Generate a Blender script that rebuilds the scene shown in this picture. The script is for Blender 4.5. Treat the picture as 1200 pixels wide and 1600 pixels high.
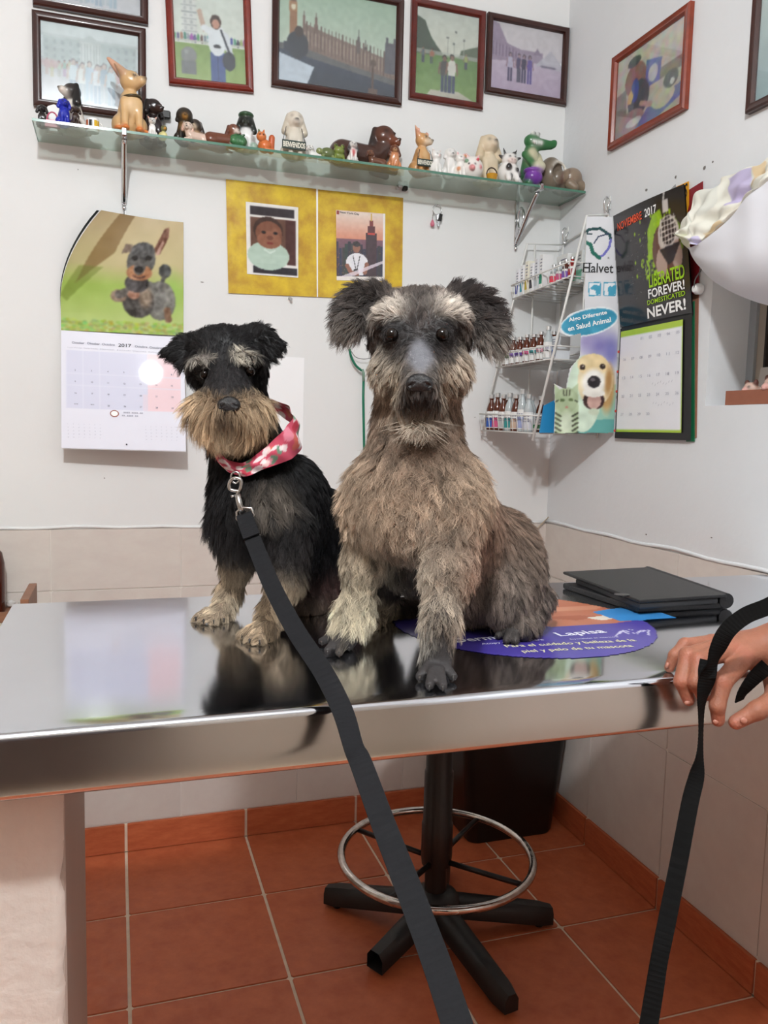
import bpy, math, random
import numpy as np
from mathutils import Matrix, Vector, kdtree
for _o in list(bpy.data.objects): bpy.data.objects.remove(_o, do_unlink=True)
SC = bpy.context.scene
COL = SC.collection
random.seed(7); RNG = np.random.default_rng(11)
# ---------------------------------------------------------------- camera (right wall x=0, back wall y=0, floor z=0, metres)
FPX = 1270.05
YAW, PITCH, ROLL = 0.319124, 0.1005667, 0.0249768
CAM = np.array([-1.285232, -2.256248, 1.178729])
_cy, _sy, _cp, _sp = math.cos(YAW), math.sin(YAW), math.cos(PITCH), math.sin(PITCH)
CW = np.array([_sy*_cp, _cy*_cp, -_sp]); _r = np.array([_cy, -_sy, 0.0]); _u = np.cross(_r, CW)
CR = math.cos(ROLL)*_r + math.sin(ROLL)*_u; CU = -math.sin(ROLL)*_r + math.cos(ROLL)*_u
cam_d = bpy.data.cameras.new('camera'); cam_d.sensor_fit = 'HORIZONTAL'; cam_d.sensor_width = 36.0
cam_d.lens = 36.0*FPX/1200.0; cam_d.clip_start = 0.02; cam_d.clip_end = 50
cam = bpy.data.objects.new('camera', cam_d); COL.objects.link(cam)
cam.matrix_world = Matrix(((CR[0], CU[0], -CW[0], CAM[0]), (CR[1], CU[1], -CW[1], CAM[1]), (CR[2], CU[2], -CW[2], CAM[2]), (0, 0, 0, 1)))
SC.camera = cam
# ---------------------------------------------------------------- world, light, exposure
wd = bpy.data.worlds.new('world'); SC.world = wd; wd.use_nodes = True
wd.node_tree.nodes['Background'].inputs[0].default_value = (0.80, 0.87, 1.0, 1); wd.node_tree.nodes['Background'].inputs[1].default_value = 0.6
LAMP = (-1.45, -2.40, 2.58)
def area_light(name, loc, target, size, power, col=(1, 1, 1)):
    d = bpy.data.lights.new(name, 'AREA'); d.shape = 'DISK'; d.size = size; d.energy = power; d.color = col
    o = bpy.data.objects.new(name, d); COL.objects.link(o); o.location = loc
    o.rotation_euler = (Vector(target)-Vector(loc)).to_track_quat('-Z', 'Y').to_euler()
    return o
_ld = bpy.data.lights.new('ceiling_lamp_light', 'POINT'); _ld.energy = 108; _ld.color = (0.94, 0.975, 1.0); _ld.shadow_soft_size = 0.06
_lo = bpy.data.objects.new('ceiling_lamp_light', _ld); COL.objects.link(_lo); _lo.location = (LAMP[0], LAMP[1], LAMP[2]-0.10)
SC.view_settings.view_transform = 'Standard'; SC.view_settings.look = 'None'
SC.view_settings.gamma = 1.0; SC.view_settings.use_curve_mapping = False; SC.view_settings.exposure = 0.25
# ---------------------------------------------------------------- pixel -> point (distance comes from the plane or thing touched)
def ray(px, py): return CW + CR*((px-600)/FPX) - CU*((py-800)/FPX)
def onz(px, py, z): d = ray(px, py); return CAM + d*((z-CAM[2])/d[2])
def ony(px, py, y): d = ray(px, py); return CAM + d*((y-CAM[1])/d[1])
def onx(px, py, x): d = ray(px, py); return CAM + d*((x-CAM[0])/d[0])
def dep(px, py, zc): return CAM + ray(px, py)*zc
# ---------------------------------------------------------------- colour + materials
def S(r, g=None, b=None):
    if g is None: r, g, b = r
    f = lambda c: (c/255/12.92) if c/255 <= 0.04045 else ((c/255+0.055)/1.055)**2.4
    return (f(r), f(g), f(b))
_M = {}
def M(name, col=(200, 200, 200), rough=0.5, metal=0.0, var=0.0, vscale=6.0, col2=None, bump=0.0, bscale=120.0, coat=0.0, spec=0.5,
      trans=0.0, ior=1.45, attr=None, emit=None, estr=0.0, objvar=0.0, sheen=0.0, rvar=0.0, stretch=None, sss=0.0, coat_r=0.08):
    if name in _M: return _M[name]
    m = bpy.data.materials.new(name); m.use_nodes = True; nt = m.node_tree; N = nt.nodes; L = nt.links
    b = N['Principled BSDF']
    c = S(col); b.inputs['Base Color'].default_value = (*c, 1); b.inputs['Roughness'].default_value = rough
    b.inputs['Metallic'].default_value = metal; b.inputs['Specular IOR Level'].default_value = spec
    b.inputs['Coat Weight'].default_value = coat; b.inputs['Coat Roughness'].default_value = coat_r
    b.inputs['Transmission Weight'].default_value = trans; b.inputs['IOR'].default_value = ior
    if sheen: b.inputs['Sheen Weight'].default_value = sheen
    if sss:
        b.inputs['Subsurface Weight'].default_value = sss; b.inputs['Subsurface Radius'].default_value = (0.012, 0.004, 0.002); b.inputs['Subsurface Scale'].default_value = 0.4
    if emit: b.inputs['Emission Color'].default_value = (*S(emit), 1); b.inputs['Emission Strength'].default_value = estr
    tc = N.new('ShaderNodeTexCoord'); vec = tc.outputs['Object']
    if stretch:
        mp = N.new('ShaderNodeMapping'); mp.inputs['Scale'].default_value = stretch; L.new(vec, mp.inputs['Vector']); vec = mp.outputs['Vector']
    src = None
    if attr:
        a = N.new('ShaderNodeAttribute'); a.attribute_name = attr; src = a.outputs['Color']
    if var or col2:
        n = N.new('ShaderNodeTexNoise'); n.inputs['Scale'].default_value = vscale; n.inputs['Detail'].default_value = 6; n.inputs['Roughness'].default_value = 0.62
        L.new(vec, n.inputs['Vector'])
        rp = N.new('ShaderNodeValToRGB'); rp.color_ramp.elements[0].position = 0.34; rp.color_ramp.elements[1].position = 0.68
        if src is None:
            c2 = S(col2) if col2 else tuple(x*(1-var) for x in c)
            rp.color_ramp.elements[0].color = (*c2, 1); rp.color_ramp.elements[1].color = (*(c if col2 else tuple(min(1, x*(1+var*0.5)) for x in c)), 1)
            L.new(n.outputs['Fac'], rp.inputs['Fac']); src = rp.outputs['Color']
        else:
            rp.color_ramp.elements[0].color = (1-var, 1-var, 1-var, 1); rp.color_ramp.elements[1].color = (1, 1, 1, 1)
            L.new(n.outputs['Fac'], rp.inputs['Fac'])
            mx = N.new('ShaderNodeMix'); mx.data_type = 'RGBA'; mx.blend_type = 'MULTIPLY'; mx.inputs[0].default_value = 1
            L.new(src, mx.inputs[6]); L.new(rp.outputs['Color'], mx.inputs[7]); src = mx.outputs[2]
    if objvar:
        oi = N.new('ShaderNodeObjectInfo'); mr = N.new('ShaderNodeMapRange'); mr.inputs['To Min'].default_value = 1-objvar; mr.inputs['To Max'].default_value = 1+objvar
        L.new(oi.outputs['Random'], mr.inputs['Value'])
        hs = N.new('ShaderNodeHueSaturation'); L.new(mr.outputs[0], hs.inputs['Value'])
        if src is not None: L.new(src, hs.inputs['Color'])
        else: hs.inputs['Color'].default_value = (*c, 1)
        src = hs.outputs['Color']
    if src is not None: L.new(src, b.inputs['Base Color'])
    if rvar:
        n3 = N.new('ShaderNodeTexNoise'); n3.inputs['Scale'].default_value = vscale*1.7; n3.inputs['Detail'].default_value = 5; L.new(vec, n3.inputs['Vector'])
        mr = N.new('ShaderNodeMapRange'); mr.inputs['From Min'].default_value = 0.3; mr.inputs['From Max'].default_value = 0.7
        mr.inputs['To Min'].default_value = max(0.02, rough-rvar); mr.inputs['To Max'].default_value = rough+rvar
        L.new(n3.outputs['Fac'], mr.inputs['Value']); L.new(mr.outputs[0], b.inputs['Roughness'])
    if bump:
        n2 = N.new('ShaderNodeTexNoise'); n2.inputs['Scale'].default_value = bscale; n2.inputs['Detail'].default_value = 5; L.new(vec, n2.inputs['Vector'])
        bp = N.new('ShaderNodeBump'); bp.inputs['Strength'].default_value = bump; bp.inputs['Distance'].default_value = 0.004
        L.new(n2.outputs['Fac'], bp.inputs['Height']); L.new(bp.outputs['Normal'], b.inputs['Normal'])
    _M[name] = m
    return m
def M_thin(name, tint=(240, 250, 245), rough=0.02, refl=1.45, veil=None, veil_f=0.0):
    """clear sheet: light goes straight through, the surface mirrors by Fresnel"""
    if name in _M: return _M[name]
    m = bpy.data.materials.new(name); m.use_nodes = True; nt = m.node_tree; N = nt.nodes; L = nt.links
    N.remove(N['Principled BSDF']); out = N['Material Output']
    t = N.new('ShaderNodeBsdfTransparent'); t.inputs[0].default_value = (*S(tint), 1)
    g = N.new('ShaderNodeBsdfGlossy'); g.inputs['Roughness'].default_value = rough
    fr = N.new('ShaderNodeFresnel'); ge = N.new('ShaderNodeNewGeometry'); mr = N.new('ShaderNodeMapRange')   # same mirror strength from both faces of a thin sheet
    mr.inputs['To Min'].default_value = refl; mr.inputs['To Max'].default_value = 1/refl; L.new(ge.outputs['Backfacing'], mr.inputs['Value']); L.new(mr.outputs[0], fr.inputs['IOR'])
    mx = N.new('ShaderNodeMixShader'); L.new(fr.outputs[0], mx.inputs[0])
    base = t.outputs[0]
    if veil:
        d = N.new('ShaderNodeBsdfDiffuse'); d.inputs[0].default_value = (*S(veil), 1)
        mv = N.new('ShaderNodeMixShader'); mv.inputs[0].default_value = veil_f; L.new(base, mv.inputs[1]); L.new(d.outputs[0], mv.inputs[2]); base = mv.outputs[0]
    L.new(base, mx.inputs[1]); L.new(g.outputs[0], mx.inputs[2]); L.new(mx.outputs[0], out.inputs[0])
    _M[name] = m; return m
# ---------------------------------------------------------------- objects
def tag(o, label=None, cat=None, group=None, kind=None):
    if label: o['label'] = label
    if cat: o['category'] = cat
    if group: o['group'] = group
    if kind: o['kind'] = kind
    return o
def empty(name, loc=(0, 0, 0), rz=0, label=None, cat=None, group=None):
    o = bpy.data.objects.new(name, None); COL.objects.link(o); o.location = Vector([float(v) for v in loc]); o.rotation_euler = (0, 0, rz)
    o.empty_display_size = 0.02
    return tag(o, label, cat, group)
def link(name, me, mat=None, parent=None, world=True):
    o = bpy.data.objects.new(name, me); COL.objects.link(o)
    if mat is not None and len(me.materials) == 0:
        for mm in (mat if isinstance(mat, (list, tuple)) else [mat]): me.materials.append(mm)
    if parent is not None:
        o.parent = parent
        if world: o.matrix_parent_inverse = wmat(parent).inverted()
    return o
def wmat(o):
    m = o.matrix_basis.copy()
    while o.parent is not None:
        m = o.parent.matrix_basis @ o.matrix_parent_inverse @ m; o = o.parent
    return m
def mesh(name, V, F, smooth=False, cols=None, mats=None, sharp=None):
    me = bpy.data.meshes.new(name)
    me.from_pydata([tuple(map(float, v)) for v in V], [], [tuple(map(int, f)) for f in F]); me.update()
    if smooth:
        me.polygons.foreach_set('use_smooth', [True]*len(me.polygons))
        if sharp: me.set_sharp_from_angle(angle=math.radians(sharp))
    if cols is not None:
        a = me.color_attributes.new('col', 'FLOAT_COLOR', 'POINT')
        c = np.ones((len(V), 4), np.float32); c[:, :3] = cols; a.data.foreach_set('color', c.ravel())
    if mats is not None: me.polygons.foreach_set('material_index', mats)
    return me
class MB:
    def __init__(s): s.v = []; s.f = []
    def add(s, V, F):
        o = len(s.v); s.v += [tuple(map(float, v)) for v in V]; s.f += [tuple(i+o for i in f) for f in F]; return s
    def box(s, lo, hi, bev=0.0):
        x0, y0, z0 = lo; x1, y1, z1 = hi
        if bev <= 0:
            V = [(x, y, z) for z in (z0, z1) for y in (y0, y1) for x in (x0, x1)]
            return s.add(V, [(0, 2, 3, 1), (4, 5, 7, 6), (0, 1, 5, 4), (2, 6, 7, 3), (0, 4, 6, 2), (1, 3, 7, 5)])
        b = bev; V = []; idx = {}
        for ix, x in enumerate((x0, x1)):
            for iy, y in enumerate((y0, y1)):
                for iz, z in enumerate((z0, z1)):
                    sx, sy, sz = (1, -1)[ix], (1, -1)[iy], (1, -1)[iz]
                    for k, p in enumerate(((x, y+sy*b, z+sz*b), (x+sx*b, y, z+sz*b), (x+sx*b, y+sy*b, z))): idx[ix, iy, iz, k] = len(V); V.append(p)
        g = lambda *a: idx[a]; F = []
        F += [(g(0,0,0,0), g(0,0,1,0), g(0,1,1,0), g(0,1,0,0)), (g(1,0,0,0), g(1,1,0,0), g(1,1,1,0), g(1,0,1,0))]
        F += [(g(0,0,0,1), g(1,0,0,1), g(1,0,1,1), g(0,0,1,1)), (g(0,1,0,1), g(0,1,1,1), g(1,1,1,1), g(1,1,0,1))]
        F += [(g(0,0,0,2), g(0,1,0,2), g(1,1,0,2), g(1,0,0,2)), (g(0,0,1,2), g(1,0,1,2), g(1,1,1,2), g(0,1,1,2))]
        for a in (0, 1):
            for c in (0, 1):
                F += [(g(a,c,0,0), g(a,c,1,0), g(a,c,1,1), g(a,c,0,1)), (g(a,0,c,0), g(a,1,c,0), g(a,1,c,2), g(a,0,c,2)), (g(0,a,c,1), g(1,a,c,1), g(1,a,c,2), g(0,a,c,2))]
                for d in (0, 1): F.append((g(a,c,d,0), g(a,c,d,1), g(a,c,d,2)))
        return s.add(V, F)
    def tube(s, pts, r, n=8, closed=False, cap=True):
        P = [Vector([float(x) for x in p]) for p in pts]; m = len(P); R = r if isinstance(r, (list, tuple, np.ndarray)) else [r]*m
        V = []; F = []; prev = None
        for i in range(m):
            a = P[(i-1) % m] if (closed or i > 0) else P[i]; b = P[(i+1) % m] if (closed or i < m-1) else P[i]
            t = (b-a).normalized()
            if prev is None:
                prev = t.orthogonal().normalized()
            prev = (prev - t*prev.dot(t)).normalized(); q = t.cross(prev)
            for k in range(n):
                an = 2*math.pi*k/n; V.append(P[i]+(prev*math.cos(an)+q*math.sin(an))*float(R[i]))
        for i in range(m if closed else m-1):
            for k in range(n):
                j = (i+1) % m; F.append((i*n+k, i*n+(k+1) % n, j*n+(k+1) % n, j*n+k))
        if cap and not closed: F += [tuple(range(n))[::-1], tuple((m-1)*n+k for k in range(n))]
        return s.add(V, F)
    def lathe(s, prof, c=(0, 0, 0), n=20, axis=None, up=None):
        V = []; F = []; m = len(prof); c = Vector([float(v) for v in c])
        az = Vector((0, 0, 1)) if axis is None else Vector(axis).normalized(); ax = az.orthogonal().normalized(); ay = az.cross(ax)
        for (r, z) in prof:
            for k in range(n):
                an = 2*math.pi*k/n; V.append(c+az*z+(ax*math.cos(an)+ay*math.sin(an))*r)
        for i in range(m-1):
            for k in range(n): F.append((i*n+k, i*n+(k+1) % n, (i+1)*n+(k+1) % n, (i+1)*n+k))
        F += [tuple(range(n))[::-1], tuple((m-1)*n+k for k in range(n))]
        return s.add(V, F)
    def prism(s, poly, O, U, Vv, Nn, t):
        """polygon in the plane (O,U,V), from N*0 to N*t"""
        O, U, Vv, Nn = map(np.asarray, (O, U, Vv, Nn)); n = len(poly)
        a = [O+U*p[0]+Vv*p[1] for p in poly]; b = [p+Nn*t for p in a]
        return s.add(a+b, [tuple(range(n))[::-1], tuple(range(n, 2*n))]+[(i, (i+1) % n, n+(i+1) % n, n+i) for i in range(n)])
    def ribbon(s, pts, wid, th, normals):
        """flat strap: centre points, width vectors (np), thickness along normals"""
        V = []; F = []; m = len(pts)
        for p, w, nn in zip(pts, wid, normals):
            p, w, nn = map(np.asarray, (p, w, nn)); h = nn*th/2
            V += [p-w/2-h, p+w/2-h, p+w/2+h, p-w/2+h]
        for i in range(m-1):
            for k in range(4): F.append((i*4+k, i*4+(k+1) % 4, i*4+4+(k+1) % 4, i*4+4+k))
        F += [(0, 3, 2, 1), (m*4-4, m*4-3, m*4-2, m*4-1)]
        return s.add(V, F)
    def mesh(s, name, smooth=False, sharp=None): return mesh(name, s.v, s.f, smooth, sharp=sharp)
    def build(s, name, mat, parent=None, smooth=False, sharp=None, world=True): return link(name, s.mesh(name, smooth, sharp), mat, parent, world)
def spline(pts, n=8):
    """Catmull-Rom through points, n samples each span"""
    P = [np.asarray(p, float) for p in pts]; out = []
    for i in range(len(P)-1):
        p0 = P[max(i-1, 0)]; p1 = P[i]; p2 = P[i+1]; p3 = P[min(i+2, len(P)-1)]
        for k in range(n):
            t = k/n; out.append(0.5*((2*p1)+(p2-p0)*t+(2*p0-5*p1+4*p2-p3)*t*t+(3*p1-p0-3*p2+p3)*t**3))
    return out+[P[-1]]
def arr(v): return np.asarray(v, float)
def unit(v): v = arr(v); return v/np.linalg.norm(v)
# flat lettering
_TX = {}
def text_geo(body, bold=0.0):
    if (body, bold) in _TX: return _TX[body, bold]
    c = bpy.data.curves.new('lettering', 'FONT'); c.body = body; c.size = 1; c.offset = bold; c.resolution_u = 3; c.fill_mode = 'FRONT'
    o = bpy.data.objects.new('lettering', c); COL.objects.link(o)
    me = bpy.data.meshes.new_from_object(o.evaluated_get(bpy.context.evaluated_depsgraph_get()))
    V = np.array([v.co[:] for v in me.vertices]) if len(me.vertices) else np.zeros((1, 3)); F = [tuple(p.vertices) for p in me.polygons]
    bpy.data.objects.remove(o); bpy.data.curves.remove(c); bpy.data.meshes.remove(me)
    lo = V.min(0); hi = V.max(0); V = V-lo; _TX[body, bold] = (V, F, (hi-lo)[0], (hi-lo)[1])
    return _TX[body, bold]
def put_text(mb, body, O, U, Vv, Nn, w=None, h=None, bold=0.0, shear=0.0, lift=0.0004, center=False):
    """text box w x h (metres) whose lower left corner is O, in the plane U,V"""
    V, F, tw, th = text_geo(body, bold)
    sx = w/tw if w else h/th; sy = h/th if h else sx
    if not w: w = sx*tw
    O, U, Vv, Nn = map(arr, (O, U, Vv, Nn))
    if center: O = O-U*w/2-Vv*(h if h else sy*th)/2
    mb.add([O+U*(p[0]*sx+shear*p[1]*sy)+Vv*(p[1]*sy)+Nn*lift for p in V], F)
# ---------------------------------------------------------------- solid modelling by signed distance (one continuous surface)
def rot_euler(rx=0, ry=0, rz=0):
    return np.array(Matrix.Rotation(rz, 3, 'Z') @ Matrix.Rotation(ry, 3, 'Y') @ Matrix.Rotation(rx, 3, 'X'))
def cap(a, b, ra, rb=None, col=(200, 200, 200), k=None, cut=False, cmin=False): return dict(t='c', a=arr(a), b=arr(b), ra=ra, rb=ra if rb is None else rb, col=col, k=k, cut=cut)
def ell(c, r, col=(200, 200, 200), rot=None, k=None, cut=False):
    r = arr(r if hasattr(r, '__len__') else (r, r, r)); return dict(t='e', c=arr(c), r=r, rot=rot, col=col, k=k, cut=cut)
def pd(p, X):
    if p['t'] == 'c':
        ab = p['b']-p['a']; L = max(float(ab@ab), 1e-12); d = X-p['a']; t = np.clip((d@ab)/L, 0, 1)
        return np.linalg.norm(d-t[..., None]*ab, axis=-1)-(p['ra']+(p['rb']-p['ra'])*t)
    d = X-p['c']
    if p['rot'] is not None: d = d@p['rot']
    k0 = np.linalg.norm(d/p['r'], axis=-1); k1 = np.linalg.norm(d/(p['r']**2), axis=-1)
    return np.where(k1 < 1e-9, -p['r'].min(), k0*(k0-1)/np.maximum(k1, 1e-9))
def pbox(p):
    if p['t'] == 'c':
        m = max(p['ra'], p['rb']); return np.minimum(p['a'], p['b'])-m, np.maximum(p['a'], p['b'])+m
    m = p['r'].max(); return p['c']-m, p['c']+m
def sdf_surface(prims, vox, k, csoft=None, smooth=1):
    los, his = zip(*[pbox(p) for p in prims if not p['cut']])
    pad = 3*vox; lo = np.min(los, 0)-pad; hi = np.max(his, 0)+pad
    n = np.ceil((hi-lo)/vox).astype(int)+1
    ax = [lo[i]+vox*np.arange(n[i]) for i in range(3)]
    D = np.full(n, 1.0, np.float32)
    for p in prims:
        kk = p['k'] if p['k'] is not None else k
        a, b = pbox(p); m = kk+3*vox
        i0 = np.maximum(((a-m-lo)/vox).astype(int), 0); i1 = np.minimum(((b+m-lo)/vox).astype(int)+2, n)
        if (i1 <= i0).any(): continue
        sl = tuple(slice(i0[i], i1[i]) for i in range(3))
        X = np.stack(np.meshgrid(*[ax[i][sl[i]] for i in range(3)], indexing='ij'), -1)
        d = pd(p, X).astype(np.float32); cur = D[sl]
        if p['cut']:
            h = np.maximum(kk-np.abs(cur+d), 0)/max(kk, 1e-9); D[sl] = np.maximum(cur, -d)+h*h*kk*0.25
        else:
            h = np.maximum(kk-np.abs(cur-d), 0)/max(kk, 1e-9); D[sl] = np.minimum(cur, d)-h*h*kk*0.25
    ins = D < 0
    c = np.zeros(n-1, np.int8)
    for dx in (0, 1):
        for dy in (0, 1):
            for dz in (0, 1): c += ins[dx:n[0]-1+dx, dy:n[1]-1+dy, dz:n[2]-1+dz]
    act = np.argwhere((c > 0) & (c < 8)); idx = np.full(n-1, -1, np.int64); idx[tuple(act.T)] = np.arange(len(act))
    acc = np.zeros((len(act), 3)); cnt = np.zeros(len(act))
    for axis in range(3):
        o1, o2 = [i for i in range(3) if i != axis]
        for s in (0, 1):
            for t in (0, 1):
                A = act.copy(); A[:, o1] += s; A[:, o2] += t; B = A.copy(); B[:, axis] += 1
                da = D[tuple(A.T)]; db = D[tuple(B.T)]; m = (da < 0) != (db < 0)
                f = np.where(m, da/np.where(m, da-db, 1), 0)
                P = A.astype(float); P[:, axis] += f
                acc[m] += P[m]; cnt[m] += 1
    V = lo+vox*acc/cnt[:, None]
    F = []
    for axis in range(3):
        o1, o2 = [(1, 2), (2, 0), (0, 1)][axis]
        s0 = [slice(None)]*3; s1 = [slice(None)]*3; s0[axis] = slice(0, -1); s1[axis] = slice(1, None)
        a = ins[tuple(s0)]; b = ins[tuple(s1)]; E = np.argwhere(a != b); fl = a[tuple(E.T)]
        ok = (E[:, o1] > 0) & (E[:, o2] > 0) & (E[:, o1] < n[o1]-1) & (E[:, o2] < n[o2]-1); E = E[ok]; fl = fl[ok]
        def g(d1, d2):
            Q = E.copy(); Q[:, o1] -= d1; Q[:, o2] -= d2; return idx[tuple(Q.T)]
        q = np.stack([g(1, 1), g(0, 1), g(0, 0), g(1, 0)], 1); q[~fl] = q[~fl][:, ::-1]
        F.append(q)
    F = np.concatenate(F); F = F[(F >= 0).all(1)]
    for _ in range(smooth):
        sm = np.zeros_like(V); ct = np.zeros(len(V))
        for i in range(4):
            for j in (1, 3):
                np.add.at(sm, F[:, i], V[F[:, (i+j) % 4]]); np.add.at(ct, F[:, i], 1)
        V = V*0.5+0.5*sm/np.maximum(ct, 1)[:, None]
    cs = csoft or vox*0.8; W = np.zeros(len(V)); C = np.zeros((len(V), 3)); best = np.full(len(V), 1e9)
    ds = [(p, np.abs(pd(p, V)) if p['cut'] else pd(p, V)) for p in prims]
    for p, d in ds: best = np.minimum(best, d)
    for p, d in ds:
        w = np.exp(-np.clip((d-best)/cs, 0, 40)); W += w; C += w[:, None]*arr(S(p['col']))
    return V, F, C/W[:, None]
def fast_mesh(name, V, F, cols=None, smooth=True):
    me = bpy.data.meshes.new(name); V = np.asarray(V, np.float32); F = np.asarray(F, np.int32)
    me.vertices.add(len(V)); me.vertices.foreach_set('co', V.ravel())
    k = F.shape[1]; me.loops.add(F.size); me.loops.foreach_set('vertex_index', F.ravel())
    me.polygons.add(len(F)); me.polygons.foreach_set('loop_start', np.arange(0, F.size, k, dtype=np.int32))
    try: me.polygons.foreach_set('loop_total', np.full(len(F), k, np.int32))
    except Exception: pass
    me.update(calc_edges=True); me.polygons.foreach_set('use_smooth', np.full(len(F), smooth))
    if cols is not None:
        a = me.color_attributes.new('col', 'FLOAT_COLOR', 'POINT'); c = np.ones((len(V), 4), np.float32); c[:, :3] = cols; a.data.foreach_set('color', c.ravel())
    me.validate()
    return me
# ---------------------------------------------------------------- printed pictures: a fine grid of coloured points
class Canvas:
    def __init__(s, w, h, col=(255, 255, 255)):
        s.w, s.h = w, h; s.a = np.empty((h, w, 3)); s.a[:] = col; y, x = np.mgrid[0:h, 0:w]; s.x = (x+0.5)/w; s.y = (y+0.5)/h; s.asp = w/h
        s.r = np.random.default_rng(w*7+h)
    def put(s, m, col, al=1.0): m = (m*al)[..., None] if m.dtype != bool else (m.astype(float)*al)[..., None]; s.a = s.a*(1-m)+arr(col)*m; return s
    def grad(s, c0, c1, y0=0, y1=1):
        t = np.clip((s.y-y0)/(y1-y0), 0, 1)[..., None]; m = ((s.y >= y0) & (s.y <= y1))[..., None]
        s.a = np.where(m, arr(c0)*(1-t)+arr(c1)*t, s.a); return s
    def rect(s, x0, y0, x1, y1, col, al=1.0): return s.put((s.x >= x0) & (s.x <= x1) & (s.y >= y0) & (s.y <= y1), col, al)
    def ell(s, cx, cy, rx, ry, col, al=1.0, soft=0.0, ang=0):
        dx, dy = s.x-cx, s.y-cy; c, n = math.cos(ang), math.sin(ang); d = np.sqrt(((dx*c+dy*n)/rx)**2+((-dx*n+dy*c)/ry)**2)
        return s.put(np.clip((1-d)/soft, 0, 1) if soft else d <= 1, col, al)
    def inside(s, pts):
        t = s.a.copy(); s.a = np.zeros_like(t); s.poly(pts, (1, 1, 1)); m = s.a[..., 0] > 0.5; s.a = t; return m
    def poly(s, pts, col, al=1.0):
        m = np.zeros(s.x.shape, bool); n = len(pts)
        for i in range(n):
            (x0, y0), (x1, y1) = pts[i], pts[(i+1) % n]
            if y0 == y1: continue
            c = ((y0 > s.y) != (y1 > s.y)) & (s.x < (x1-x0)*(s.y-y0)/(y1-y0)+x0); m ^= c
        return s.put(m, col, al)
    def line(s, pts, w, col, al=1.0):
        for (x0, y0), (x1, y1) in zip(pts[:-1], pts[1:]):
            dx, dy = (x1-x0)*s.asp, y1-y0; L = dx*dx+dy*dy+1e-9; t = np.clip(((s.x-x0)*s.asp*dx+(s.y-y0)*dy)/L, 0, 1)
            s.put(np.hypot((s.x-x0)*s.asp-t*dx, s.y-y0-t*dy) < w/2, col, al)
        return s
    def noise(s, amp, n=8, m=None, mono=True):
        g = s.r.random((n+2, int(n*s.asp)+2, 1 if mono else 3))-0.5
        fy = s.y*n; fx = s.x*int(n*s.asp); iy = fy.astype(int); ix = fx.astype(int); ty = (fy-iy)[..., None]; tx = (fx-ix)[..., None]
        v = (g[iy, ix]*(1-tx)+g[iy, ix+1]*tx)*(1-ty)+(g[iy+1, ix]*(1-tx)+g[iy+1, ix+1]*tx)*ty
        s.a = s.a+v*amp*2*(1 if m is None else m[..., None]); return s
    def blur(s, n=1):
        for _ in range(n):
            p = np.pad(s.a, ((1, 1), (1, 1), (0, 0)), 'edge'); s.a = (p[:-2, 1:-1]+p[2:, 1:-1]+p[1:-1, :-2]+p[1:-1, 2:]+2*s.a)/6
        return s
    def fuzz(s, before, amp=26):
        m = (np.abs(s.a-before).sum(2) > 6).astype(float); s.noise(amp, 55, m).noise(amp*0.8, 28, m).noise(amp*0.6, 14, m); return s
    def person(s, cx, top, hgt, shirt, legs, skin=(150, 110, 90), hair=(40, 32, 30), wide=1.0):
        w = hgt*0.13/s.asp*wide; h = hgt
        s.rect(cx-w*0.75, top+h*0.5, cx-w*0.08, top+h, legs); s.rect(cx+w*0.08, top+h*0.5, cx+w*0.75, top+h, legs)
        s.ell(cx, top+h*0.34, w, h*0.2, shirt); s.rect(cx-w*0.8, top+h*0.3, cx+w*0.8, top+h*0.54, shirt)
        s.line([(cx-w, top+h*0.24), (cx-w*1.25, top+h*0.5)], h*0.05, skin); s.line([(cx+w, top+h*0.24), (cx+w*1.25, top+h*0.5)], h*0.05, skin)
        s.ell(cx, top+h*0.08, w*0.52, h*0.085, hair); s.ell(cx, top+h*0.1, w*0.42, h*0.065, skin); return s
    def mesh(s, name, fn, mask=None):
        """fn(u,v) arrays -> Nx3 points, u to the right, v upwards (0..1)"""
        w, h = s.w, s.h; j, i = np.mgrid[0:h, 0:w]; u = i/(w-1); v = 1-j/(h-1)
        P = fn(u.ravel(), v.ravel()); ids = (j*w+i)
        F = np.stack([ids[1:, :-1], ids[1:, 1:], ids[:-1, 1:], ids[:-1, :-1]], -1).reshape(-1, 4)
        if mask is not None: F = F[mask[:-1, :-1].ravel() & mask[1:, 1:].ravel()]
        a = np.clip(s.a, 0, 255)/255; lin = np.where(a <= 0.04045, a/12.92, ((a+0.055)/1.055)**2.4)
        return fast_mesh(name, P, F, lin.reshape(-1, 3))
def flat(O, U, Vv):
    O, U, Vv = arr(O), arr(U), arr(Vv); return lambda u, v: O+u[:, None]*U+v[:, None]*Vv
# ================================================================ the room
XL, YF, ZC = -3.3, -4.0, 2.72
m_plaster = M('white_plaster', (226, 227, 226), rough=0.75, var=0.03, vscale=2.2, bump=0.12, bscale=28)
m_plaster_r = M('white_plaster_rough', (222, 224, 226), rough=0.8, var=0.03, vscale=3, bump=0.22, bscale=45)
m_beige = M('beige_bounce_cut', (176, 166, 154), rough=0.8, var=0.04, vscale=2)  # unseen left and front walls darkened to beige to cut bounced light
m_grout_w = M('pale_grout', (224, 218, 210), rough=0.85)
m_wtile = M('wall_tile', (215, 208, 200), rough=0.22, var=0.05, vscale=5, col2=(209, 200, 193), objvar=0.015)
m_ftile = M('terracotta_tile', (196, 108, 70), rough=0.42, vscale=7, col2=(176, 89, 55), objvar=0.05, bump=0.03, bscale=60, rvar=0.08)
m_grout_f = M('floor_grout', (232, 214, 192), rough=0.9, var=0.12, vscale=30)
GT = 0.33; AX, BY, ZD, ZB = 0.2782, 0.3126, 0.9012, 0.0794
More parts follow.
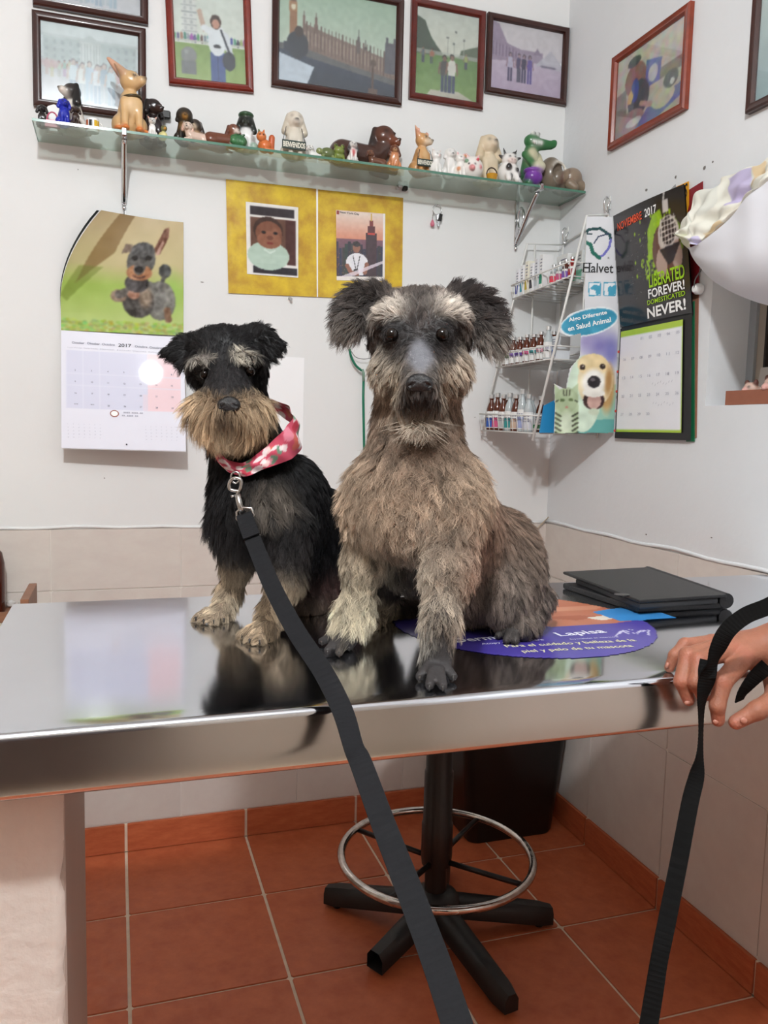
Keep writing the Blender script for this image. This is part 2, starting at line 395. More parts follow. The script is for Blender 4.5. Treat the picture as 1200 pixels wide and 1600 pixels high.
def tile_geo():
    return MB().box((-0.5, -0.5, -0.5), (0.5, 0.5, 0.5), 0.012).mesh('tile')
def piece(name, me, lo, hi, parent):
    o = bpy.data.objects.new(name, me); COL.objects.link(o); o.parent = parent; o.matrix_parent_inverse = wmat(parent).inverted()
    lo, hi = arr(lo), arr(hi); o.location = (lo+hi)/2; o.scale = hi-lo; return o
# floor
floor = tag(MB().box((XL, YF, -0.10), (0.0, 0.0, -0.0035)).build('floor', m_grout_f), kind='structure')
xs = [0, -AX]; 
while xs[-1] > XL: xs.append(xs[-1]-GT)
ys = [0, -BY]
while ys[-1] > YF: ys.append(ys[-1]-GT)
me_ft = tile_geo(); me_ft.materials.append(m_ftile); J = 0.0038
for i in range(len(xs)-1):
    for j in range(len(ys)-1):
        if ys[j] < -3.2 or xs[i] < -2.8: continue
        piece('tile', me_ft, (max(xs[i+1], XL)+J, max(ys[j+1], YF)+J, -0.0045), (xs[i]-J, ys[j]-J, 0), floor)
# walls: plaster above, tiled dado below
wall_back = tag(MB().box((XL-0.12, 0.0, ZD), (0.14, 0.12, ZC)).box((XL-0.12, 0.006, -0.1), (0.14, 0.12, ZD)).build('wall_back', m_plaster), kind='structure')
WY0, WY1, WZ0, WZ1 = -1.52, -0.697, 1.252, 1.72
wr = MB()
wr.box((0.0, YF, ZD), (0.14, 0.0, WZ0)).box((0.0, YF, WZ1), (0.14, 0.0, ZC)).box((0.0, WY1, WZ0), (0.14, 0.0, WZ1)).box((0.0, YF, WZ0), (0.14, WY0, WZ1)).box((0.006, YF, -0.1), (0.14, 0.006, ZD))
wall_right = tag(wr.build('wall_right', m_plaster_r), kind='structure')
wall_left = tag(MB().box((XL-0.12, YF, -0.1), (XL, 0.0, ZC)).build('wall_left', m_beige), kind='structure')
wall_front = tag(MB().box((XL-0.12, YF-0.12, -0.1), (0.14, YF, ZC)).build('wall_front', m_beige), kind='structure')
ceiling = tag(MB().box((XL-0.12, YF-0.12, ZC), (0.14, 0.12, ZC+0.1)).build('ceiling', m_plaster), kind='structure')
d1 = tag(MB().box((-2.05, YF, 0.0), (-1.12, YF+0.03, 2.05), 0.004).build('added_dark_door', M('added_door_wood', (62, 48, 42), rough=0.5, var=0.25, vscale=4, stretch=(8, 8, 0.6))), kind='structure')  # unseen door, added so the apron's left end mirrors something dark
MB().tube([(-1.2, YF+0.03, 1.0), (-1.2, YF+0.07, 1.0), (-1.3, YF+0.07, 1.0)], 0.009).build('added_door_handle', M('brushed_metal', (170, 170, 172), rough=0.25, metal=1), d1, True)
me_wt = tile_geo(); me_wt.materials.append(m_wtile); J2 = 0.0014
gl_b = MB().box((XL, 0.0005, 0), (0.006, 0.006, ZD-0.001)).build('grout_bed', m_grout_w, wall_back)
gl_r = MB().box((0.0005, YF, 0), (0.006, 0.0, ZD-0.001)).build('grout_bed', m_grout_w, wall_right)
zz = [ZB+0.002, 0.410, 0.738, ZD]
bx = [0, -0.13]
while bx[-1] > XL: bx.append(bx[-1]-GT)
by = [0, -0.31]
while by[-1] > YF: by.append(by[-1]-GT)
for j in range(3):
    for i in range(len(bx)-1): piece('tile', me_wt, (max(bx[i+1], XL)+J2, -0.002, zz[j]+J2), (bx[i]-J2, 0.005, zz[j+1]-J2), wall_back)
    for i in range(len(by)-1): piece('tile', me_wt, (-0.002, max(by[i+1], YF)+J2, zz[j]+J2), (0.005, by[i]-J2, zz[j+1]-J2), wall_right)
# baseboard tiles
me_bb = tile_geo(); me_bb.materials.append(m_ftile)
bb_b = tag(MB().box((XL, -0.004, 0), (-0.01, 0.004, ZB-0.002)).build('baseboard_back', m_grout_f), kind='structure')
bb_r = tag(MB().box((-0.004, YF, 0), (0.004, -0.01, ZB-0.002)).build('baseboard_right', m_grout_f), kind='structure')
for i in range(len(xs)-1): piece('tile', me_bb, (max(xs[i+1], XL)+J, -0.009, 0.002), (xs[i]-(J if i else 0.01), 0.002, ZB), bb_b)
for i in range(len(ys)-1): piece('tile', me_bb, (-0.009, max(ys[i+1], YF)+J, 0.002), (0.002, ys[i]-(J if i else 0.01), ZB), bb_r)
# plaster lip on top of the dado
lip = []
for i in range(60): lip.append((-3.28*(1-i/59), 0.0008, ZD+0.003+0.002*math.sin(i*1.7)+0.0015*math.sin(i*0.6)))
MB().tube(lip, 0.0045, 6).build('plaster_lip', m_plaster, wall_back, True)
lip = [(0.001, -3.9*i/69, ZD+0.004+0.0025*math.sin(i*1.3)+0.0015*math.sin(i*0.7)) for i in range(70)]
MB().tube(lip, 0.0055, 6).build('plaster_lip', m_plaster_r, wall_right, True)
# chips in the plaster
m_chip = M('chipped_plaster', (120, 116, 112), rough=0.9)
def chip(px, py, w, h, wall):
    if wall is wall_right: c = onx(px, py, 0.0); U, N = arr((0, -1, 0)), arr((-1, 0, 0))
    else: c = ony(px, py, 0.0); U, N = arr((1, 0, 0)), arr((0, -1, 0))
    pts = [(w*math.cos(a)*(0.6+0.4*random.random()), h*math.sin(a)*(0.6+0.4*random.random())) for a in np.linspace(0, 6.28, 8)[:-1]]
    MB().prism(pts, c+N*0.0003, U, (0, 0, 1), N, 0.0006).build('plaster_chip', m_chip, wall)
for a in ((1010, 297, .007, .005), (1056, 277, .004, .005), (1101, 262, .006, .006), (1114, 253, .003, .003), (1010, 835, .004, .002), (1112, 840, .004, .002)): chip(*a, wall_right)
for a in ((122, 265, .0015, .0015), (163, 747, .0022, .0018), (316, 441, .006, .0015), (742, 652, .002, .002), (818, 803, .002, .002)): chip(*a, wall_back)
# window
m_alu = M('grey_aluminium', (176, 182, 186), rough=0.4, metal=0.3)
win = empty('window_1', (0.11, (WY0+WY1)/2, WZ0)); win['kind'] = 'structure'
wf = MB()
wf.box((0.108, WY1-0.022, WZ0), (0.135, WY1, WZ1)).box((0.108, WY0, WZ0), (0.135, WY0+0.022, WZ1)).box((0.108, WY0, WZ1-0.022), (0.135, WY1, WZ1)).box((0.108, WY0, WZ0), (0.135, WY1, WZ0+0.022))
wf.build('window_frame', m_alu, win)
MB().box((0.116, WY1-0.050, WZ0+0.022), (0.132, WY1-0.022, WZ1-0.022)).box((0.116, WY0+0.022, WZ0+0.022), (0.132, WY0+0.05, WZ1-0.022)).build('sash', M('sash_beige', (178, 168, 154), rough=0.5), win)
MB().box((0.118, (WY0+WY1)/2-0.012, WZ0+0.022), (0.13, (WY0+WY1)/2+0.012, WZ1-0.022)).build('mullion', m_alu, win)
MB().box((0.110, WY1-0.056, WZ0+0.022), (0.124, WY1-0.050, WZ1-0.022)).build('gasket', M('black_rubber', (38, 30, 28), rough=0.6), win)
MB().box((0.124, WY0+0.05, WZ0+0.022), (0.127, WY1-0.056, WZ1-0.022)).build('pane', M('frosted_pane', (196, 190, 176), rough=0.35, var=0.05, vscale=3), win)
# ceiling lamp
cl = empty('ceiling_lamp', (LAMP[0], LAMP[1], LAMP[2]-0.06), label='round white ceiling lamp with a bright flat diffuser', cat='lamp')
MB().lathe([(0.06, 0.14), (0.06, 0.10), (0.085, 0.06), (0.09, 0.0), (0.08, 0.0), (0.078, 0.04), (0.03, 0.06)], (LAMP[0], LAMP[1], LAMP[2]), 32).build('lamp_housing', M('white_enamel', (235, 235, 233), rough=0.3), cl, True, 40)
MB().lathe([(0.0005, -0.016), (0.05, -0.012), (0.072, -0.002), (0.076, 0.012), (0.0005, 0.016)], (LAMP[0], LAMP[1], LAMP[2]), 32).build('diffuser', M('lamp_glow', (255, 252, 245), emit=(255, 252, 246), estr=14), cl, True, 40)
# ================================================================ steel table
m_steel = M('brushed_steel', (208, 211, 217), rough=0.12, metal=1.0, var=0.06, vscale=3, rvar=0.05, bump=0.02, bscale=3)
m_steel_e = M('brushed_steel_apron', (196, 192, 188), rough=0.2, metal=1.0, var=0.10, vscale=2.2, rvar=0.08, bump=0.05, bscale=5, stretch=(1, 1, 1))
TX0, TX1, TY0, TY1, TZ = -1.437, -0.012, -1.487, -0.921, 0.900
tbl = empty('exam_table', ((TX0+TX1)/2, (TY0+TY1)/2, 0), label='stainless steel veterinary examination table top on a plaster pillar', cat='table')
def profile_sheet(prof, x0, x1, n=28):
    V = []; F = []; m = len(prof)
    for i in range(n+1):
        x = x0+(x1-x0)*i/n
        for (y, z) in prof: V.append((x, y, z))
    for i in range(n):
        for k in range(m-1): F.append((i*m+k, i*m+k+1, (i+1)*m+k+1, (i+1)*m+k))
    return V, F
r_ = 0.007
edge = [(TY0+r_*(1-math.sin(a)), TZ-r_*(1-math.cos(a))) for a in np.linspace(0, math.pi/2, 6)]
top_prof = [(TY1, TZ)]+[(TY1+(TY0+0.03-TY1)*t, TZ) for t in np.linspace(0.1, 1, 10)]+edge
V, F = profile_sheet(top_prof, TX0, TX1, 40)
link('tabletop', mesh('tabletop', V, F, True), m_steel, tbl)
ap = MB()
apz = 0.842
V, F = profile_sheet([(TY0, TZ-r_), (TY0-0.0011, 0.885), (TY0-0.0040, 0.865), (TY0-0.0068, apz+0.004), (TY0-0.0066, apz+0.001), (TY0-0.005, apz-0.001), (TY0+0.022, apz)], TX0, TX1, 40); ap.add(V, F)
ap.build('apron', m_steel_e, tbl, True)
MB().box((TX0, TY0+0.003, apz), (TX0+0.002, TY1, TZ-0.0005)).box((TX1-0.002, TY0+0.003, apz), (TX1, TY1, TZ-0.0005)).box((TX0, TY1-0.002, apz), (TX1, TY1, TZ-0.0005)).build('side_apron', m_steel_e, tbl)
MB().box((TX0+0.02, TY0+0.024, TZ-0.022), (TX1-0.02, TY1-0.02, TZ-0.003)).build('under_board', M('under_board', (120, 100, 84), rough=0.7), tbl)
m_pil = M('rough_plaster_pillar', (214, 205, 196), rough=0.85, var=0.10, vscale=5, bump=0.55, bscale=55)
pil = empty('plaster_pillar', (-1.385, -1.19, 0), label='rough whitewashed plaster pillar holding up the steel table', cat='pillar')
pp = MB(); nx, nz = 14, 44
V = []; F = []
for j in range(nz+1):
    for i in range(nx+1):
        x = -1.432+(-1.337+1.432)*i/nx; z = (apz-0.001)*j/nz
        V.append((x-(0.005*random.random() if i == nx else 0), -1.43+0.002*random.random()+(0.006 if i == nx else 0), z))
for j in range(nz):
    for i in range(nx): F.append((j*(nx+1)+i, j*(nx+1)+i+1, (j+1)*(nx+1)+i+1, (j+1)*(nx+1)+i))
pp.add(V, F); link('front_face', mesh('front_face', V, F, True), m_pil, pil)
MB().box((-1.432, -1.4285, 0), (-1.345, -0.95, apz-0.001)).build('core', m_pil, pil)
MB().box((-1.3455, -1.4235, 0), (-1.337, -0.95, apz-0.001), 0.002).build('side_board', M('grey_painted_board', (172, 160, 150), rough=0.55, var=0.06, vscale=4), pil)
# ================================================================ stool under the table
SX, SY = -0.584, -0.587
m_blk = M('black_plastic', (30, 28, 27), rough=0.42, var=0.25, vscale=30)
m_blkm = M('black_enamel', (26, 24, 24), rough=0.32, var=0.2, vscale=20)
m_chr = M('worn_chrome', (205, 200, 195), rough=0.12, metal=1, var=0.35, vscale=40, rvar=0.1)
st = empty('stool', (SX, SY, 0), label='black swivel stool with chrome foot ring and star base under the steel table', cat='stool')
MB().lathe([(0.026, 0.07), (0.026, 0.175), (0.0345, 0.178), (0.0365, 0.20), (0.0365, 0.275), (0.034, 0.28), (0.0335, 0.40), (0.031, 0.405), (0.031, 0.55)], (SX, SY, 0), 24).build('column', m_blkm, st, True, 35)
ring = [(SX+0.222*math.cos(a), SY+0.222*math.sin(a), 0.198) for a in np.linspace(0, 2*math.pi, 65)[:-1]]
MB().tube(ring, 0.0095, 10, closed=True).build('foot_ring', m_chr, st, True)
for a in (math.radians(v) for v in (130, 40, -50, 220)):
    MB().tube([(SX+0.02*math.cos(a), SY+0.02*math.sin(a), 0.188), (SX+0.22*math.cos(a), SY+0.22*math.sin(a), 0.194)], 0.0065, 8).build('spoke', m_blkm, st, True)
MB().lathe([(0.06, 0.05), (0.062, 0.085), (0.05, 0.105), (0.03, 0.115)], (SX, SY, 0), 24).build('hub', m_blk, st, True, 40)
for n_, (ad, L) in enumerate(((138, 0.285), (-8, 0.29), (-80, 0.30), (-152, 0.20), (64, 0.285))):
    a = math.radians(ad); dx, dy = math.cos(a), math.sin(a); V = []; F = []; K = 9
    for i in range(K):
        t = i/(K-1); s_ = 0.03+(L-0.03)*t; w = 0.029-0.006*t; zt = 0.098-0.048*t; zb = 0.055-0.048*t
        end = 1.0 if (i < K-1 or n_ == 3) else 0.72
        for (q, z) in ((-w, zb), (-w*1.0, zt-0.014), (-w*0.55, zt), (w*0.55, zt), (w, zt-0.014), (w, zb)):
            V.append((SX+dx*s_-dy*q*end, SY+dy*s_+dx*q*end, z if (i < K-1 or n_ == 3) else z*0.9+0.002))
    for i in range(K-1):
        for k in range(6): F.append((i*6+k, i*6+(k+1) % 6, (i+1)*6+(k+1) % 6, (i+1)*6+k))
    if n_ != 3: F.append(tuple((K-1)*6+k for k in range(6)))
    lg = link('leg', mesh('leg', V, F, True, sharp=50), m_blk, st)
    if n_ == 3: lg['label'] = 'base leg with a broken open end'
    if n_ != 3:
        MB().lathe([(0.010, 0.0), (0.012, 0.012)], (SX+dx*(L-0.03), SY+dy*(L-0.03), 0.0), 10).build('glide', m_blk, lg)
MB().lathe([(0.03, 0.548), (0.16, 0.55), (0.175, 0.575), (0.17, 0.605), (0.13, 0.615), (0.001, 0.617)], (SX, SY, 0), 32).build('seat', M('black_vinyl', (24, 24, 25), rough=0.4), st, True, 50)
# ================================================================ waste bin
bn = empty('waste_bin', (-0.187, -0.135, 0), label='black plastic waste bin in the corner behind the stool', cat='bin')
def rrect(hx, hy, r, n=6):
    P = []
    for (sx, sy, a0) in ((1, 1, 0), (-1, 1, 90), (-1, -1, 180), (1, -1, 270)):
        for k in range(n+1):
            a = math.radians(a0+90*k/n); P.append((sx*(hx-r)+r*math.cos(a), sy*(hy-r)+r*math.sin(a)))
    return P
V = []; F = []; lev = [(0.0, 0.132, 0.088), (0.01, 0.138, 0.092), (0.30, 0.164, 0.108), (0.44, 0.172, 0.114), (0.445, 0.176, 0.118), (0.46, 0.176, 0.118), (0.46, 0.169, 0.111), (0.02, 0.132, 0.086)]
for (z, hx, hy) in lev: V += [(-0.196+x, -0.138+y, z) for x, y in rrect(hx, hy, 0.03)]
n = len(rrect(1, 1, .1))
for i in range(len(lev)-1):
    for k in range(n): F.append((i*n+k, i*n+(k+1) % n, (i+1)*n+(k+1) % n, (i+1)*n+k))
F += [tuple(range(n))[::-1], tuple((len(lev)-1)*n+k for k in range(n))]
link('bin_body', mesh('bin_body', V, F, True, sharp=50), M('bin_plastic', (20, 19, 19), rough=0.38, var=0.15, vscale=12), bn)
MB().tube([(-0.196+x, -0.138+y, 0.462) for x, y in rrect(0.175, 0.117, 0.03)], 0.004, 6, closed=True).build('bin_rim', M('bin_plastic'), bn, True)
# ================================================================ framed photographs
m_print = M('photo_print', attr='col', rough=0.35, spec=0.4)
m_glass = M_thin('picture_glass', (250, 252, 252), 0.03, 1.45, (225, 230, 232), 0.04)
def plane(wall, a, z):
    """origin + axes of a wall plane; a runs left to right as seen"""
    if wall == 'b': return arr((a, -0.001, z)), arr((1., 0, 0)), arr((0, 0, 1.)), arr((0, -1., 0))
    return arr((-0.001, -a, z)), arr((0, -1., 0)), arr((0, 0, 1.)), arr((-1., 0, 0))
def picture(wall, a0, a1, z0, z1, cv, label, mould, mw=0.019, tilt=0.0, mat_w=0.0, group=None, d=0.016):
    O, U, Vv, N = plane(wall, a0, z0); w, h = a1-a0, z1-z0; cv.blur(1); cv.a = 255*(np.clip(cv.a, 0, 255)/255)**0.93
    c, s = math.cos(tilt), math.sin(tilt); U, Vv = U*c+Vv*s, Vv*c-U*s
    fr = empty('picture_frame', O+U*w/2, label=label, cat='framed photo', group=group)
    prof = [(0, 0), (0, d*0.75), (mw*0.2, d), (mw*0.55, d*0.85), (mw*0.8, d*0.9), (mw, d*0.5), (mw, 0.002)]
    mb = MB()
    for (cx, cy, ux, uy, L) in ((0, 0, 1, 0, w), (w, 0, 0, 1, h), (w, h, -1, 0, w), (0, h, 0, -1, h)):
        V = []; F = []
        for t in (0, 1):
            for (i_, o_) in prof:
                s_ = i_ if t == 0 else L-i_
                x = cx+ux*s_-uy*i_; y = cy+uy*s_+ux*i_; V.append(O+U*x+Vv*y+N*o_)
        m = len(prof)
        for k in range(m-1): F.append((k, m+k, m+k+1, k+1))
        mb2 = MB(); mb2.add(V, F); mb2.build('moulding', mould, fr, True, 30)
    MB().prism([(mw*0.3, mw*0.3), (w-mw*0.3, mw*0.3), (w-mw*0.3, h-mw*0.3), (mw*0.3, h-mw*0.3)], O, U, Vv, N, 0.003).build('backing', M('cream_mount', (222, 214, 196), rough=0.7), fr)
    b = mw*0.9+mat_w
    link('photo', cv.mesh('photo', flat(O+U*b+Vv*b+N*0.0042, U*(w-2*b), Vv*(h-2*b))), m_print, fr)
    g = mw*0.85
    MB().prism([(g, g), (w-g, g), (w-g, h-g), (g, h-g)], O+N*0.0062, U, Vv, N, 0.0012).build('glass', m_glass, fr)
    return fr
m_mah = M('mahogany_moulding', (92, 30, 22), rough=0.3, var=0.25, vscale=25, coat=0.3)
m_dark = M('dark_moulding', (58, 28, 22), rough=0.3, var=0.25, vscale=25, coat=0.3)
m_red = M('cherry_moulding', (132, 52, 28), rough=0.28, var=0.25, vscale=25, coat=0.3)
# crowd before a palace front (two frames, one above the other)
def palace(seed, tone):
    c = Canvas(120, 92, (188, 194, 196)); c.grad((205, 214, 214), (190, 196, 198), 0, 0.45); c.grad((168, 170, 176), (196, 190, 196), 0.45, 1)
    c.rect(0.03, 0.18, 0.97, 0.52, tone); c.rect(0.0, 0.15, 1, 0.19, (178, 186, 186)); c.poly([(0.38, 0.2), (0.5, 0.1), (0.62, 0.2)], (176, 184, 184)); c.rect(0.39, 0.2, 0.61, 0.5, (186, 192, 190))
    for i in range(7): c.rect(0.41+0.03*i, 0.22, 0.418+0.03*i, 0.46, (146, 154, 156))
    for i in range(12):
        for j in range(3):
            x = 0.05+0.08*i
            if not 0.37 < x < 0.62: c.rect(x, 0.22+0.09*j, x+0.03, 0.27+0.09*j, (138, 148, 152))
    for i in range(16): c.person(0.05+0.06*i+0.02*c.r.random(), 0.44+0.05*c.r.random(), 0.2, *[tuple(c.r.integers(110, 190, 3)) for _ in range(2)])
    for i, x in enumerate((0.33, 0.42, 0.49, 0.57, 0.64, 0.71)): c.person(x, 0.42+0.03*(i % 2), 0.5, ((186, 200, 208), (206, 206, 202), (150, 170, 190), (196, 200, 206), (120, 140, 160), (170, 190, 200))[i], ((120, 140, 165), (150, 160, 170), (140, 160, 180))[i % 3], (176, 150, 140), (90, 84, 84))
    c.ell(0.1, 0.52, 0.14, 0.07, (186, 140, 140), 0.8, 0.5); c.noise(10, 20).noise(14, 5); c.put(np.ones((92, 120)), (205, 212, 216), 0.28); return c
picture('b', -1.469, -1.201, 2.179, 2.40, palace(1, (158, 166, 170)), 'dark wooden frame of a faded crowd photo hung directly above another frame', m_dark)
picture('b', -1.4715, -1.207, 1.946, 2.168, palace(2, (158, 170, 170)), 'dark wooden frame of a faded palace photo standing behind the shelf figurines', m_dark)
c = Canvas(84, 110); c.grad((206, 212, 204), (222, 224, 214), 0, 0.62); c.grad((128, 156, 84), (150, 172, 100), 0.62, 1)
c.poly([(0.12, 0.6), (0.14, 0.0), (0.32, 0.0), (0.33, 0.6)], (214, 214, 210))
for i in range(9): c.rect(0.12, 0.03+0.066*i, 0.33, 0.042+0.066*i, (160, 164, 166)); c.rect(0.16, 0.05+0.066*i, 0.19, 0.085+0.066*i, (186, 188, 188)); c.rect(0.24, 0.05+0.066*i, 0.27, 0.085+0.066*i, (182, 184, 184))
for i in range(22): c.ell(0.02+0.046*i, 0.55+0.02*c.r.random(), 0.02, 0.045, tuple(c.r.integers(60, 170, 3)))
c.rect(0.0, 0.585, 1, 0.6, (190, 190, 180))
c.ell(0.2, 0.74, 0.11, 0.085, (128, 130, 128)); c.rect(0.1, 0.8, 0.3, 0.94, (112, 114, 116)); c.ell(0.17, 0.71, 0.04, 0.03, (170, 172, 170), 0.6, 0.5)
c.line([(0.37, 0.28), (0.43, 0.46)], 0.05, (198, 168, 150)); c.line([(0.43, 0.44), (0.52, 0.47)], 0.07, (226, 228, 232))
c.rect(0.50, 0.68, 0.70, 0.99, (64, 84, 140)); c.rect(0.595, 0.72, 0.605, 0.99, (44, 58, 100)); c.ell(0.6, 0.56, 0.13, 0.16, (228, 230, 234)); c.line([(0.72, 0.5), (0.78, 0.7)], 0.07, (220, 222, 228))
c.ell(0.59, 0.37, 0.075, 0.075, (66, 44, 36)); c.ell(0.59, 0.39, 0.05, 0.05, (196, 140, 118)); c.ell(0.76, 0.76, 0.09, 0.1, (50, 54, 66)); c.line([(0.66, 0.45), (0.78, 0.7)], 0.02, (40, 42, 52)); c.ell(0.6, 0.62, 0.05, 0.02, (50, 50, 56)); c.noise(8, 25)
picture('b', -1.150, -0.934, 2.045, 2.315, c, 'cherry red frame with a visitor in white before a leaning tower', M('cherry_moulding_b', (122, 40, 28), rough=0.28, var=0.25, vscale=25, coat=0.3), 0.019, 0.045)
c = Canvas(150, 108); c.grad((158, 182, 160), (196, 206, 190), 0, 0.7); c.grad((60, 70, 88), (34, 42, 58), 0.62, 1)
c.poly([(0.0, 0.60), (0.35, 0.60), (1, 0.70), (1, 0.86), (0.0, 0.66)], (96, 94, 96))
c.poly([(0.2, 0.62), (0.2, 0.36), (0.36, 0.42), (0.95, 0.60), (1, 0.62), (1, 0.80), (0.6, 0.72)], (128, 106, 96))
for i in range(26):
    x = 0.2+0.03*i; y = 0.385+0.2*(x-0.2)/0.8; c.rect(x, y-0.05, x+0.007, y+0.22, (104, 84, 78)); c.rect(x+0.012, y+0.05, x+0.02, y+0.18, (156, 136, 122))
for x in (0.2, 0.3): c.rect(x, 0.3, x+0.02, 0.45, (120, 96, 88)); c.poly([(x, 0.31), (x+0.01, 0.24), (x+0.02, 0.31)], (110, 88, 82))
c.rect(0.095, 0.2, 0.15, 0.6, (150, 104, 72)); c.rect(0.09, 0.17, 0.155, 0.27, (166, 120, 84)); c.poly([(0.095, 0.17), (0.123, 0.03), (0.15, 0.17)], (118, 84, 66)); c.ell(0.123, 0.22, 0.02, 0.03, (226, 214, 186))
c.poly([(0.655, 0.5), (0.67, 0.33), (0.685, 0.5)], (92, 84, 84)); c.rect(0.655, 0.46, 0.685, 0.58, (104, 90, 88)); c.poly([(0.72, 0.54), (0.73, 0.43), (0.74, 0.54)], (90, 80, 80)); c.poly([(0.76, 0.55), (0.77, 0.47), (0.78, 0.55)], (90, 80, 80))
c.rect(0.9, 0.42, 1.0, 0.74, (92, 90, 98)); c.rect(0.91, 0.36, 0.925, 0.45, (84, 82, 90)); c.rect(0.975, 0.36, 0.99, 0.45, (84, 82, 90))
c.poly([(0.0, 0.7), (0.3, 0.8), (0.24, 1.0), (0.0, 1.0)], (196, 204, 216)); c.ell(0.16, 0.6, 0.09, 0.14, (46, 50, 60)); c.ell(0.17, 0.46, 0.035, 0.055, (52, 40, 38)); c.rect(0.05, 0.58, 0.12, 0.68, (54, 58, 70))
c.rect(0.79, 0.68, 0.808, 1.0, (84, 62, 54)); c.ell(0.80, 0.66, 0.025, 0.04, (96, 76, 66)); c.rect(0.76, 0.93, 0.84, 1.0, (96, 70, 60)); c.noise(8, 30)
picture('b', -0.887, -0.522, 2.080, 2.362, c, 'large dark wooden frame with a riverside clock tower photograph', m_dark, 0.02)
c = Canvas(90, 110); c.grad((196, 200, 190), (210, 208, 194), 0, 0.5); c.grad((92, 128, 62), (122, 152, 78), 0.5, 1)
c.poly([(0, 0.1), (0.14, 0.15), (0.24, 0.32), (0.34, 0.42), (0.42, 0.48), (0.42, 0.52), (0, 0.53)], (58, 72, 56)); c.poly([(0.68, 0.52), (0.72, 0.42), (1, 0.34), (1, 0.52)], (86, 98, 74))
for x, y in ((0.5, 0.3), (0.6, 0.36), (0.63, 0.22), (0.76, 0.3)): c.rect(x, y, x+0.006, 0.5, (160, 160, 150)); c.ell(x, y, 0.02, 0.014, (110, 112, 110))
c.rect(0, 0.47, 1, 0.52, (176, 178, 168), 0.7); c.poly([(0.25, 0.92), (0.7, 0.9), (0.98, 1), (0.18, 1)], (188, 180, 164))
for x in (0.12, 0.26, 0.8): c.person(x, 0.45, 0.18, tuple(c.r.integers(60, 190, 3)), (60, 64, 80))
c.person(0.46, 0.5, 0.43, (70, 66, 62), (50, 56, 84), (120, 84, 70)); c.person(0.58, 0.48, 0.45, (214, 210, 200), (52, 58, 92), (130, 92, 74)); c.noise(9, 24)
picture('b', -0.4995, -0.2745, 2.104, 2.372, c, 'mahogany frame with two people standing on a green lawn', m_mah, 0.019)
c = Canvas(110, 90); c.grad((206, 196, 200), (214, 202, 208), 0, 0.45); c.grad((196, 176, 196), (182, 158, 184), 0.5, 1)
c.poly([(0, 0), (0.1, 0.04), (0.22, 0.3), (0.42, 0.36), (0.42, 0.53), (0, 0.58)], (150, 128, 152)); c.rect(0.4, 0.36, 0.72, 0.52, (158, 138, 160)); c.poly([(0.58, 0.4), (0.64, 0.3), (0.7, 0.4)], (136, 116, 140)); c.poly([(0.62, 0.55), (0.83, 0.3), (1, 0.5), (1, 0.58)], (190, 182, 194), 0.9)
for i in range(9): c.rect(0.02+0.045*i, 0.3+0.012*i, 0.035+0.045*i, 0.5, (122, 100, 128))
for x, a, b in ((0.27, (180, 170, 196), (70, 56, 92)), (0.39, (64, 50, 92), (74, 66, 92)), (0.46, (48, 38, 70), (60, 50, 84)), (0.54, (92, 68, 150), (84, 66, 140))): c.person(x, 0.42, 0.42, a, b, (150, 116, 130), (50, 36, 50), 0.9)
c.ell(0.8, 0.55, 0.12, 0.02, (120, 110, 130)); c.noise(8, 22)
picture('b', -0.2675, -0.004, 2.154, 2.373, c, 'dark wooden frame of a purple tinted group photo next to the corner', m_dark, 0.018)
c = Canvas(110, 90, (196, 190, 176)); c.grad((206, 200, 184), (176, 160, 140), 0, 1); c.poly([(0, 0.45), (0.16, 0.42), (0.2, 1), (0, 1)], (128, 118, 108)); c.rect(0.6, 0.42, 1, 0.56, (128, 110, 98))
c.ell(0.3, 0.36, 0.16, 0.2, (146, 86, 70)); c.poly([(0.45, 0.22), (0.68, 0.3), (0.66, 0.55), (0.46, 0.56)], (84, 96, 168)); c.ell(0.56, 0.42, 0.07, 0.1, (190, 186, 200)); c.ell(0.36, 0.62, 0.16, 0.22, (52, 46, 60)); c.ell(0.3, 0.5, 0.06, 0.14, (40, 60, 150)); c.poly([(0.2, 0.52), (0.24, 0.46), (0.28, 0.55), (0.25, 0.64), (0.19, 0.62)], (214, 178, 92))
c.ell(0.26, 0.86, 0.2, 0.14, (150, 110, 112)); c.ell(0.3, 0.88, 0.12, 0.05, (206, 196, 196)); c.poly([(0.3, 1), (0.5, 0.8), (0.98, 0.72), (1, 0.86), (0.6, 1)], (92, 96, 158)); c.ell(0.72, 0.78, 0.16, 0.12, (198, 184, 156)); c.ell(0.82, 0.62, 0.1, 0.1, (84, 80, 78)); c.ell(0.84, 0.66, 0.03, 0.04, (220, 216, 206)); c.line([(0.4, 0.7), (0.55, 0.78)], 0.06, (190, 140, 122)); c.ell(0.27, 0.14, 0.1, 0.06, (60, 62, 60)); c.noise(20, 16, None, False)
picture('r', 0.2605, 0.5755, 1.947, 2.187, c, 'orange brown frame with a busy colourful photo on the right side wall', m_red, 0.020)
c = Canvas(90, 70, (176, 196, 196)); c.grad((196, 210, 206), (150, 170, 176), 0, 1); c.noise(14, 8); c.person(0.6, 0.3, 0.65, (90, 100, 120), (60, 60, 70))
picture('r', 0.779, 1.06, 1.864, 2.11, c, 'near black wooden frame above the window on the right side wall', m_dark, 0.019)
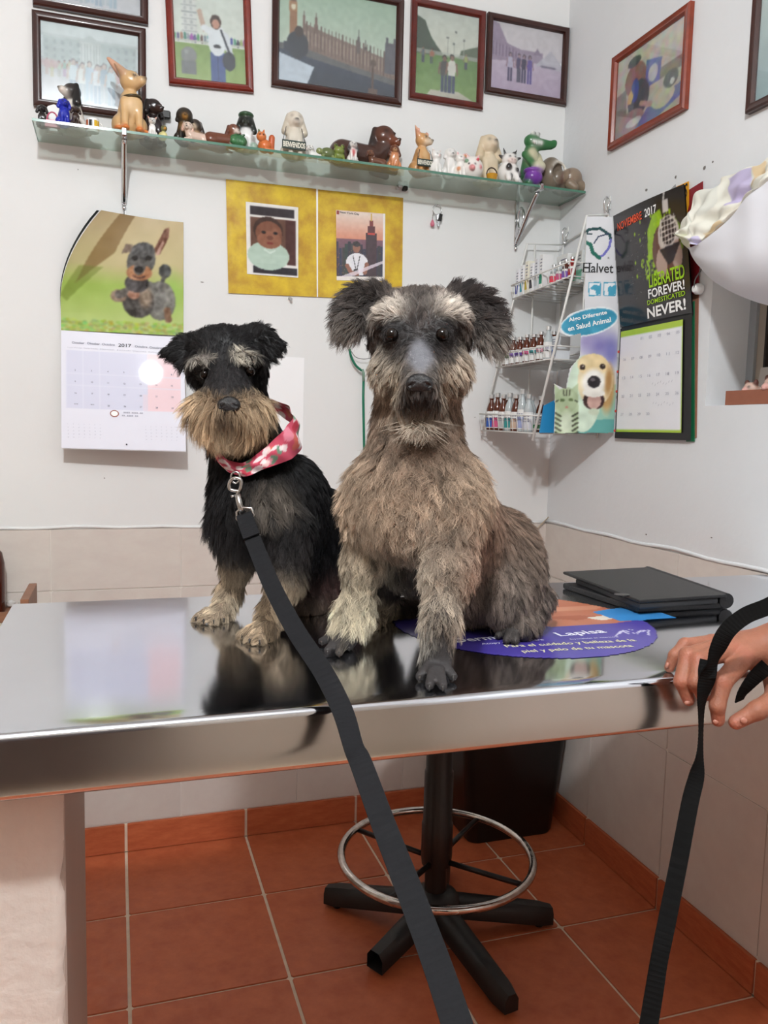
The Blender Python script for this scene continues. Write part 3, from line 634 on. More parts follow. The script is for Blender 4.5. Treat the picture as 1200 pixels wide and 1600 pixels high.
# ================================================================ glass shelf and brackets
SHZ = 1.871; SHT = 0.006
m_shelf = M_thin('shelf_glass', (238, 247, 242), 0.02, 1.45, (226, 234, 230), 0.12)
m_edge = M('glass_edge', (70, 118, 98), rough=0.12, spec=0.8)
sh = empty('glass_shelf', (-0.735, -0.075, SHZ-SHT), label='long clear glass wall shelf carrying the animal figurines', cat='shelf')
MB().box((-1.462, -0.1485, SHZ-SHT), (-0.009, -0.001, SHZ)).build('pane', m_shelf, sh)
MB().box((-1.4622, -0.150, SHZ-SHT), (-0.0088, -0.1487, SHZ)).box((-1.4635, -0.150, SHZ-SHT), (-1.4622, -0.001, SHZ)).box((-0.0088, -0.150, SHZ-SHT), (-0.0075, -0.001, SHZ)).build('edge', m_edge, sh)
m_silver = M('silver_metal', (210, 210, 212), rough=0.14, metal=1)
def bracket(x, lab, strut=True):
    b = empty('shelf_bracket', (x, 0, 1.74), label=lab, cat='bracket', group='shelf brackets')
    MB().box((x-0.006, -0.006, 1.735), (x+0.006, -0.001, SHZ-SHT-0.0005), 0.0015).build('wall_bar', m_silver, b)
    if strut:
        MB().tube(spline([(x, -0.006, 1.742), (x, -0.03, 1.765), (x, -0.075, 1.812), (x, -0.125, 1.858)], 5), 0.0068, 8).build('strut', m_silver, b, True)
        MB().tube([(x, -0.03+0.018*math.cos(a), 1.808+0.030*math.sin(a)) for a in np.linspace(0, 6.28, 19)[:-1]], 0.0035, 8, closed=True).build('scroll', m_silver, b, True)
    MB().box((x-0.007, -0.152, SHZ-SHT-0.007), (x+0.007, -0.118, SHZ-SHT-0.0004), 0.002).box((x-0.005, -0.1535, SHZ-SHT-0.006), (x+0.005, -0.1505, SHZ+0.004), 0.001).build('clamp', m_silver, b)
    MB().lathe([(0.004, 0), (0.006, 0.004), (0.003, 0.012), (0.001, 0.013)], (x, -0.004, 1.732), 12, axis=(0, 0, -1)).build('drop_finial', m_silver, b, True)
    return b
bracket(-1.262, 'silver shelf bracket hanging over the dog calendar'); bracket(-0.148, 'silver scroll bracket at the corner end of the glass shelf')
b = empty('shelf_clip', (-0.513, -0.02, SHZ-0.02), label='small silver clip under the middle of the glass shelf', cat='clip')
MB().box((-0.53, -0.022, SHZ-SHT-0.010), (-0.515, -0.001, SHZ-SHT-0.0004), 0.002).build('clip_body', m_silver, b); MB().box((-0.511, -0.018, SHZ-SHT-0.012), (-0.498, -0.001, SHZ-SHT-0.0004), 0.002).build('clip_tab', M('black_rubber'), b)
# ================================================================ things on the back wall
X_, Z_, NB = arr((1., 0, 0)), arr((0, 0, 1.)), arr((0, -1., 0))
m_gloss = M('glossy_print', attr='col', rough=0.16, spec=0.55, coat=0.3)
m_paper = M('white_paper', (236, 236, 240), rough=0.45)
m_ink = M('grey_ink', (120, 122, 140), rough=0.6); m_inkd = M('dark_ink', (48, 50, 62), rough=0.6); m_inkl = M('pale_ink', (176, 178, 192), rough=0.6)
m_white = M('white_print', (244, 244, 242), rough=0.5)
# --- dog calendar
oc = empty('wall_calendar', (-1.265, -0.01, 1.11), label='large dog calendar showing a leaping grey dog above the month page', cat='calendar')
cx0, cx1, cz0, czm, cz1 = -1.416, -1.114, 1.114, 1.410, 1.702
c = Canvas(140, 134); c.grad((196, 178, 140), (186, 178, 130), 0, 0.42); c.grad((186, 178, 130), (158, 186, 92), 0.42, 0.6); c.grad((158, 186, 92), (186, 204, 132), 0.6, 1)
c.ell(0.62, 0.3, 0.5, 0.3, (206, 190, 150), 0.6, 0.9); c.poly([(0.12, 0.55), (0.22, 0.0), (0.4, 0.0), (0.36, 0.32), (0.1, 0.6)], (128, 102, 62), 0.75); c.poly([(0, 0.7), (0.1, 0.45), (0.3, 0.45), (0.05, 0.75)], (104, 122, 48), 0.5)
c.ell(0.9, 0.62, 0.12, 0.25, (140, 190, 80), 0.5, 0.8)
for i in range(300): c.ell(c.r.random(), 0.9+0.1*c.r.random(), 0.02, 0.012, tuple(np.array((150, 170, 84))+c.r.integers(-30, 40, 3)), 0.6)
_before = c.a.copy(); G1, G2, TAN = (92, 92, 90), (58, 58, 60), (168, 128, 92)
c.ell(0.80, 0.70, 0.13, 0.17, (112, 112, 106)); c.ell(0.7, 0.68, 0.15, 0.14, (104, 104, 100)); c.ell(0.83, 0.44, 0.055, 0.06, (62, 66, 66)); c.line([(0.83, 0.48), (0.80, 0.58)], 0.035, (88, 88, 86)); c.line([(0.86, 0.78), (0.87, 0.86)], 0.06, (128, 98, 76))
c.ell(0.62, 0.72, 0.13, 0.14, (66, 64, 62)); c.ell(0.68, 0.68, 0.07, 0.12, (150, 132, 112), 0.8, 0.5); c.ell(0.46, 0.68, 0.065, 0.055, (128, 108, 92)); c.line([(0.46, 0.67), (0.56, 0.62)], 0.07, (84, 80, 76)); c.ell(0.58, 0.66, 0.05, 0.04, (160, 120, 100)); c.ell(0.6, 0.56, 0.1, 0.08, (58, 56, 58))
c.poly([(0.70, 0.28), (0.78, 0.08), (0.83, 0.06), (0.84, 0.14), (0.77, 0.3)], (112, 74, 58)); c.poly([(0.73, 0.3), (0.78, 0.17), (0.80, 0.2), (0.76, 0.31)], (196, 160, 146)); c.poly([(0.5, 0.24), (0.43, 0.24), (0.42, 0.32), (0.52, 0.3)], (120, 104, 90))
c.ell(0.61, 0.36, 0.125, 0.15, G1); c.ell(0.61, 0.28, 0.11, 0.07, (80, 80, 80)); c.ell(0.55, 0.35, 0.03, 0.02, (34, 32, 32)); c.ell(0.67, 0.34, 0.03, 0.02, (34, 32, 32)); c.ell(0.61, 0.47, 0.11, 0.07, (166, 118, 84)); c.ell(0.605, 0.42, 0.05, 0.07, (98, 96, 94)); c.ell(0.605, 0.445, 0.04, 0.028, (24, 22, 24)); c.line([(0.56, 0.5), (0.61, 0.52), (0.66, 0.5)], 0.012, (60, 34, 30)); c.fuzz(_before, 26).blur(2).noise(5, 14)
def xl(v): return np.where(v > 0.25, cx0+0.10*np.clip((v-0.25)/0.75, 0, 1)**1.9, cx0)
def cal_top(off=0.0, dx=0.0):
    def f(u, v):
        l = xl(v)+dx*np.clip(v*1.3-0.2, 0, 1); x = l+(cx1-l)*u; y = -0.008-off-0.055*((1-u)**2)*np.clip((v-0.15)/0.85, 0, 1)**1.3-0.002*np.sin(u*5)
        return np.stack([x, y, czm+(cz1-czm)*v+0.004*u], -1)
    return f
link('picture_page', c.mesh('picture_page', cal_top()), m_gloss, oc)
def sheet(fn, nu, nv): 
    v, u = np.mgrid[0:nv, 0:nu]; P = fn((u/(nu-1)).ravel(), (v/(nv-1)).ravel()); i = v*nu+u
    return P, np.stack([i[:-1, :-1], i[:-1, 1:], i[1:, 1:], i[1:, :-1]], -1).reshape(-1, 4)
for k_, (colr, dx) in enumerate((((232, 232, 230), -0.004), ((38, 46, 44), -0.011))):
    P, F = sheet(lambda u, v: cal_top(-0.003-0.002*k_, dx*1.0)(u, v), 20, 16); link('back_page', fast_mesh('back_page', P, F), M('cal_back%d' % k_, colr, rough=0.4), oc)
c = Canvas(100, 100, (226, 227, 238)); c.rect(0.045, 0.17, 0.69, 0.66, (212, 214, 232)); c.rect(0.69, 0.17, 0.96, 0.66, (236, 208, 214)); c.rect(0.655, 0.52, 0.70, 0.66, (236, 208, 214), 0.4)
for i in range(8): c.rect(0.045+0.1307*i-0.002, 0.17, 0.045+0.1307*i+0.002, 0.66, (222, 224, 238), 0.5)
for i in range(6): c.rect(0.045, 0.17+0.098*i-0.002, 0.96, 0.17+0.098*i+0.002, (222, 224, 238), 0.5)
low = lambda u, v: np.stack([cx0+(cx1-cx0)*u, -0.007-0.060*(1-v)-0.022*u, cz0+(czm-cz0)*v-0.003*u], -1)
link('month_page', c.mesh('month_page', low), M('month_gloss', attr='col', rough=0.45, spec=0.2, coat=0.10, coat_r=0.03), oc)
P, F = sheet(lambda u, v: low(u, v)+arr((0, 0.002, -0.002)), 6, 6); link('back_page', fast_mesh('back_page', P, F), m_paper, oc)
LP = lambda u, v: low(arr([u]), arr([v]))[0]
lw, lh = cx1-cx0, czm-cz0; SV = unit(LP(0, .9)-LP(0, .5)); SU = unit(LP(1, .5)-LP(0, .5)); SN = unit(np.cross(SU, SV)); SN = SN if SN[1] < 0 else -SN
def ctext(items, m, lift=0.0012):
    mb = MB()
    for (t, u, v, h, w) in items: put_text(mb, t, LP(u, v), SU, SV, SN, w, h, 0.01, lift=lift)
    o = mb.build('lettering', m, oc)
    if len(items) > 1: o['kind'] = 'stuff'
    return o
ctext([('2017', 0.455, 0.885, 0.0085, 0.032)], m_inkd)
ctext([('October', 0.085, 0.89, 0.0058, 0.03), ('Oktober', 0.205, 0.89, 0.0058, 0.031), ('Octobre', 0.325, 0.89, 0.0058, 0.031), ('Octubre', 0.59, 0.887, 0.0058, 0.031), ('Ottobre', 0.71, 0.885, 0.0058, 0.031), ('Outubro', 0.82, 0.883, 0.0058, 0.031)], m_ink)
it = [('1', 0.89, 0.755, 0.004, None)]
for k in range(2, 30):
    col = (k-2) % 7; row = (k-2)//7+1; it.append((str(k), 0.105+0.13*col, 0.755-0.098*row, 0.0042, None))
it += [('23/30', 0.10, 0.37, 0.003, None), ('24/31', 0.23, 0.37, 0.003, None)]
it = [i for i in it if i[0] not in ('23', '24')]
ctext(it, m_ink)
dd = MB()
for k in range(6): put_text(dd, ('Lunes Monday', 'Martes Tuesday', 'Mittwoch', 'Jeudi', 'Viernes', 'Sabado')[k], LP(0.05+0.13*k, 0.85), SU, SV, SN, 0.034, 0.003, lift=0.0012)
for q in (0.05, 0.67):
    for r in range(5):
        for k in range(7): put_text(dd, str((r*7+k) % 30+1), LP(q+0.042*k, 0.20-0.028*r), SU, SV, SN, None, 0.0024, lift=0.0012)
dd.build('small_dates', m_inkl, oc)['kind'] = 'stuff'
mb = MB(); mb.prism([(0.011*math.cos(a), 0.009*math.sin(a)) for a in np.linspace(0, 6.28, 21)[:-1]], LP(0.42, 0.305), SU, SV, SN, 0.0012); mb.build('round_emblem', M('emblem_brown', (150, 84, 66), rough=0.5), oc)
mb = MB(); mb.prism([(0.0085*math.cos(a), 0.0066*math.sin(a)) for a in np.linspace(0, 6.28, 21)[:-1]], LP(0.42, 0.305)+SN*0.0012, SU, SV, SN, 0.0005); mb.build('emblem_centre', m_white, oc)
mb = MB()
for j, (w, y) in enumerate(((0.055, 0.312), (0.043, 0.286))):
    for k in range(int(w/0.004)): 
        if (k*7+j) % 5: mb.prism([(0, 0), (0.0032, 0), (0.0032, 0.0034), (0, 0.0034)], LP(0.48, y)+SU*0.004*k, SU, SV, SN, 0.0012)
mb.build('address_lines', m_inkl, oc)
MB().lathe([(0.002, 0), (0.002, 0.003)], LP(0.515, 0.045), 8, axis=(0, -1, 0)).build('hole', m_inkd, oc)
nl = empty('nail', (-1.262, -0.01, cz1+0.008), label='small wire ring and nail holding the dog calendar', cat='nail')
MB().tube([(-1.262+0.0035*math.cos(a), -0.012, cz1+0.010+0.007*math.sin(a)) for a in np.linspace(0, 6.28, 15)[:-1]], 0.001, 6, closed=True).build('ring', m_silver, nl, True)
MB().tube([(-1.262, 0.0, cz1+0.016), (-1.262, -0.017, cz1+0.0165)], 0.0014, 6).build('shank', m_silver, nl, True)
# --- yellow card with two photos
m_yel = M('yellow_brushed_card', (222, 192, 34), rough=0.35, vscale=13, col2=(172, 126, 8), bump=0.3, bscale=26, coat=0.3)
yc = empty('photo_card', (-0.754, -0.004, 1.54), label='yellow marbled double card with two snapshots pinned under the shelf', cat='card')
def pq(pxs): return [ony(*p, -0.004) for p in pxs]
for pts in (((353, 280), (494, 295), (495, 464), (357, 458)), ((497, 296), (630, 309), (628, 470), (497, 464))):
    Q = pq(pts); mb = MB(); mb.add([q+arr((0, .0028, 0)) for q in Q]+[q for q in Q], [(0, 1, 2, 3), (7, 6, 5, 4), (0, 4, 5, 1), (1, 5, 6, 2), (2, 6, 7, 3), (3, 7, 4, 0)]); mb.build('card_panel', m_yel, yc)
Q = pq(((494, 295), (497, 296), (497, 464), (495, 464))); mb = MB(); mb.add([q+arr((0, .001, 0)) for q in Q], [(3, 2, 1, 0)]); mb.build('fold', m_paper, yc)
def quad_fn(pts, y):
    A, B, C_, D_ = [ony(*p, y) for p in pts]       # top left, top right, bottom right, bottom left
    return lambda u, v: ((1-u)*v)[:, None]*A+(u*v)[:, None]*B+(u*(1-v))[:, None]*C_+((1-u)*(1-v))[:, None]*D_
c = Canvas(72, 100, (226, 224, 220)); c.rect(0.08, 0.05, 0.92, 0.17, (44, 38, 44)); c.rect(0.08, 0.2, 0.95, 0.83, (96, 66, 54)); c.rect(0.75, 0.2, 0.95, 0.83, (70, 36, 34)); c.rect(0.12, 0.87, 0.97, 0.97, (36, 34, 44))
c.ell(0.42, 0.72, 0.4, 0.2, (176, 198, 184)); c.rect(0.1, 0.7, 0.78, 0.83, (180, 202, 188)); c.ell(0.42, 0.37, 0.28, 0.19, (58, 38, 32)); c.ell(0.43, 0.41, 0.25, 0.17, (120, 76, 58)); c.ell(0.44, 0.5, 0.23, 0.12, (138, 90, 70)); c.ell(0.55, 0.36, 0.08, 0.05, (150, 102, 80), 0.6, 0.8); c.ell(0.33, 0.4, 0.045, 0.02, (30, 22, 22)); c.ell(0.56, 0.4, 0.045, 0.02, (30, 22, 22)); c.ell(0.45, 0.47, 0.06, 0.03, (104, 62, 48)); c.ell(0.45, 0.545, 0.06, 0.018, (120, 50, 46)); c.line([(0.35, 0.64), (0.45, 0.68), (0.55, 0.64)], 0.02, (206, 222, 212)); c.blur(1).noise(6, 24)
link('baby_snapshot', c.mesh('baby_snapshot', quad_fn(((384, 315), (466, 324), (466, 434), (386, 428)), -0.0055)), m_gloss, yc)
c = Canvas(80, 110, (226, 222, 218)); c.rect(0, 0, 1, 0.94, (216, 190, 176)); c.grad((222, 206, 194), (206, 132, 104), 0.02, 0.42); c.grad((120, 80, 92), (40, 36, 50), 0.4, 0.94); c.rect(0.95, 0, 1, 1, (228, 224, 220)); c.rect(0, 0.94, 1, 1, (228, 222, 216))
for i in range(16): x = 0.06*i; hh = 0.42+0.12*c.r.random(); c.rect(x, hh, min(x+0.055, 0.95), 0.94, tuple(np.array((44, 40, 56))+c.r.integers(-10, 14, 3)))
for i in range(60): c.rect(*(lambda x, y: (x, y, x+0.012, y+0.008))(0.93*c.r.random(), 0.55+0.38*c.r.random()), (190, 130, 70), 0.6)
c.rect(0.6, 0.3, 0.83, 0.94, (56, 34, 42)); c.rect(0.64, 0.2, 0.79, 0.32, (88, 36, 40)); c.rect(0.68, 0.12, 0.75, 0.2, (120, 40, 40)); c.rect(0.705, 0.02, 0.725, 0.13, (196, 160, 60)); c.rect(0.64, 0.3, 0.79, 0.33, (190, 60, 50))
c.ell(0.42, 0.73, 0.22, 0.13, (222, 222, 226)); c.rect(0.3, 0.72, 0.55, 0.92, (218, 218, 224)); c.line([(0.22, 0.78), (0.3, 0.88), (0.42, 0.9)], 0.06, (140, 90, 70)); c.line([(0.62, 0.76), (0.58, 0.88)], 0.06, (140, 90, 70)); c.ell(0.41, 0.52, 0.075, 0.075, (140, 92, 72)); c.ell(0.41, 0.47, 0.08, 0.04, (40, 30, 30)); c.line([(0.34, 0.64), (0.4, 0.84)], 0.012, (30, 30, 34)); c.line([(0.48, 0.64), (0.42, 0.84)], 0.012, (30, 30, 34)); c.ell(0.4, 0.85, 0.05, 0.025, (30, 30, 34)); c.poly([(0.05, 0.95), (0.95, 0.70), (0.95, 0.74), (0.35, 0.93)], (226, 214, 224), 0.8); c.noise(5, 30)
pc = link('city_snapshot', c.mesh('city_snapshot', quad_fn(((525, 328), (602, 334), (601, 439), (526, 438)), -0.0055)), m_gloss, yc)
mb = MB(); a_ = ony(531, 334, -0.006); put_text(mb, 'New York City', a_, X_, Z_, NB, 0.056, 0.0075, 0.01); mb.build('lettering', m_inkd, yc)
mb = MB(); a_ = ony(526, 333, -0.006); mb.prism([(0, 0), (0.007, 0), (0.007, 0.010), (0, 0.010)], a_-Z_*0.003, X_, Z_, NB, 0.0004); mb.build('stamp', M('stamp_red', (150, 70, 64)), yc)
pn = empty('push_pin', ony(452, 468, -0.005), label='small clear push pin under the yellow card', cat='pin')
mb = MB(); p_ = ony(452, 466, -0.004); mb.lathe([(0.004, 0), (0.003, 0.004), (0.0022, 0.009), (0.0045, 0.011), (0.0045, 0.013)], p_, 10, axis=(0.2, -1, -0.3)); mb.build('pin_head', M('smoky_plastic', (170, 170, 168), rough=0.2), pn, True, 40)
# --- keys
kb = empty('keys', ony(682, 357, -0.006), label='bunch of keys with a pink charm on a nail under the shelf', cat='keys')
kc = ony(683, 328, -0.008)
MB().tube([kc+arr((0.0135*math.cos(a), 0, 0.0135*math.sin(a))) for a in np.linspace(0, 6.28, 25)[:-1]], 0.0011, 6, closed=True).build('key_ring', m_silver, kb, True)
for k_, (dx, an, mt) in enumerate(((0.001, 0.06, m_silver), (0.008, -0.12, m_silver), (0.010, -0.2, M('black_plastic')))):
    ux = arr((math.sin(an), 0, -math.cos(an))); vx = arr((math.cos(an), 0, math.sin(an))); o_ = kc+arr((dx, -0.002-0.002*k_, -0.012))
    sh_ = [(0.0, 0.005), (0.004, 0.006), (0.014, 0.0055), (0.016, 0.002), (0.034, 0.002), (0.036, 0), (0.034, -0.002), (0.03, -0.0035), (0.027, -0.002), (0.024, -0.0035), (0.016, -0.002), (0.014, -0.0055), (0.004, -0.006), (0, -0.005)]
    if k_ == 2: sh_ = [(0, 0.005), (0.02, 0.005), (0.02, -0.005), (0, -0.005)]
    MB().prism(sh_, o_, ux, vx, NB, 0.0018).build('key' if k_ < 2 else 'key_tag', mt, kb)
MB().tube([kc+arr((-0.010, 0, -0.006)), kc+arr((-0.014, 0, -0.02)), kc+arr((-0.014, 0, -0.03))], 0.0009, 6).build('charm_chain', m_silver, kb, True)
MB().lathe([(0.0005, -0.011), (0.005, -0.009), (0.0065, -0.003), (0.004, 0.004), (0.0015, 0.009)], kc+arr((-0.014, -0.002, -0.038)), 12).build('charm', M('pink_charm', (206, 118, 138), rough=0.3), kb, True)
MB().tube([kc+arr((0, 0.009, 0.0125)), kc+arr((0, -0.004, 0.0135))], 0.0013, 6).build('nail', m_silver, kb, True)
# --- stethoscope
sg = empty('stethoscope', ony(568, 648, -0.02), label='green stethoscope hanging on the wall behind the grey brown dog', cat='stethoscope')
m_green = M('green_rubber', (22, 112, 84), rough=0.35)
Y_ = lambda L: [ony(*p, -0.02) for p in L]
for m_ in (1, -1):
    f_ = lambda x: 569+(x-569)*m_
    MB().tube(spline(Y_([(f_(546), 545), (f_(549), 558), (f_(556), 571), (f_(565), 579)]), 6), 0.0035, 8).build('ear_hose', m_green, sg, True)
    MB().tube(spline(Y_([(f_(556), 470), (f_(546), 505), (f_(543), 530), (f_(546), 547)]), 6), 0.0016, 8).build('ear_tube', m_silver, sg, True)
    MB().lathe([(0.001, -0.006), (0.005, -0.003), (0.005, 0.003), (0.002, 0.007)], ony(f_(557), 468, -0.02), 10).build('ear_tip', M('black_rubber'), sg, True)
MB().tube(spline(Y_([(549, 549), (556, 558), (569, 561), (582, 558), (589, 549)]), 6), 0.001, 6).build('spring', M('dark_steel', (120, 122, 124), rough=0.3, metal=1), sg, True)
MB().tube(Y_([(566, 577), (568, 583), (568, 596)]), 0.0042, 8).build('joint', M('green_clear', (120, 150, 134), rough=0.2), sg, True)
MB().tube(Y_([(568, 593), (567.5, 620), (568, 649), (569, 700), (571, 740)]), 0.0037, 8).build('hose', m_green, sg, True)
MB().lathe([(0.002, 0), (0.018, 0.002), (0.02, 0.006), (0.008, 0.011), (0.001, 0.012)], ony(571, 752, -0.008), 18, axis=(0, -1, 0)).build('chest_piece', m_silver, sg, True, 40)
# --- thin pale rectangle on the wall behind the black dog
mb = MB(); A, B, C_, D_ = ony(416, 556, -0.002), ony(473, 557, -0.002), ony(473, 790, -0.002), ony(416, 790, -0.002)
ws = mb.prism([(0, 0), (B[0]-A[0], 0), (B[0]-A[0], A[2]-D_[2]), (0, A[2]-D_[2])], D_, X_, Z_, NB, 0.0008).build('pale_rectangle', M('pale_rectangle_white', (242, 243, 244), rough=0.3)); tag(ws, 'plain thin white rectangle on the wall behind the black dog', 'wall_rectangle')
# --- left counter, bottle, wooden tray
ct = empty('side_counter', (-1.85, -0.25, 0), label='low side counter with a cream top along the tiled wall', cat='counter')
MB().box((-2.5, -0.50, 0.665), (-1.458, -0.004, 0.69), 0.003).build('counter_top', M('cream_laminate', (222, 220, 200), rough=0.4), ct)
MB().box((-2.5, -0.47, 0.0), (-1.49, -0.012, 0.664)).build('counter_body', M('counter_body', (196, 186, 172), rough=0.6), ct)
wt = empty('wooden_tray', (-1.48, -0.13, 0.69), label='brown wooden tray end sticking up beside the steel table corner', cat='tray')
m_wd = M('brown_wood', (140, 96, 72), rough=0.5, var=0.2, vscale=8, stretch=(1, 10, 10))
b0, b1 = onz(52, 935, 0.80), onz(56, 915, 0.80)
MB().box((-1.492, -0.31, 0.6905), (-1.474, -0.115, 0.782), 0.001).build('side_rail', m_wd, wt)
MB().box((-1.95, -0.135, 0.6905), (-1.4925, -0.125, 0.716), 0.001).build('front_rail', m_wd, wt)
MB().box((-1.95, -0.1245, 0.6905), (-1.4925, -0.012, 0.702)).build('tray_base', m_wd, wt)
bt = empty('amber_bottle', (-1.62, -0.065, 0.702), label='dark amber bottle standing on the wooden tray', cat='bottle')
bp_ = onz(-16, 948, 0.702); bp_[1] = -0.065; bp_[0] = ony(-13, 930, -0.065)[0]
MB().lathe([(0.0005, 0), (0.029, 0.001), (0.031, 0.006), (0.031, 0.125), (0.026, 0.15), (0.013, 0.165), (0.012, 0.178)], (bp_[0], bp_[1], 0.7023), 24).build('glass', M('amber_glass', (70, 24, 12), rough=0.08, spec=0.7), bt, True, 50)
MB().lathe([(0.0005, 0.176), (0.015, 0.177), (0.015, 0.2), (0.0005, 0.202)], (bp_[0], bp_[1], 0.7023), 20).build('cap', M('white_enamel'), bt, True, 40)
pr = []
for k in range(9): pr.append(ell((0.016*random.uniform(-1, 1), 0.012*random.uniform(-1, 1), 0.006+0.012*random.random()), (0.006+0.004*random.random(), 0.006, 0.004+0.003*random.random()), (214, 212, 208)))
V, F, C_ = sdf_surface(pr, 0.0012, 0.003); pg = onz(24, 946, 0.705)
V = V+arr((pg[0], pg[1], 0)); V[:, 2] += 0.7023-V[:, 2].min()
gz = link('crumpled_wrapper', fast_mesh('crumpled_wrapper', V, F, C_), M('wrapper', attr='col', rough=0.3)); tag(gz, 'small crumpled pale wrapper lying on the wooden tray', 'wrapper')
# --- loose wire in the corner above the dado
A = ony(856, 806, -0.004); wq = empty('loose_wire', A, label='short loose beige wire sticking out of the corner above the dado', cat='wire')
MB().tube(spline([ony(859, 805, -0.006), ony(855, 810, -0.012), ony(848, 817, -0.014), ony(833, 832, -0.012), ony(818, 848, -0.008)], 5), 0.0016, 6).build('wire', M('beige_wire', (170, 152, 124), rough=0.5), wq, True)
MB().lathe([(0.003, 0), (0.003, 0.004)], ony(859, 805, -0.008), 8, axis=(0.5, -1, 0.3)).build('wire_tip', M('dark_steel'), wq)
# ================================================================ wire rack on the right wall with medicine bottles
m_wire = M('white_wire', (222, 222, 218), rough=0.35)
rk = empty('wire_rack', (-0.12, -0.15, 1.17), label='white wire display rack hung in the corner holding medicine bottles', cat='rack')
FY, NY = -0.035, -0.270
def rail(z, s):   # front rail x at height z (s=0 far side, 1 near side)
    (x0, z0), (x1, z1) = (((-0.126, 1.737), (-0.250, 1.185)), ((-0.073, 1.768), (-0.206, 1.171)))[s]
    return x0+(x1-x0)*(z0-z)/(z0-z1)
W = lambda *p: MB().tube(p, 0.0028, 8)
far = [(-0.006, FY, 1.745), (-0.126, FY, 1.737), (-0.252, FY, 1.175)]; near = [(-0.006, NY, 1.778), (-0.073, NY, 1.768), (-0.208, NY, 1.160)]
W(*far).build('side_rail', m_wire, rk, True); MB().tube(near, 0.0038, 8).build('side_rail', m_wire, rk, True)
W((-0.006, FY, 1.745), (-0.006, FY, 1.18)).build('back_rail', m_wire, rk, True); W((-0.006, NY, 1.778), (-0.006, NY, 1.17)).build('back_rail', m_wire, rk, True)
W((-0.006, FY, 1.745), (-0.006, NY, 1.778)).build('top_rail', m_wire, rk, True)
W((-0.10, FY, 1.735), (-0.10, FY, 1.19)).build('side_brace', m_wire, rk, True); W((-0.07, NY, 1.76), (-0.07, NY, 1.19)).build('side_brace', m_wire, rk, True)
bask = []
for (zf, zn, dh) in ((1.185, 1.180, 0.048), (1.372, 1.382, 0.036), (1.574, 1.606, 0.038)):
    xf, xn = rail(zf, 0)-0.004, rail(zn, 1)-0.004; bask.append((zf, zn, xf, xn))
    bk = MB().tube([(-0.008, FY, zf), (xf, FY, zf), (xn, NY, zn), (-0.008, NY, zn)], 0.0018, 6, closed=True)
    bk.tube([(-0.008, FY, zf+dh), (xf-0.006, FY, zf+dh), (xn-0.006, NY, zn+dh), (-0.008, NY, zn+dh)], 0.0022, 6, closed=True)
    bo = bk.build('basket', m_wire, rk, True)
    for k in range(12):
        t = k/11; y = FY+(NY-FY)*t; z = zf+(zn-zf)*t; x = xf+(xn-xf)*t
        MB().tube([(-0.010, y, z), (x, y, z), (x-0.006, y, z+dh)], 0.0013, 6).build('basket_wire', m_wire, bo, True)
for (y, z, hl) in ((-0.046, 1.757, 'wire wall hook carrying the rack close to the room corner'), (-0.262, 1.792, 'wire wall hook carrying the rack next to the black calendar')):
    hk = empty('wall_hook', (-0.004, y, z), label=hl, cat='hook', group='rack hooks')
    MB().tube(spline([(-0.001, y, z+0.03), (-0.010, y, z+0.034), (-0.016, y, z+0.02), (-0.012, y, z-0.004), (-0.004, y-0.006, z-0.012), (-0.012, y-0.012, z+0.004), (-0.006, y-0.014, z+0.02)], 5), 0.0022, 7).build('hook_wire', m_silver, hk, True)
    MB().box((-0.004, y-0.010, z+0.0), (-0.0005, y+0.010, z+0.036), 0.001).build('hook_plate', M('clear_plate', (214, 216, 214), rough=0.25), hk)
# bottles
m_amb = M('amber_vial', (84, 36, 18), rough=0.1, spec=0.7); m_clr = M('clear_vial', (176, 184, 186), rough=0.08, spec=0.7); m_cap = M('silver_cap', (206, 206, 206), rough=0.3, metal=0.7)
def bottle(p, h, r, glass, lab, stripe, label, group):
    o = empty('medicine_bottle', p, label=label, cat='bottle', group=group)
    MB().lathe([(0.0005, 0), (r*0.95, 0.0005), (r, 0.003), (r, h*0.58), (r*0.85, h*0.68), (r*0.42, h*0.80), (r*0.40, h*0.86), (r*0.52, h*0.87), (r*0.52, h*0.9)], p, 16).build('glass', glass, o, True, 50)
    MB().lathe([(r*0.5, h*0.885), (r*0.58, h*0.89), (r*0.58, h*0.99), (r*0.5, h)], p, 14).build('cap', m_cap, o, True, 40)
    lb = MB(); V = []; F = []; n = 12
    for z in (0.06, 0.52):
        for k in range(n+1): a = math.radians(100+200*k/n); V.append(arr(p)+arr(((r+0.0004)*math.cos(a)*1.0, (r+0.0004)*math.sin(a), h*z)))
    for k in range(n): F.append((k, k+1, n+2+k, n+1+k))
    lo_ = lb.add(V, F).build('paper_label', M('lab_white', (226, 226, 224), rough=0.5), o, True)
    V = []
    for z in (stripe[1], stripe[2]):
        for k in range(n+1): a = math.radians(104+192*k/n); V.append(arr(p)+arr(((r+0.0009)*math.cos(a), (r+0.0009)*math.sin(a), h*z)))
    MB().add(V, F).build('colour_band', M('band_%d_%d_%d' % stripe[0], stripe[0], rough=0.5), lo_, True)
    V = []; F = []
    for j in range(3):
        for k in range(5):
            b = len(V); z0 = 0.40-0.07*j
            for (dk, dz) in ((0, 0), (0.7, 0), (0.7, 0.025), (0, 0.025)): a = math.radians(125+26*(k+dk)); V.append(arr(p)+arr(((r+0.001)*math.cos(a), (r+0.001)*math.sin(a), h*(z0+dz))))
            F.append((b, b+1, b+2, b+3))
    MB().add(V, F).build('label_print', m_ink, lo_)
    return o
BL, PK, TE, PU, GR = (52, 92, 176), (206, 84, 128), (48, 140, 140), (120, 84, 170), (70, 140, 90)
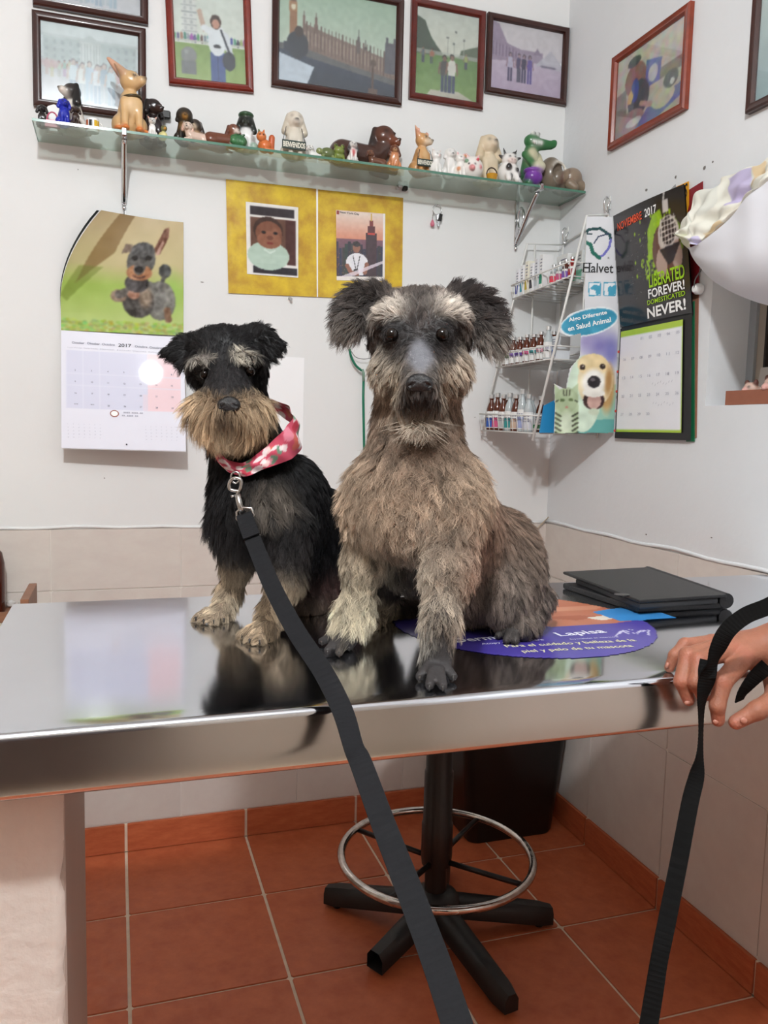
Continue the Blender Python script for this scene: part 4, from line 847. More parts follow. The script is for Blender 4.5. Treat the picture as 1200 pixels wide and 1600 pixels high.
row = [('amber', BL, 'amber bottle with a blue label band at the corner end of the bottom basket'), ('amber', PK, 'amber bottle with a pink label band in the bottom basket'), ('amber', (180, 180, 180), 'amber bottle with a plain white label in the bottom basket'), ('clear', TE, 'clear bottle with a teal label band in the bottom basket'), ('amber', (196, 170, 150), 'amber bottle with a beige label band in the bottom basket'), ('clear', (150, 160, 200), 'tall clear bottle in the bottom basket'), ('clear', (200, 200, 206), 'clear bottle with a grey band beside the blue folder in the bottom basket')]
zf, zn, xf, xn = bask[0]
for k, (g_, b_, l_) in enumerate(row):
    t = 0.07+0.12*k; y = FY+(NY-FY)*t; x = xf+(xn-xf)*t+0.021; h = 0.104+(0.014 if k == 5 else 0.004*(k % 2))
    bottle((x, y, zf+(zn-zf)*t+0.0022), h, 0.0136, m_amb if g_ == 'amber' else m_clr, None, (b_, 0.08, 0.34), l_, 'bottles in the bottom basket')
for k in range(5):
    t = 0.15+0.16*k; y = FY+(NY-FY)*t; x = xf+(xn-xf)*t+0.058
    bottle((x, y, zf+(zn-zf)*t+0.0022), 0.100, 0.0132, (m_amb, m_clr)[k % 2], None, (GR, 0.1, 0.2), '%s bottle standing behind the %s in the bottom basket' % (('amber', 'clear')[k % 2], ('blue banded amber bottle', 'plain white label bottle', 'teal banded bottle', 'beige banded bottle', 'tall clear bottle')[k]), 'back row bottles in the bottom basket')
zf, zn, xf, xn = bask[1]
cols = [GR, PU, (96, 60, 150), PK, TE, (206, 150, 160), (190, 190, 200)]
nm = ['green', 'purple', 'violet', 'pink', 'teal', 'rose', 'grey']
for k in range(7):
    t = 0.08+0.125*k; y = FY+(NY-FY)*t; x = xf+(xn-xf)*t+0.020
    bottle((x, y, zf+(zn-zf)*t+0.0022), 0.078+0.003*(k % 2)+(0.014 if k == 6 else 0), 0.0122, m_clr if k == 6 else m_amb, None, (cols[k], 0.3, 0.42), 'small %s bottle with a %s label band in the middle basket' % ('clear' if k == 6 else 'amber', nm[k]), 'bottles in the middle basket')
for k in range(6):
    t = 0.10+0.13*k; y = FY+(NY-FY)*t; x = xf+(xn-xf)*t+0.052
    bottle((x, y, zf+(zn-zf)*t+0.0022), 0.082, 0.0122, m_amb, None, (PU, 0.3, 0.42), 'amber back row bottle standing behind the %s banded bottle in the middle basket' % nm[k], 'back row bottles in the middle basket')
def carton(p, sx, sy, sz, col, band, label, rz=0.0, group=None):
    o = empty('medicine_carton', p, rz, label=label, cat='box', group=group); lm = wmat(o)
    tr = lambda mb: [setattr(mb, 'v', [tuple(lm @ Vector(v)) for v in mb.v]), mb][1]
    tr(MB().box((-sx/2, -sy/2, 0), (sx/2, sy/2, sz), 0.0008)).build('carton', M('carton_%d_%d_%d' % col, col, rough=0.4), o)
    tr(MB().box((-sx/2-0.0005, -sy/2+0.001, sz*0.12), (-sx/2, sy/2-0.001, sz*0.42))).build('colour_band', M('band_%d_%d_%d' % band, band, rough=0.5), o)
    mb = MB()
    for j in range(4): mb.box((-sx/2-0.0006, -sy*0.38, sz*(0.54+0.1*j)), (-sx/2, sy*(0.1+0.25*((j*7) % 3)/3), sz*(0.57+0.1*j)))
    tr(mb).build('printed_lines', m_ink, o)
    return o
carton((xn+0.044, NY+0.032, zn+0.0022), 0.045, 0.034, 0.062, (222, 226, 230), (60, 110, 190), 'white carton with a blue band at the wall end of the middle basket')
zf, zn, xf, xn = bask[2]
for k in range(6):
    t = 0.05+0.085*k; y = FY+(NY-FY)*t; x = xf+(xn-xf)*t+0.020
    carton((x, y, zf+(zn-zf)*t+0.0022), 0.034, 0.0175, 0.080+0.006*(k % 3), ((226, 226, 230), (230, 230, 232), (226, 222, 206), (232, 232, 234), (214, 216, 220), (228, 228, 228))[k], ((50, 60, 150), (30, 150, 170), (200, 180, 60), (60, 60, 70), (190, 196, 200), (40, 140, 110))[k],
           'upright white carton with a %s band in the top basket' % ('navy', 'turquoise', 'yellow', 'black', 'pale grey', 'green')[k], group='cartons in the top basket')
for k in range(4):
    t = 0.62+0.1*k; y = FY+(NY-FY)*t; x = xf+(xn-xf)*t+0.018
    bottle((x, y, zf+(zn-zf)*t+0.0022), 0.055, 0.0105, (m_clr, m_clr, m_amb, M('red_vial', (150, 34, 30), rough=0.15))[k], None, (((226, 60, 80), PK, PU, (170, 40, 40))[k], 0.1, 0.4), 'small vial with a %s label band in the top basket' % ('red', 'magenta', 'purple', 'dark red')[k], 'vials in the top basket')
carton((-0.040, FY-0.10, zf+0.017), 0.05, 0.062, 0.100, (226, 226, 224), (206, 206, 206), 'tall white carton standing at the back of the top basket', 0.0)
carton((-0.036, FY-0.172, zf+0.024), 0.05, 0.062, 0.088, (220, 224, 222), (120, 190, 160), 'white carton with a mint band standing at the back of the top basket', 0.0)
# cardboard display panel
m_card = M('display_print', attr='col', rough=0.3, spec=0.5)
PO = arr((-0.215, -0.288, 1.166)); PE = arr((-0.004, -0.352, 1.166)); PU_ = unit(PE-PO); PWd = float(np.linalg.norm(PE-PO)); PH = 0.61; PN = unit(np.cross(PU_, Z_))
def onpanel(px, py):
    d = ray(px, py); t = ((PO-CAM)@PN)/(d@PN); p = CAM+d*t; return ((p-PO)@PU_)/PWd, (p[2]-PO[2])/PH
Zc = lambda x, y: (lambda a: (a[0], 1-a[1]))(onpanel(740+x/4, 300+y/4))
ZL = lambda L: [Zc(*p) for p in L]
c = Canvas(110, 320, (216, 218, 222)); sx_ = lambda v: v/4*2.0/FPX/PWd
def zell(x, y, rx, ry, col, al=1.0, soft=0.0, ang=0.0):
    u, v = Zc(x, y); u1, v1 = Zc(x+rx, y); u2, v2 = Zc(x, y+ry); c.ell(u, v, abs(u1-u), abs(v2-v), col, al, soft, ang)
zell(790, 960, 150, 150, (126, 120, 178), 1, 0.9); zell(700, 930, 70, 90, (150, 140, 190), 0.7, 0.8); zell(860, 1000, 60, 130, (110, 110, 180), 0.7, 0.7)
c.poly(ZL([(560, 1250), (890, 1200), (890, 1530), (500, 1530)]), (150, 196, 178)); c.poly(ZL([(650, 1420), (890, 1420), (890, 1530), (650, 1530)]), (84, 160, 158), 0.8)
_b2 = c.a.copy(); zell(690, 1260, 110, 240, (206, 226, 206)); zell(835, 1230, 55, 180, (186, 150, 96), 1, 0.4); zell(760, 1180, 110, 160, (226, 214, 178)); zell(745, 1080, 95, 70, (230, 208, 160)); zell(750, 1190, 85, 100, (238, 236, 228), 1, 0.3)
zell(690, 1060, 60, 30, (236, 218, 176), 0.8, 0.8); zell(842, 1180, 30, 130, (170, 122, 66), 0.8, 0.6); zell(680, 1094, 17, 18, (48, 36, 30)); zell(805, 1090, 18, 17, (48, 36, 30)); zell(684, 1089, 4, 4, (210, 206, 200)); zell(809, 1085, 4, 4, (210, 206, 200)); zell(752, 1185, 40, 38, (44, 40, 44)); zell(745, 1172, 16, 10, (110, 104, 108)); zell(750, 1300, 66, 60, (60, 36, 36)); zell(752, 1305, 44, 50, (196, 160, 150)); zell(750, 1255, 70, 26, (236, 234, 226)); zell(750, 1372, 40, 26, (200, 214, 190), 1, 0.3)
c.poly(ZL([(505, 1195), (540, 1235), (610, 1235), (652, 1195), (655, 1330), (650, 1530), (510, 1530), (510, 1330)]), (176, 196, 160)); zell(580, 1300, 72, 80, (168, 186, 150)); zell(582, 1440, 60, 90, (206, 220, 196), 1, 0.5)
for k in range(5):
    c.line(ZL([(512, 1380+30*k), (545, 1400+30*k)]), 0.008, (70, 76, 60)); c.line(ZL([(650, 1380+30*k), (618, 1400+30*k)]), 0.008, (70, 76, 60))
for dx in (-20, 0, 20): c.line(ZL([(582+dx, 1238), (582+dx*0.8, 1270)]), 0.006, (76, 80, 62))
zell(555, 1300, 14, 10, (90, 110, 70)); zell(608, 1298, 14, 10, (90, 110, 70)); zell(582, 1345, 10, 7, (190, 130, 120)); c.line(ZL([(530, 1300), (515, 1310)]), 0.006, (70, 76, 60)); c.line(ZL([(634, 1300), (648, 1310)]), 0.006, (70, 76, 60))
ov = ZL([(722+182*math.cos(a)-8*math.sin(a), 812+88*math.sin(a)-30*math.cos(a)) for a in np.linspace(0, 6.28, 40)]); c.poly(ov, (236, 240, 242)); ov2 = ZL([(722+172*math.cos(a)-8*math.sin(a), 812+79*math.sin(a)-29*math.cos(a)) for a in np.linspace(0, 6.28, 40)]); c.poly(ov2, (60, 150, 182))
# head emblem, two icon squares
c.fuzz(_b2, 12).blur(1)
c.line(ZL([(690, 300), (688, 270), (720, 236), (790, 230), (850, 270), (856, 300)]), 0.012, (20, 70, 72)); c.line(ZL([(856, 300), (845, 350), (810, 395), (780, 412)]), 0.010, (110, 110, 190)); c.line(ZL([(690, 310), (730, 330), (745, 380), (785, 414)]), 0.016, (20, 104, 88)); c.line(ZL([(700, 262), (738, 265)]), 0.008, (20, 60, 70)); c.line(ZL([(752, 322), (780, 280), (840, 262)]), 0.006, (40, 60, 90))
for x0 in (717, 810):
    c.poly(ZL([(x0, 565), (x0+78, 562), (x0+78, 650), (x0, 652)]), (70, 160, 190)); c.poly(ZL([(x0+6, 572), (x0+72, 569), (x0+72, 643), (x0+6, 645)]), (226, 232, 236))
c.poly(ZL([(728, 600), (752, 580), (790, 585), (795, 640), (765, 645), (760, 615), (735, 612)]), (70, 160, 190)); c.poly(ZL([(838, 600), (850, 585), (862, 592), (878, 580), (885, 640), (840, 645)]), (70, 160, 190))
c.noise(4, 40)
outl = ZL([(705, 150), (868, 155), (885, 400), (905, 780), (895, 1100), (875, 1505), (500, 1508), (508, 1330), (503, 1195), (575, 1230), (600, 1100), (660, 1030), (668, 885), (600, 905), (540, 880), (545, 820), (600, 760), (690, 728)])
pn_ = empty('display_panel', (PO+PE)/2, label='printed cardboard display panel with a puppy and a kitten beside the bottle rack', cat='display panel')
link('printed_card', c.mesh('printed_card', flat(PO, PU_*PWd, Z_*PH), c.inside(outl)), m_card, pn_)
bk_ = c.mesh('card_back', flat(PO-PN*0.0015, PU_*PWd, Z_*PH), c.inside(outl)); link('card_back', bk_, M('card_back', (206, 206, 204), rough=0.7), pn_)
def PP(x, y): u, v = onpanel(740+x/4, 300+y/4); return PO+PU_*PWd*u+Z_*PH*v
def ptext(t, p0, p1, h, m, bold=0.0, lift=0.0008):
    a, b = PP(*p0), PP(*p1); mb = MB(); U = unit(b-a); put_text(mb, t, a, U, unit(np.cross(PN, U)) if np.cross(PN, U)[2] > 0 else -unit(np.cross(PN, U)), PN, float(np.linalg.norm(b-a)), h, bold, lift=lift); return mb
pxm = 2.05/FPX/4
mb = ptext('Halvet', (682, 503), (872, 508), 62*pxm, m_inkd, 0.012)
for (x, y) in ((682, 503), (700, 503), (715, 503), (690, 447), (718, 447)):
    a = PP(x, y); mb.prism([(-0.002, 0), (0.009, 0), (0.009, 0.0018), (-0.002, 0.0018)], a+PN*0.0008, PU_, Z_, PN, 0.0002)
mb.build('lettering', M('black_ink', (22, 22, 24), rough=0.5), pn_)
ptext('R', (838, 420), (850, 420), 14*pxm, m_inkd).build('registered_mark', m_inkd, pn_)
ptext('Algo Diferente', (597, 820), (836, 770), 34*pxm, m_white, 0.02).build('lettering', m_white, pn_)
ptext('en Salud Animal', (592, 872), (860, 812), 34*pxm, m_white, 0.02).build('lettering', m_white, pn_)
# blue folder beside the kitten
bf = MB(); A, B, C_, D_ = [ony(740+x/4, 300+y/4, -0.276) for x, y in ((440, 1335), (510, 1300), (505, 1505), (413, 1505))]
bf.add([A, B, C_, D_]+[p+arr((0, 0.004, 0)) for p in (A, B, C_, D_)], [(3, 2, 1, 0), (4, 5, 6, 7), (0, 1, 5, 4), (1, 2, 6, 5), (2, 3, 7, 6), (3, 0, 4, 7)])
tag(bf.build('blue_folder', M('blue_card', (36, 132, 186), rough=0.35)), 'plain bright blue card leaning at the near end of the bottom basket', 'card')
# ================================================================ November calendar
nc = empty('wall_calendar', (-0.01, -0.5, 1.17), label='black November calendar with neon green splatter on the right side wall', cat='calendar')
NX = arr((-1., 0, 0)); Yn = arr((0, -1., 0))
def ncx(v): return np.interp(v, [0, 0.5, 1.0], [-0.010, -0.014, -0.046])   # v: 0 bottom of the lower page .. 1 top of the upper page
def ncp(u, v, off=0.0): 
    y0 = np.interp(v, [0, 0.5, 1], [-0.361, -0.366, -0.354]); y1 = np.interp(v, [0, 0.5, 1], [-0.668, -0.650, -0.634])
    return np.stack([ncx(v)-off-0.006*np.sin(u*3.14)*(v > 0.5), y0+(y1-y0)*u, 1.172+0.578*v+0.006*u*v], -1)
c = Canvas(130, 130, (34, 30, 32)); c.ell(0.2, 0.3, 0.5, 0.5, (40, 35, 38), 1, 0.8)
g_ = (150, 196, 30)
for k in range(160):
    a = c.r.normal(0.62, 0.10); b_ = 0.12+0.5*c.r.random()**0.7; c.ell(a+0.10*(0.4-b_), b_+0.02, 0.012*c.r.random()+0.004, 0.02*c.r.random()+0.004, g_, 0.9)
c.poly([(0.5, 0.5), (0.52, 0.25), (0.6, 0.14), (0.7, 0.12), (0.72, 0.2), (0.6, 0.3), (0.58, 0.5)], g_, 0.9); c.poly([(0.85, 0.2), (0.93, 0.3), (0.95, 0.48), (0.9, 0.5), (0.88, 0.36)], (110, 150, 30), 0.8)
for k in range(120): c.ell(0.55-0.35*c.r.random()**2, 0.2+0.6*c.r.random(), 0.004, 0.004, (170, 176, 150), 0.7)
c.ell(0.74, 0.45, 0.17, 0.22, (96, 62, 52)); c.ell(0.78, 0.34, 0.13, 0.15, (190, 180, 174)); c.ell(0.78, 0.31, 0.095, 0.11, (40, 34, 36))
for k in range(5): c.line([(0.70+0.04*k, 0.2), (0.70+0.04*k, 0.42)], 0.010, (206, 198, 190)); c.line([(0.69, 0.23+0.04*k), (0.87, 0.22+0.04*k)], 0.010, (206, 198, 190))
c.rect(0.73, 0.06, 0.8, 0.16, (196, 190, 186)); c.line([(0.76, 0.0), (0.74, 0.08)], 0.02, (190, 186, 182)); c.ell(0.68, 0.55, 0.07, 0.12, (176, 152, 142)); c.ell(0.87, 0.52, 0.06, 0.12, (176, 152, 142)); c.poly([(0.66, 0.44), (0.92, 0.42), (0.82, 0.56), (0.76, 0.58)], (44, 40, 46)); c.blur(1)
link('picture_page', c.mesh('picture_page', lambda u, v: ncp(u, 0.505+0.495*v)), m_gloss, nc)
c = Canvas(40, 60, (232, 233, 238)); c.rect(0, 0, 1, 0.06, (168, 200, 50)); c.rect(0, 0.975, 1, 1, (168, 200, 50)); c.rect(0.97, 0, 1, 1, (168, 200, 50))
link('month_page', c.mesh('month_page', lambda u, v: ncp(0.03+0.87*u, 0.03+0.455*v, 0.003)), m_gloss, nc)
P, F = sheet(lambda u, v: ncp(u, 0.0+0.50*v), 8, 8); link('black_cover', fast_mesh('black_cover', P, F), M('black_cover', (26, 24, 26), rough=0.4), nc)
P, F = sheet(lambda u, v: ncp(u, 0.5+0.5*v, -0.004)+arr((0, 0, -0.001)), 8, 8); link('black_cover', fast_mesh('black_cover', P, F), M('black_cover'), nc)
def ntext(t, u0, v0, u1, v1, hv, m, bold=0.0, name='lettering', sub=None):
    a = ncp(arr([u0]), arr([v0]), 0.0045)[0]; b = ncp(arr([u1]), arr([v1]), 0.0045)[0]; U = unit(b-a)
    up = ncp(arr([u0]), arr([v0+0.02]), 0.0045)[0]-a; mb = MB(); V, F, tw, th = text_geo(t, bold); L = float(np.linalg.norm(b-a))
    # follow the bend of the page
    uu = u0+(u1-u0)*V[:, 0]/tw; vv = v0+(v1-v0)*V[:, 0]/tw+hv*V[:, 1]/th
    mb.add(ncp(uu, vv, 0.0012 if sub is None else sub), F); return mb.build(name, m, nc)
m_or = M('orange_ink', (226, 84, 48), rough=0.5); m_lime = M('lime_ink', (160, 206, 24), rough=0.5)
ntext('NOVIEMBRE', 0.07, 0.925, 0.46, 0.930, 0.034, m_or, 0.015); ntext('2017', 0.50, 0.931, 0.66, 0.933, 0.034, m_white, 0.015)
ntext('LIBERATED', 0.50, 0.640, 0.95, 0.646, 0.054, m_lime, 0.02); ntext('FOREVER!', 0.48, 0.597, 0.94, 0.602, 0.038, m_white, 0.02); ntext('DOMESTICATED', 0.46, 0.571, 0.94, 0.577, 0.020, m_lime, 0.01); ntext('NEVER!', 0.45, 0.515, 0.94, 0.522, 0.045, m_white, 0.025)
mb = MB()
for d in range(1, 31):
    k = d+1; col = k % 7; row = k//7; V, F, tw, th = text_geo('%02d' % d); u0, v0 = 0.09+0.122*col, 0.432-0.082*row
    mb.add(ncp(u0+0.042*V[:, 0]/tw, v0+0.012*V[:, 1]/th, 0.0042), F)
mb.build('dates', m_inkl, nc)['kind'] = 'stuff'
mb = MB()
for k in range(16): 
    u0, v0 = 0.52+0.018*k, (0.232, 0.145)[k % 2]+0.006*math.sin(k*2.3); mb.add(ncp(arr([u0, u0+0.012, u0+0.014, u0+0.002]), arr([v0, v0+0.008, v0+0.011, v0+0.003]), 0.0042), [(0, 1, 2, 3)])
mb.build('handwriting', m_ink, nc)
for k in range(5):
    p = ncp(arr([0.015]), arr([0.035+0.09*k]), 0.004)[0]; MB().lathe([(0.0005, 0), (0.004, 0.0005), (0.003, 0.002), (0.0005, 0.0025)], p, 8, axis=(-1, 0, 0)).build('red_dot', M('red_dot', (206, 70, 60), rough=0.4), nc)
def flyer(name, pts, x, col, label, cat, back=0.004):
    Q = [onx(*p, x) for p in pts]; n = len(Q); mb = MB(); mb.add([arr(q) for q in Q]+[arr(q)+arr((0.0012, 0, 0)) for q in Q], [tuple(range(n)), tuple(range(n, 2*n))[::-1]]+[(i, n+i, n+(i+1) % n, (i+1) % n) for i in range(n)])
    return tag(mb.build(name, M('fly_%d_%d_%d' % col, col, rough=0.4)), label, cat)
flyer('grey_page', [(1030, 315), (1055, 288), (1063, 330), (1066, 480), (1035, 480)], -0.010, (150, 150, 150), 'grey page corner curling up behind the black calendar', 'page')
yf = flyer('yellow_flyer', [(1056, 292), (1076, 283), (1076, 320), (1070, 345), (1078, 470), (1064, 470)], -0.0075, (226, 158, 26), 'yellow flyer with black script sticking out behind the black calendar', 'flyer')
p = onx(1062, 312, -0.0095); mb = MB(); put_text(mb, '%S', p, Yn, Z_, NX, 0.026, 0.032, 0.01, lift=0.0002); mb.build('script', M('black_ink'), yf)
flyer('red_flyer', [(1074, 298), (1098, 283), (1098, 300), (1090, 460), (1076, 460)], -0.005, (138, 28, 40), 'dark red flyer at the back of the calendar stack', 'flyer')
flyer('green_board', [(1068, 480), (1085, 470), (1085, 690), (1072, 690)], -0.0035, (30, 110, 72), 'green board edge showing beside the month page', 'board')
flyer('brown_board', [(1070, 440), (1092, 432), (1088, 684), (1074, 688)], -0.0018, (150, 104, 84), 'brown cardboard sheet behind the month page against the wall', 'board')
mb = MB(); p = onx(1096, 452, 0.0)
wq = empty('wall_plug', p, label='small white plastic plug with a thin cable beside the window', cat='plug')
MB().lathe([(0.0005, 0), (0.012, 0.001), (0.013, 0.012), (0.008, 0.02), (0.0005, 0.021)], p+arr((-0.0005, 0, 0)), 14, axis=(-1, 0, 0)).build('plug_body', M('white_enamel'), wq, True, 50)
MB().tube(spline([p+arr((-0.02, 0, 0)), p+arr((-0.022, -0.004, 0.02)), p+arr((-0.006, -0.006, 0.05)), p+arr((-0.005, 0.0, 0.09))], 5), 0.0016, 6).build('cable', M('dark_steel'), wq, True)
# ================================================================ gathered white curtain over the window
cu = empty('gathered_curtain', (-0.06, -0.85, 1.45), label='gathered white curtain bundle with a patterned lining slung over the window', cat='curtain')
def surf(rows, nu, nv, wob=0.0, seed=0):
    """rows of (px,py,x) control points; Catmull-Rom both ways"""
    R_ = [np.array(spline([onx(px, py, x) for px, py, x in r], nu)) for r in rows]
    n = R_[0].shape[0]; G = np.array([spline([r[i] for r in R_], nv) for i in range(n)])
    if wob:
        a, b = np.mgrid[0:G.shape[0], 0:G.shape[1]]; rg = np.random.default_rng(seed)
        for q in range(7):
            f1, f2, ph = rg.uniform(0.12, 0.6), rg.uniform(0.1, 0.7), rg.uniform(0, 6); w_ = wob*np.sin(a*f1+b*f2*(1 if q % 2 else -1)+ph)/(1+0.3*q)
            G[..., 0] -= w_; G[..., 2] += w_*0.4
    m_, k_ = G.shape[:2]; i = np.arange(m_*k_).reshape(m_, k_)
    return G.reshape(-1, 3), np.stack([i[:-1, :-1], i[1:, :-1], i[1:, 1:], i[:-1, 1:]], -1).reshape(-1, 4), (m_, k_)
rows = [[(1072, 386, -.085), (1092, 380, -.095), (1118, 362, -.10), (1150, 330, -.11), (1180, 298, -.12), (1212, 266, -.13), (1300, 190, -.13)],
        [(1076, 390, -.08), (1100, 392, -.10), (1130, 380, -.12), (1165, 358, -.14), (1195, 335, -.15), (1230, 310, -.155), (1310, 260, -.15)],
        [(1082, 401, -.07), (1106, 412, -.10), (1138, 412, -.14), (1172, 406, -.165), (1205, 396, -.18), (1240, 385, -.18), (1320, 350, -.16)],
        [(1090, 413, -.055), (1112, 432, -.085), (1145, 446, -.12), (1176, 452, -.14), (1208, 455, -.15), (1245, 450, -.15), (1325, 430, -.14)],
        [(1096, 420, -.03), (1116, 440, -.05), (1148, 459, -.07), (1178, 471, -.08), (1210, 479, -.09), (1245, 485, -.09), (1330, 480, -.09)],
        [(1096, 418, -.012), (1116, 436, -.02), (1148, 452, -.02), (1178, 462, -.02), (1210, 468, -.02), (1245, 470, -.02), (1330, 470, -.02)]]
V, F, _ = surf(rows, 8, 6, 0.0015, 3); link('outer_cloth', fast_mesh('outer_cloth', V, F), M('white_cloth', (226, 226, 232), rough=0.8, bump=0.05, bscale=300), cu)
rows = [[(1057, 366, -.06), (1075, 335, -.05), (1088, 306, -.035), (1118, 288, -.03), (1136, 276, -.03), (1170, 262, -.03), (1193, 250, -.03), (1230, 225, -.03), (1300, 180, -.03)],
        [(1056, 367, -.07), (1072, 350, -.08), (1086, 330, -.075), (1110, 316, -.07), (1136, 300, -.075), (1168, 284, -.075), (1194, 265, -.08), (1230, 240, -.08), (1300, 190, -.08)],
        [(1056, 368, -.078), (1070, 362, -.095), (1084, 350, -.09), (1108, 342, -.085), (1136, 324, -.09), (1166, 302, -.095), (1194, 276, -.105), (1230, 250, -.105), (1300, 195, -.10)],
        [(1060, 372, -.082), (1073, 374, -.10), (1088, 370, -.10), (1112, 360, -.10), (1138, 338, -.105), (1168, 309, -.115), (1198, 279, -.125), (1230, 256, -.125), (1300, 200, -.12)],
        [(1071, 386, -.085), (1082, 385, -.093), (1094, 380, -.096), (1118, 362, -.10), (1142, 339, -.105), (1172, 307, -.117), (1205, 273, -.128), (1235, 250, -.13), (1300, 195, -.13)]]
V, F, (m_, k_) = surf(rows, 10, 8, 0.0035, 8)
a, b = np.mgrid[0:m_, 0:k_]; a = a/(m_-1); b = b/(k_-1); C_ = np.zeros((m_, k_, 3)); C_[:] = (226, 224, 212)
def patch(a0, a1, b0, b1, col):
    m = (a > a0) & (a < a1) & (b > b0) & (b < b1); C_[m] = col
patch(0.50, 0.66, 0.05, 0.55, (186, 176, 206)); patch(0.66, 0.76, 0.0, 0.5, (214, 190, 152)); patch(0.28, 0.42, 0.0, 0.4, (214, 214, 204)); patch(0.14, 0.27, 0.72, 0.98, (196, 190, 218)); patch(0.30, 0.46, 0.7, 0.96, (220, 198, 160)); patch(0.45, 0.6, 0.6, 1, (232, 228, 214)); patch(0.0, 0.12, 0.5, 1, (222, 222, 196))
for q in range(6): patch(0.02+0.16*q, 0.03+0.16*q, 0.1, 0.9, (198, 200, 190))
lin = np.array([S(*v) for v in C_.reshape(-1, 3)]); link('patterned_lining', fast_mesh('patterned_lining', V, F, lin), M('lining_cloth', attr='col', rough=0.8), cu)
# ================================================================ box on the window sill
sb = empty('cardboard_box', (0.06, -0.88, WZ0), label='open terracotta coloured box standing on the window sill', cat='box')
m_tc = M('terracotta_card', (150, 92, 70), rough=0.6, var=0.06, vscale=20)
MB().box((0.008, -1.02, WZ0+0.001), (0.0105, -0.752, WZ0+0.032)).build('front_side', m_tc, sb)
for y_ in (-0.7545, -1.02): MB().box((0.0105, y_, WZ0+0.001), (0.088, y_+0.0025, WZ0+0.032)).build('end_side', m_tc, sb)
MB().box((0.0105, -1.0175, WZ0+0.001), (0.088, -0.7545, WZ0+0.003)).build('base', m_tc, sb); MB().add([(0.088, -1.02, WZ0+0.003), (0.088, -0.752, WZ0+0.003), (0.100, -0.752, WZ0+0.088), (0.100, -1.02, WZ0+0.088)]+[(0.090, -1.02, WZ0+0.003), (0.090, -0.752, WZ0+0.003), (0.102, -0.752, WZ0+0.088), (0.102, -1.02, WZ0+0.088)], [(3, 2, 1, 0), (4, 5, 6, 7), (0, 1, 5, 4), (1, 2, 6, 5), (2, 3, 7, 6), (3, 0, 4, 7)]).build('back_flap', M('grey_card', (190, 184, 178), rough=0.7), sb)
for k, (y, s_, lab) in enumerate(((-0.802, 1.0, 'pale pink piglet figure at the end of the box on the sill'), (-0.866, 1.15, 'larger rosy piglet figure in the middle of the sill box'), (-0.935, 1.0, 'pink piglet figure beside the larger one in the sill box'))):
    pk = (216, 184, 168); dk = (92, 52, 44)
    pr = [ell((0, 0, 0.018), (0.026, 0.024, 0.018), pk), ell((-0.018, 0.0, 0.030), (0.016, 0.017, 0.015), pk), cap((-0.03, 0, 0.028), (-0.036, 0, 0.027), 0.007, 0.006, (222, 170, 160)), ell((-0.018, 0.013, 0.043), (0.006, 0.005, 0.008), dk), ell((-0.018, -0.013, 0.043), (0.006, 0.005, 0.008), dk), ell((-0.031, 0.007, 0.034), 0.0022, (30, 24, 24)), ell((-0.031, -0.007, 0.034), 0.0022, (30, 24, 24))]
    pr += [cap((x, yy, 0.012), (x, yy, 0.004), 0.006, 0.006, pk) for x in (-0.012, 0.014) for yy in (-0.014, 0.014)]
    V, F, C_ = sdf_surface(pr, 0.0016, 0.004); V = V*s_; V[:, 2] += WZ0+0.0032-V[:, 2].min(); V += arr((0.050, y, 0))
    tag(link('piglet_figure', fast_mesh('piglet_figure', V, F, C_), M('bisque', attr='col', rough=0.45)), lab, 'figurine', 'piglet figures on the sill')
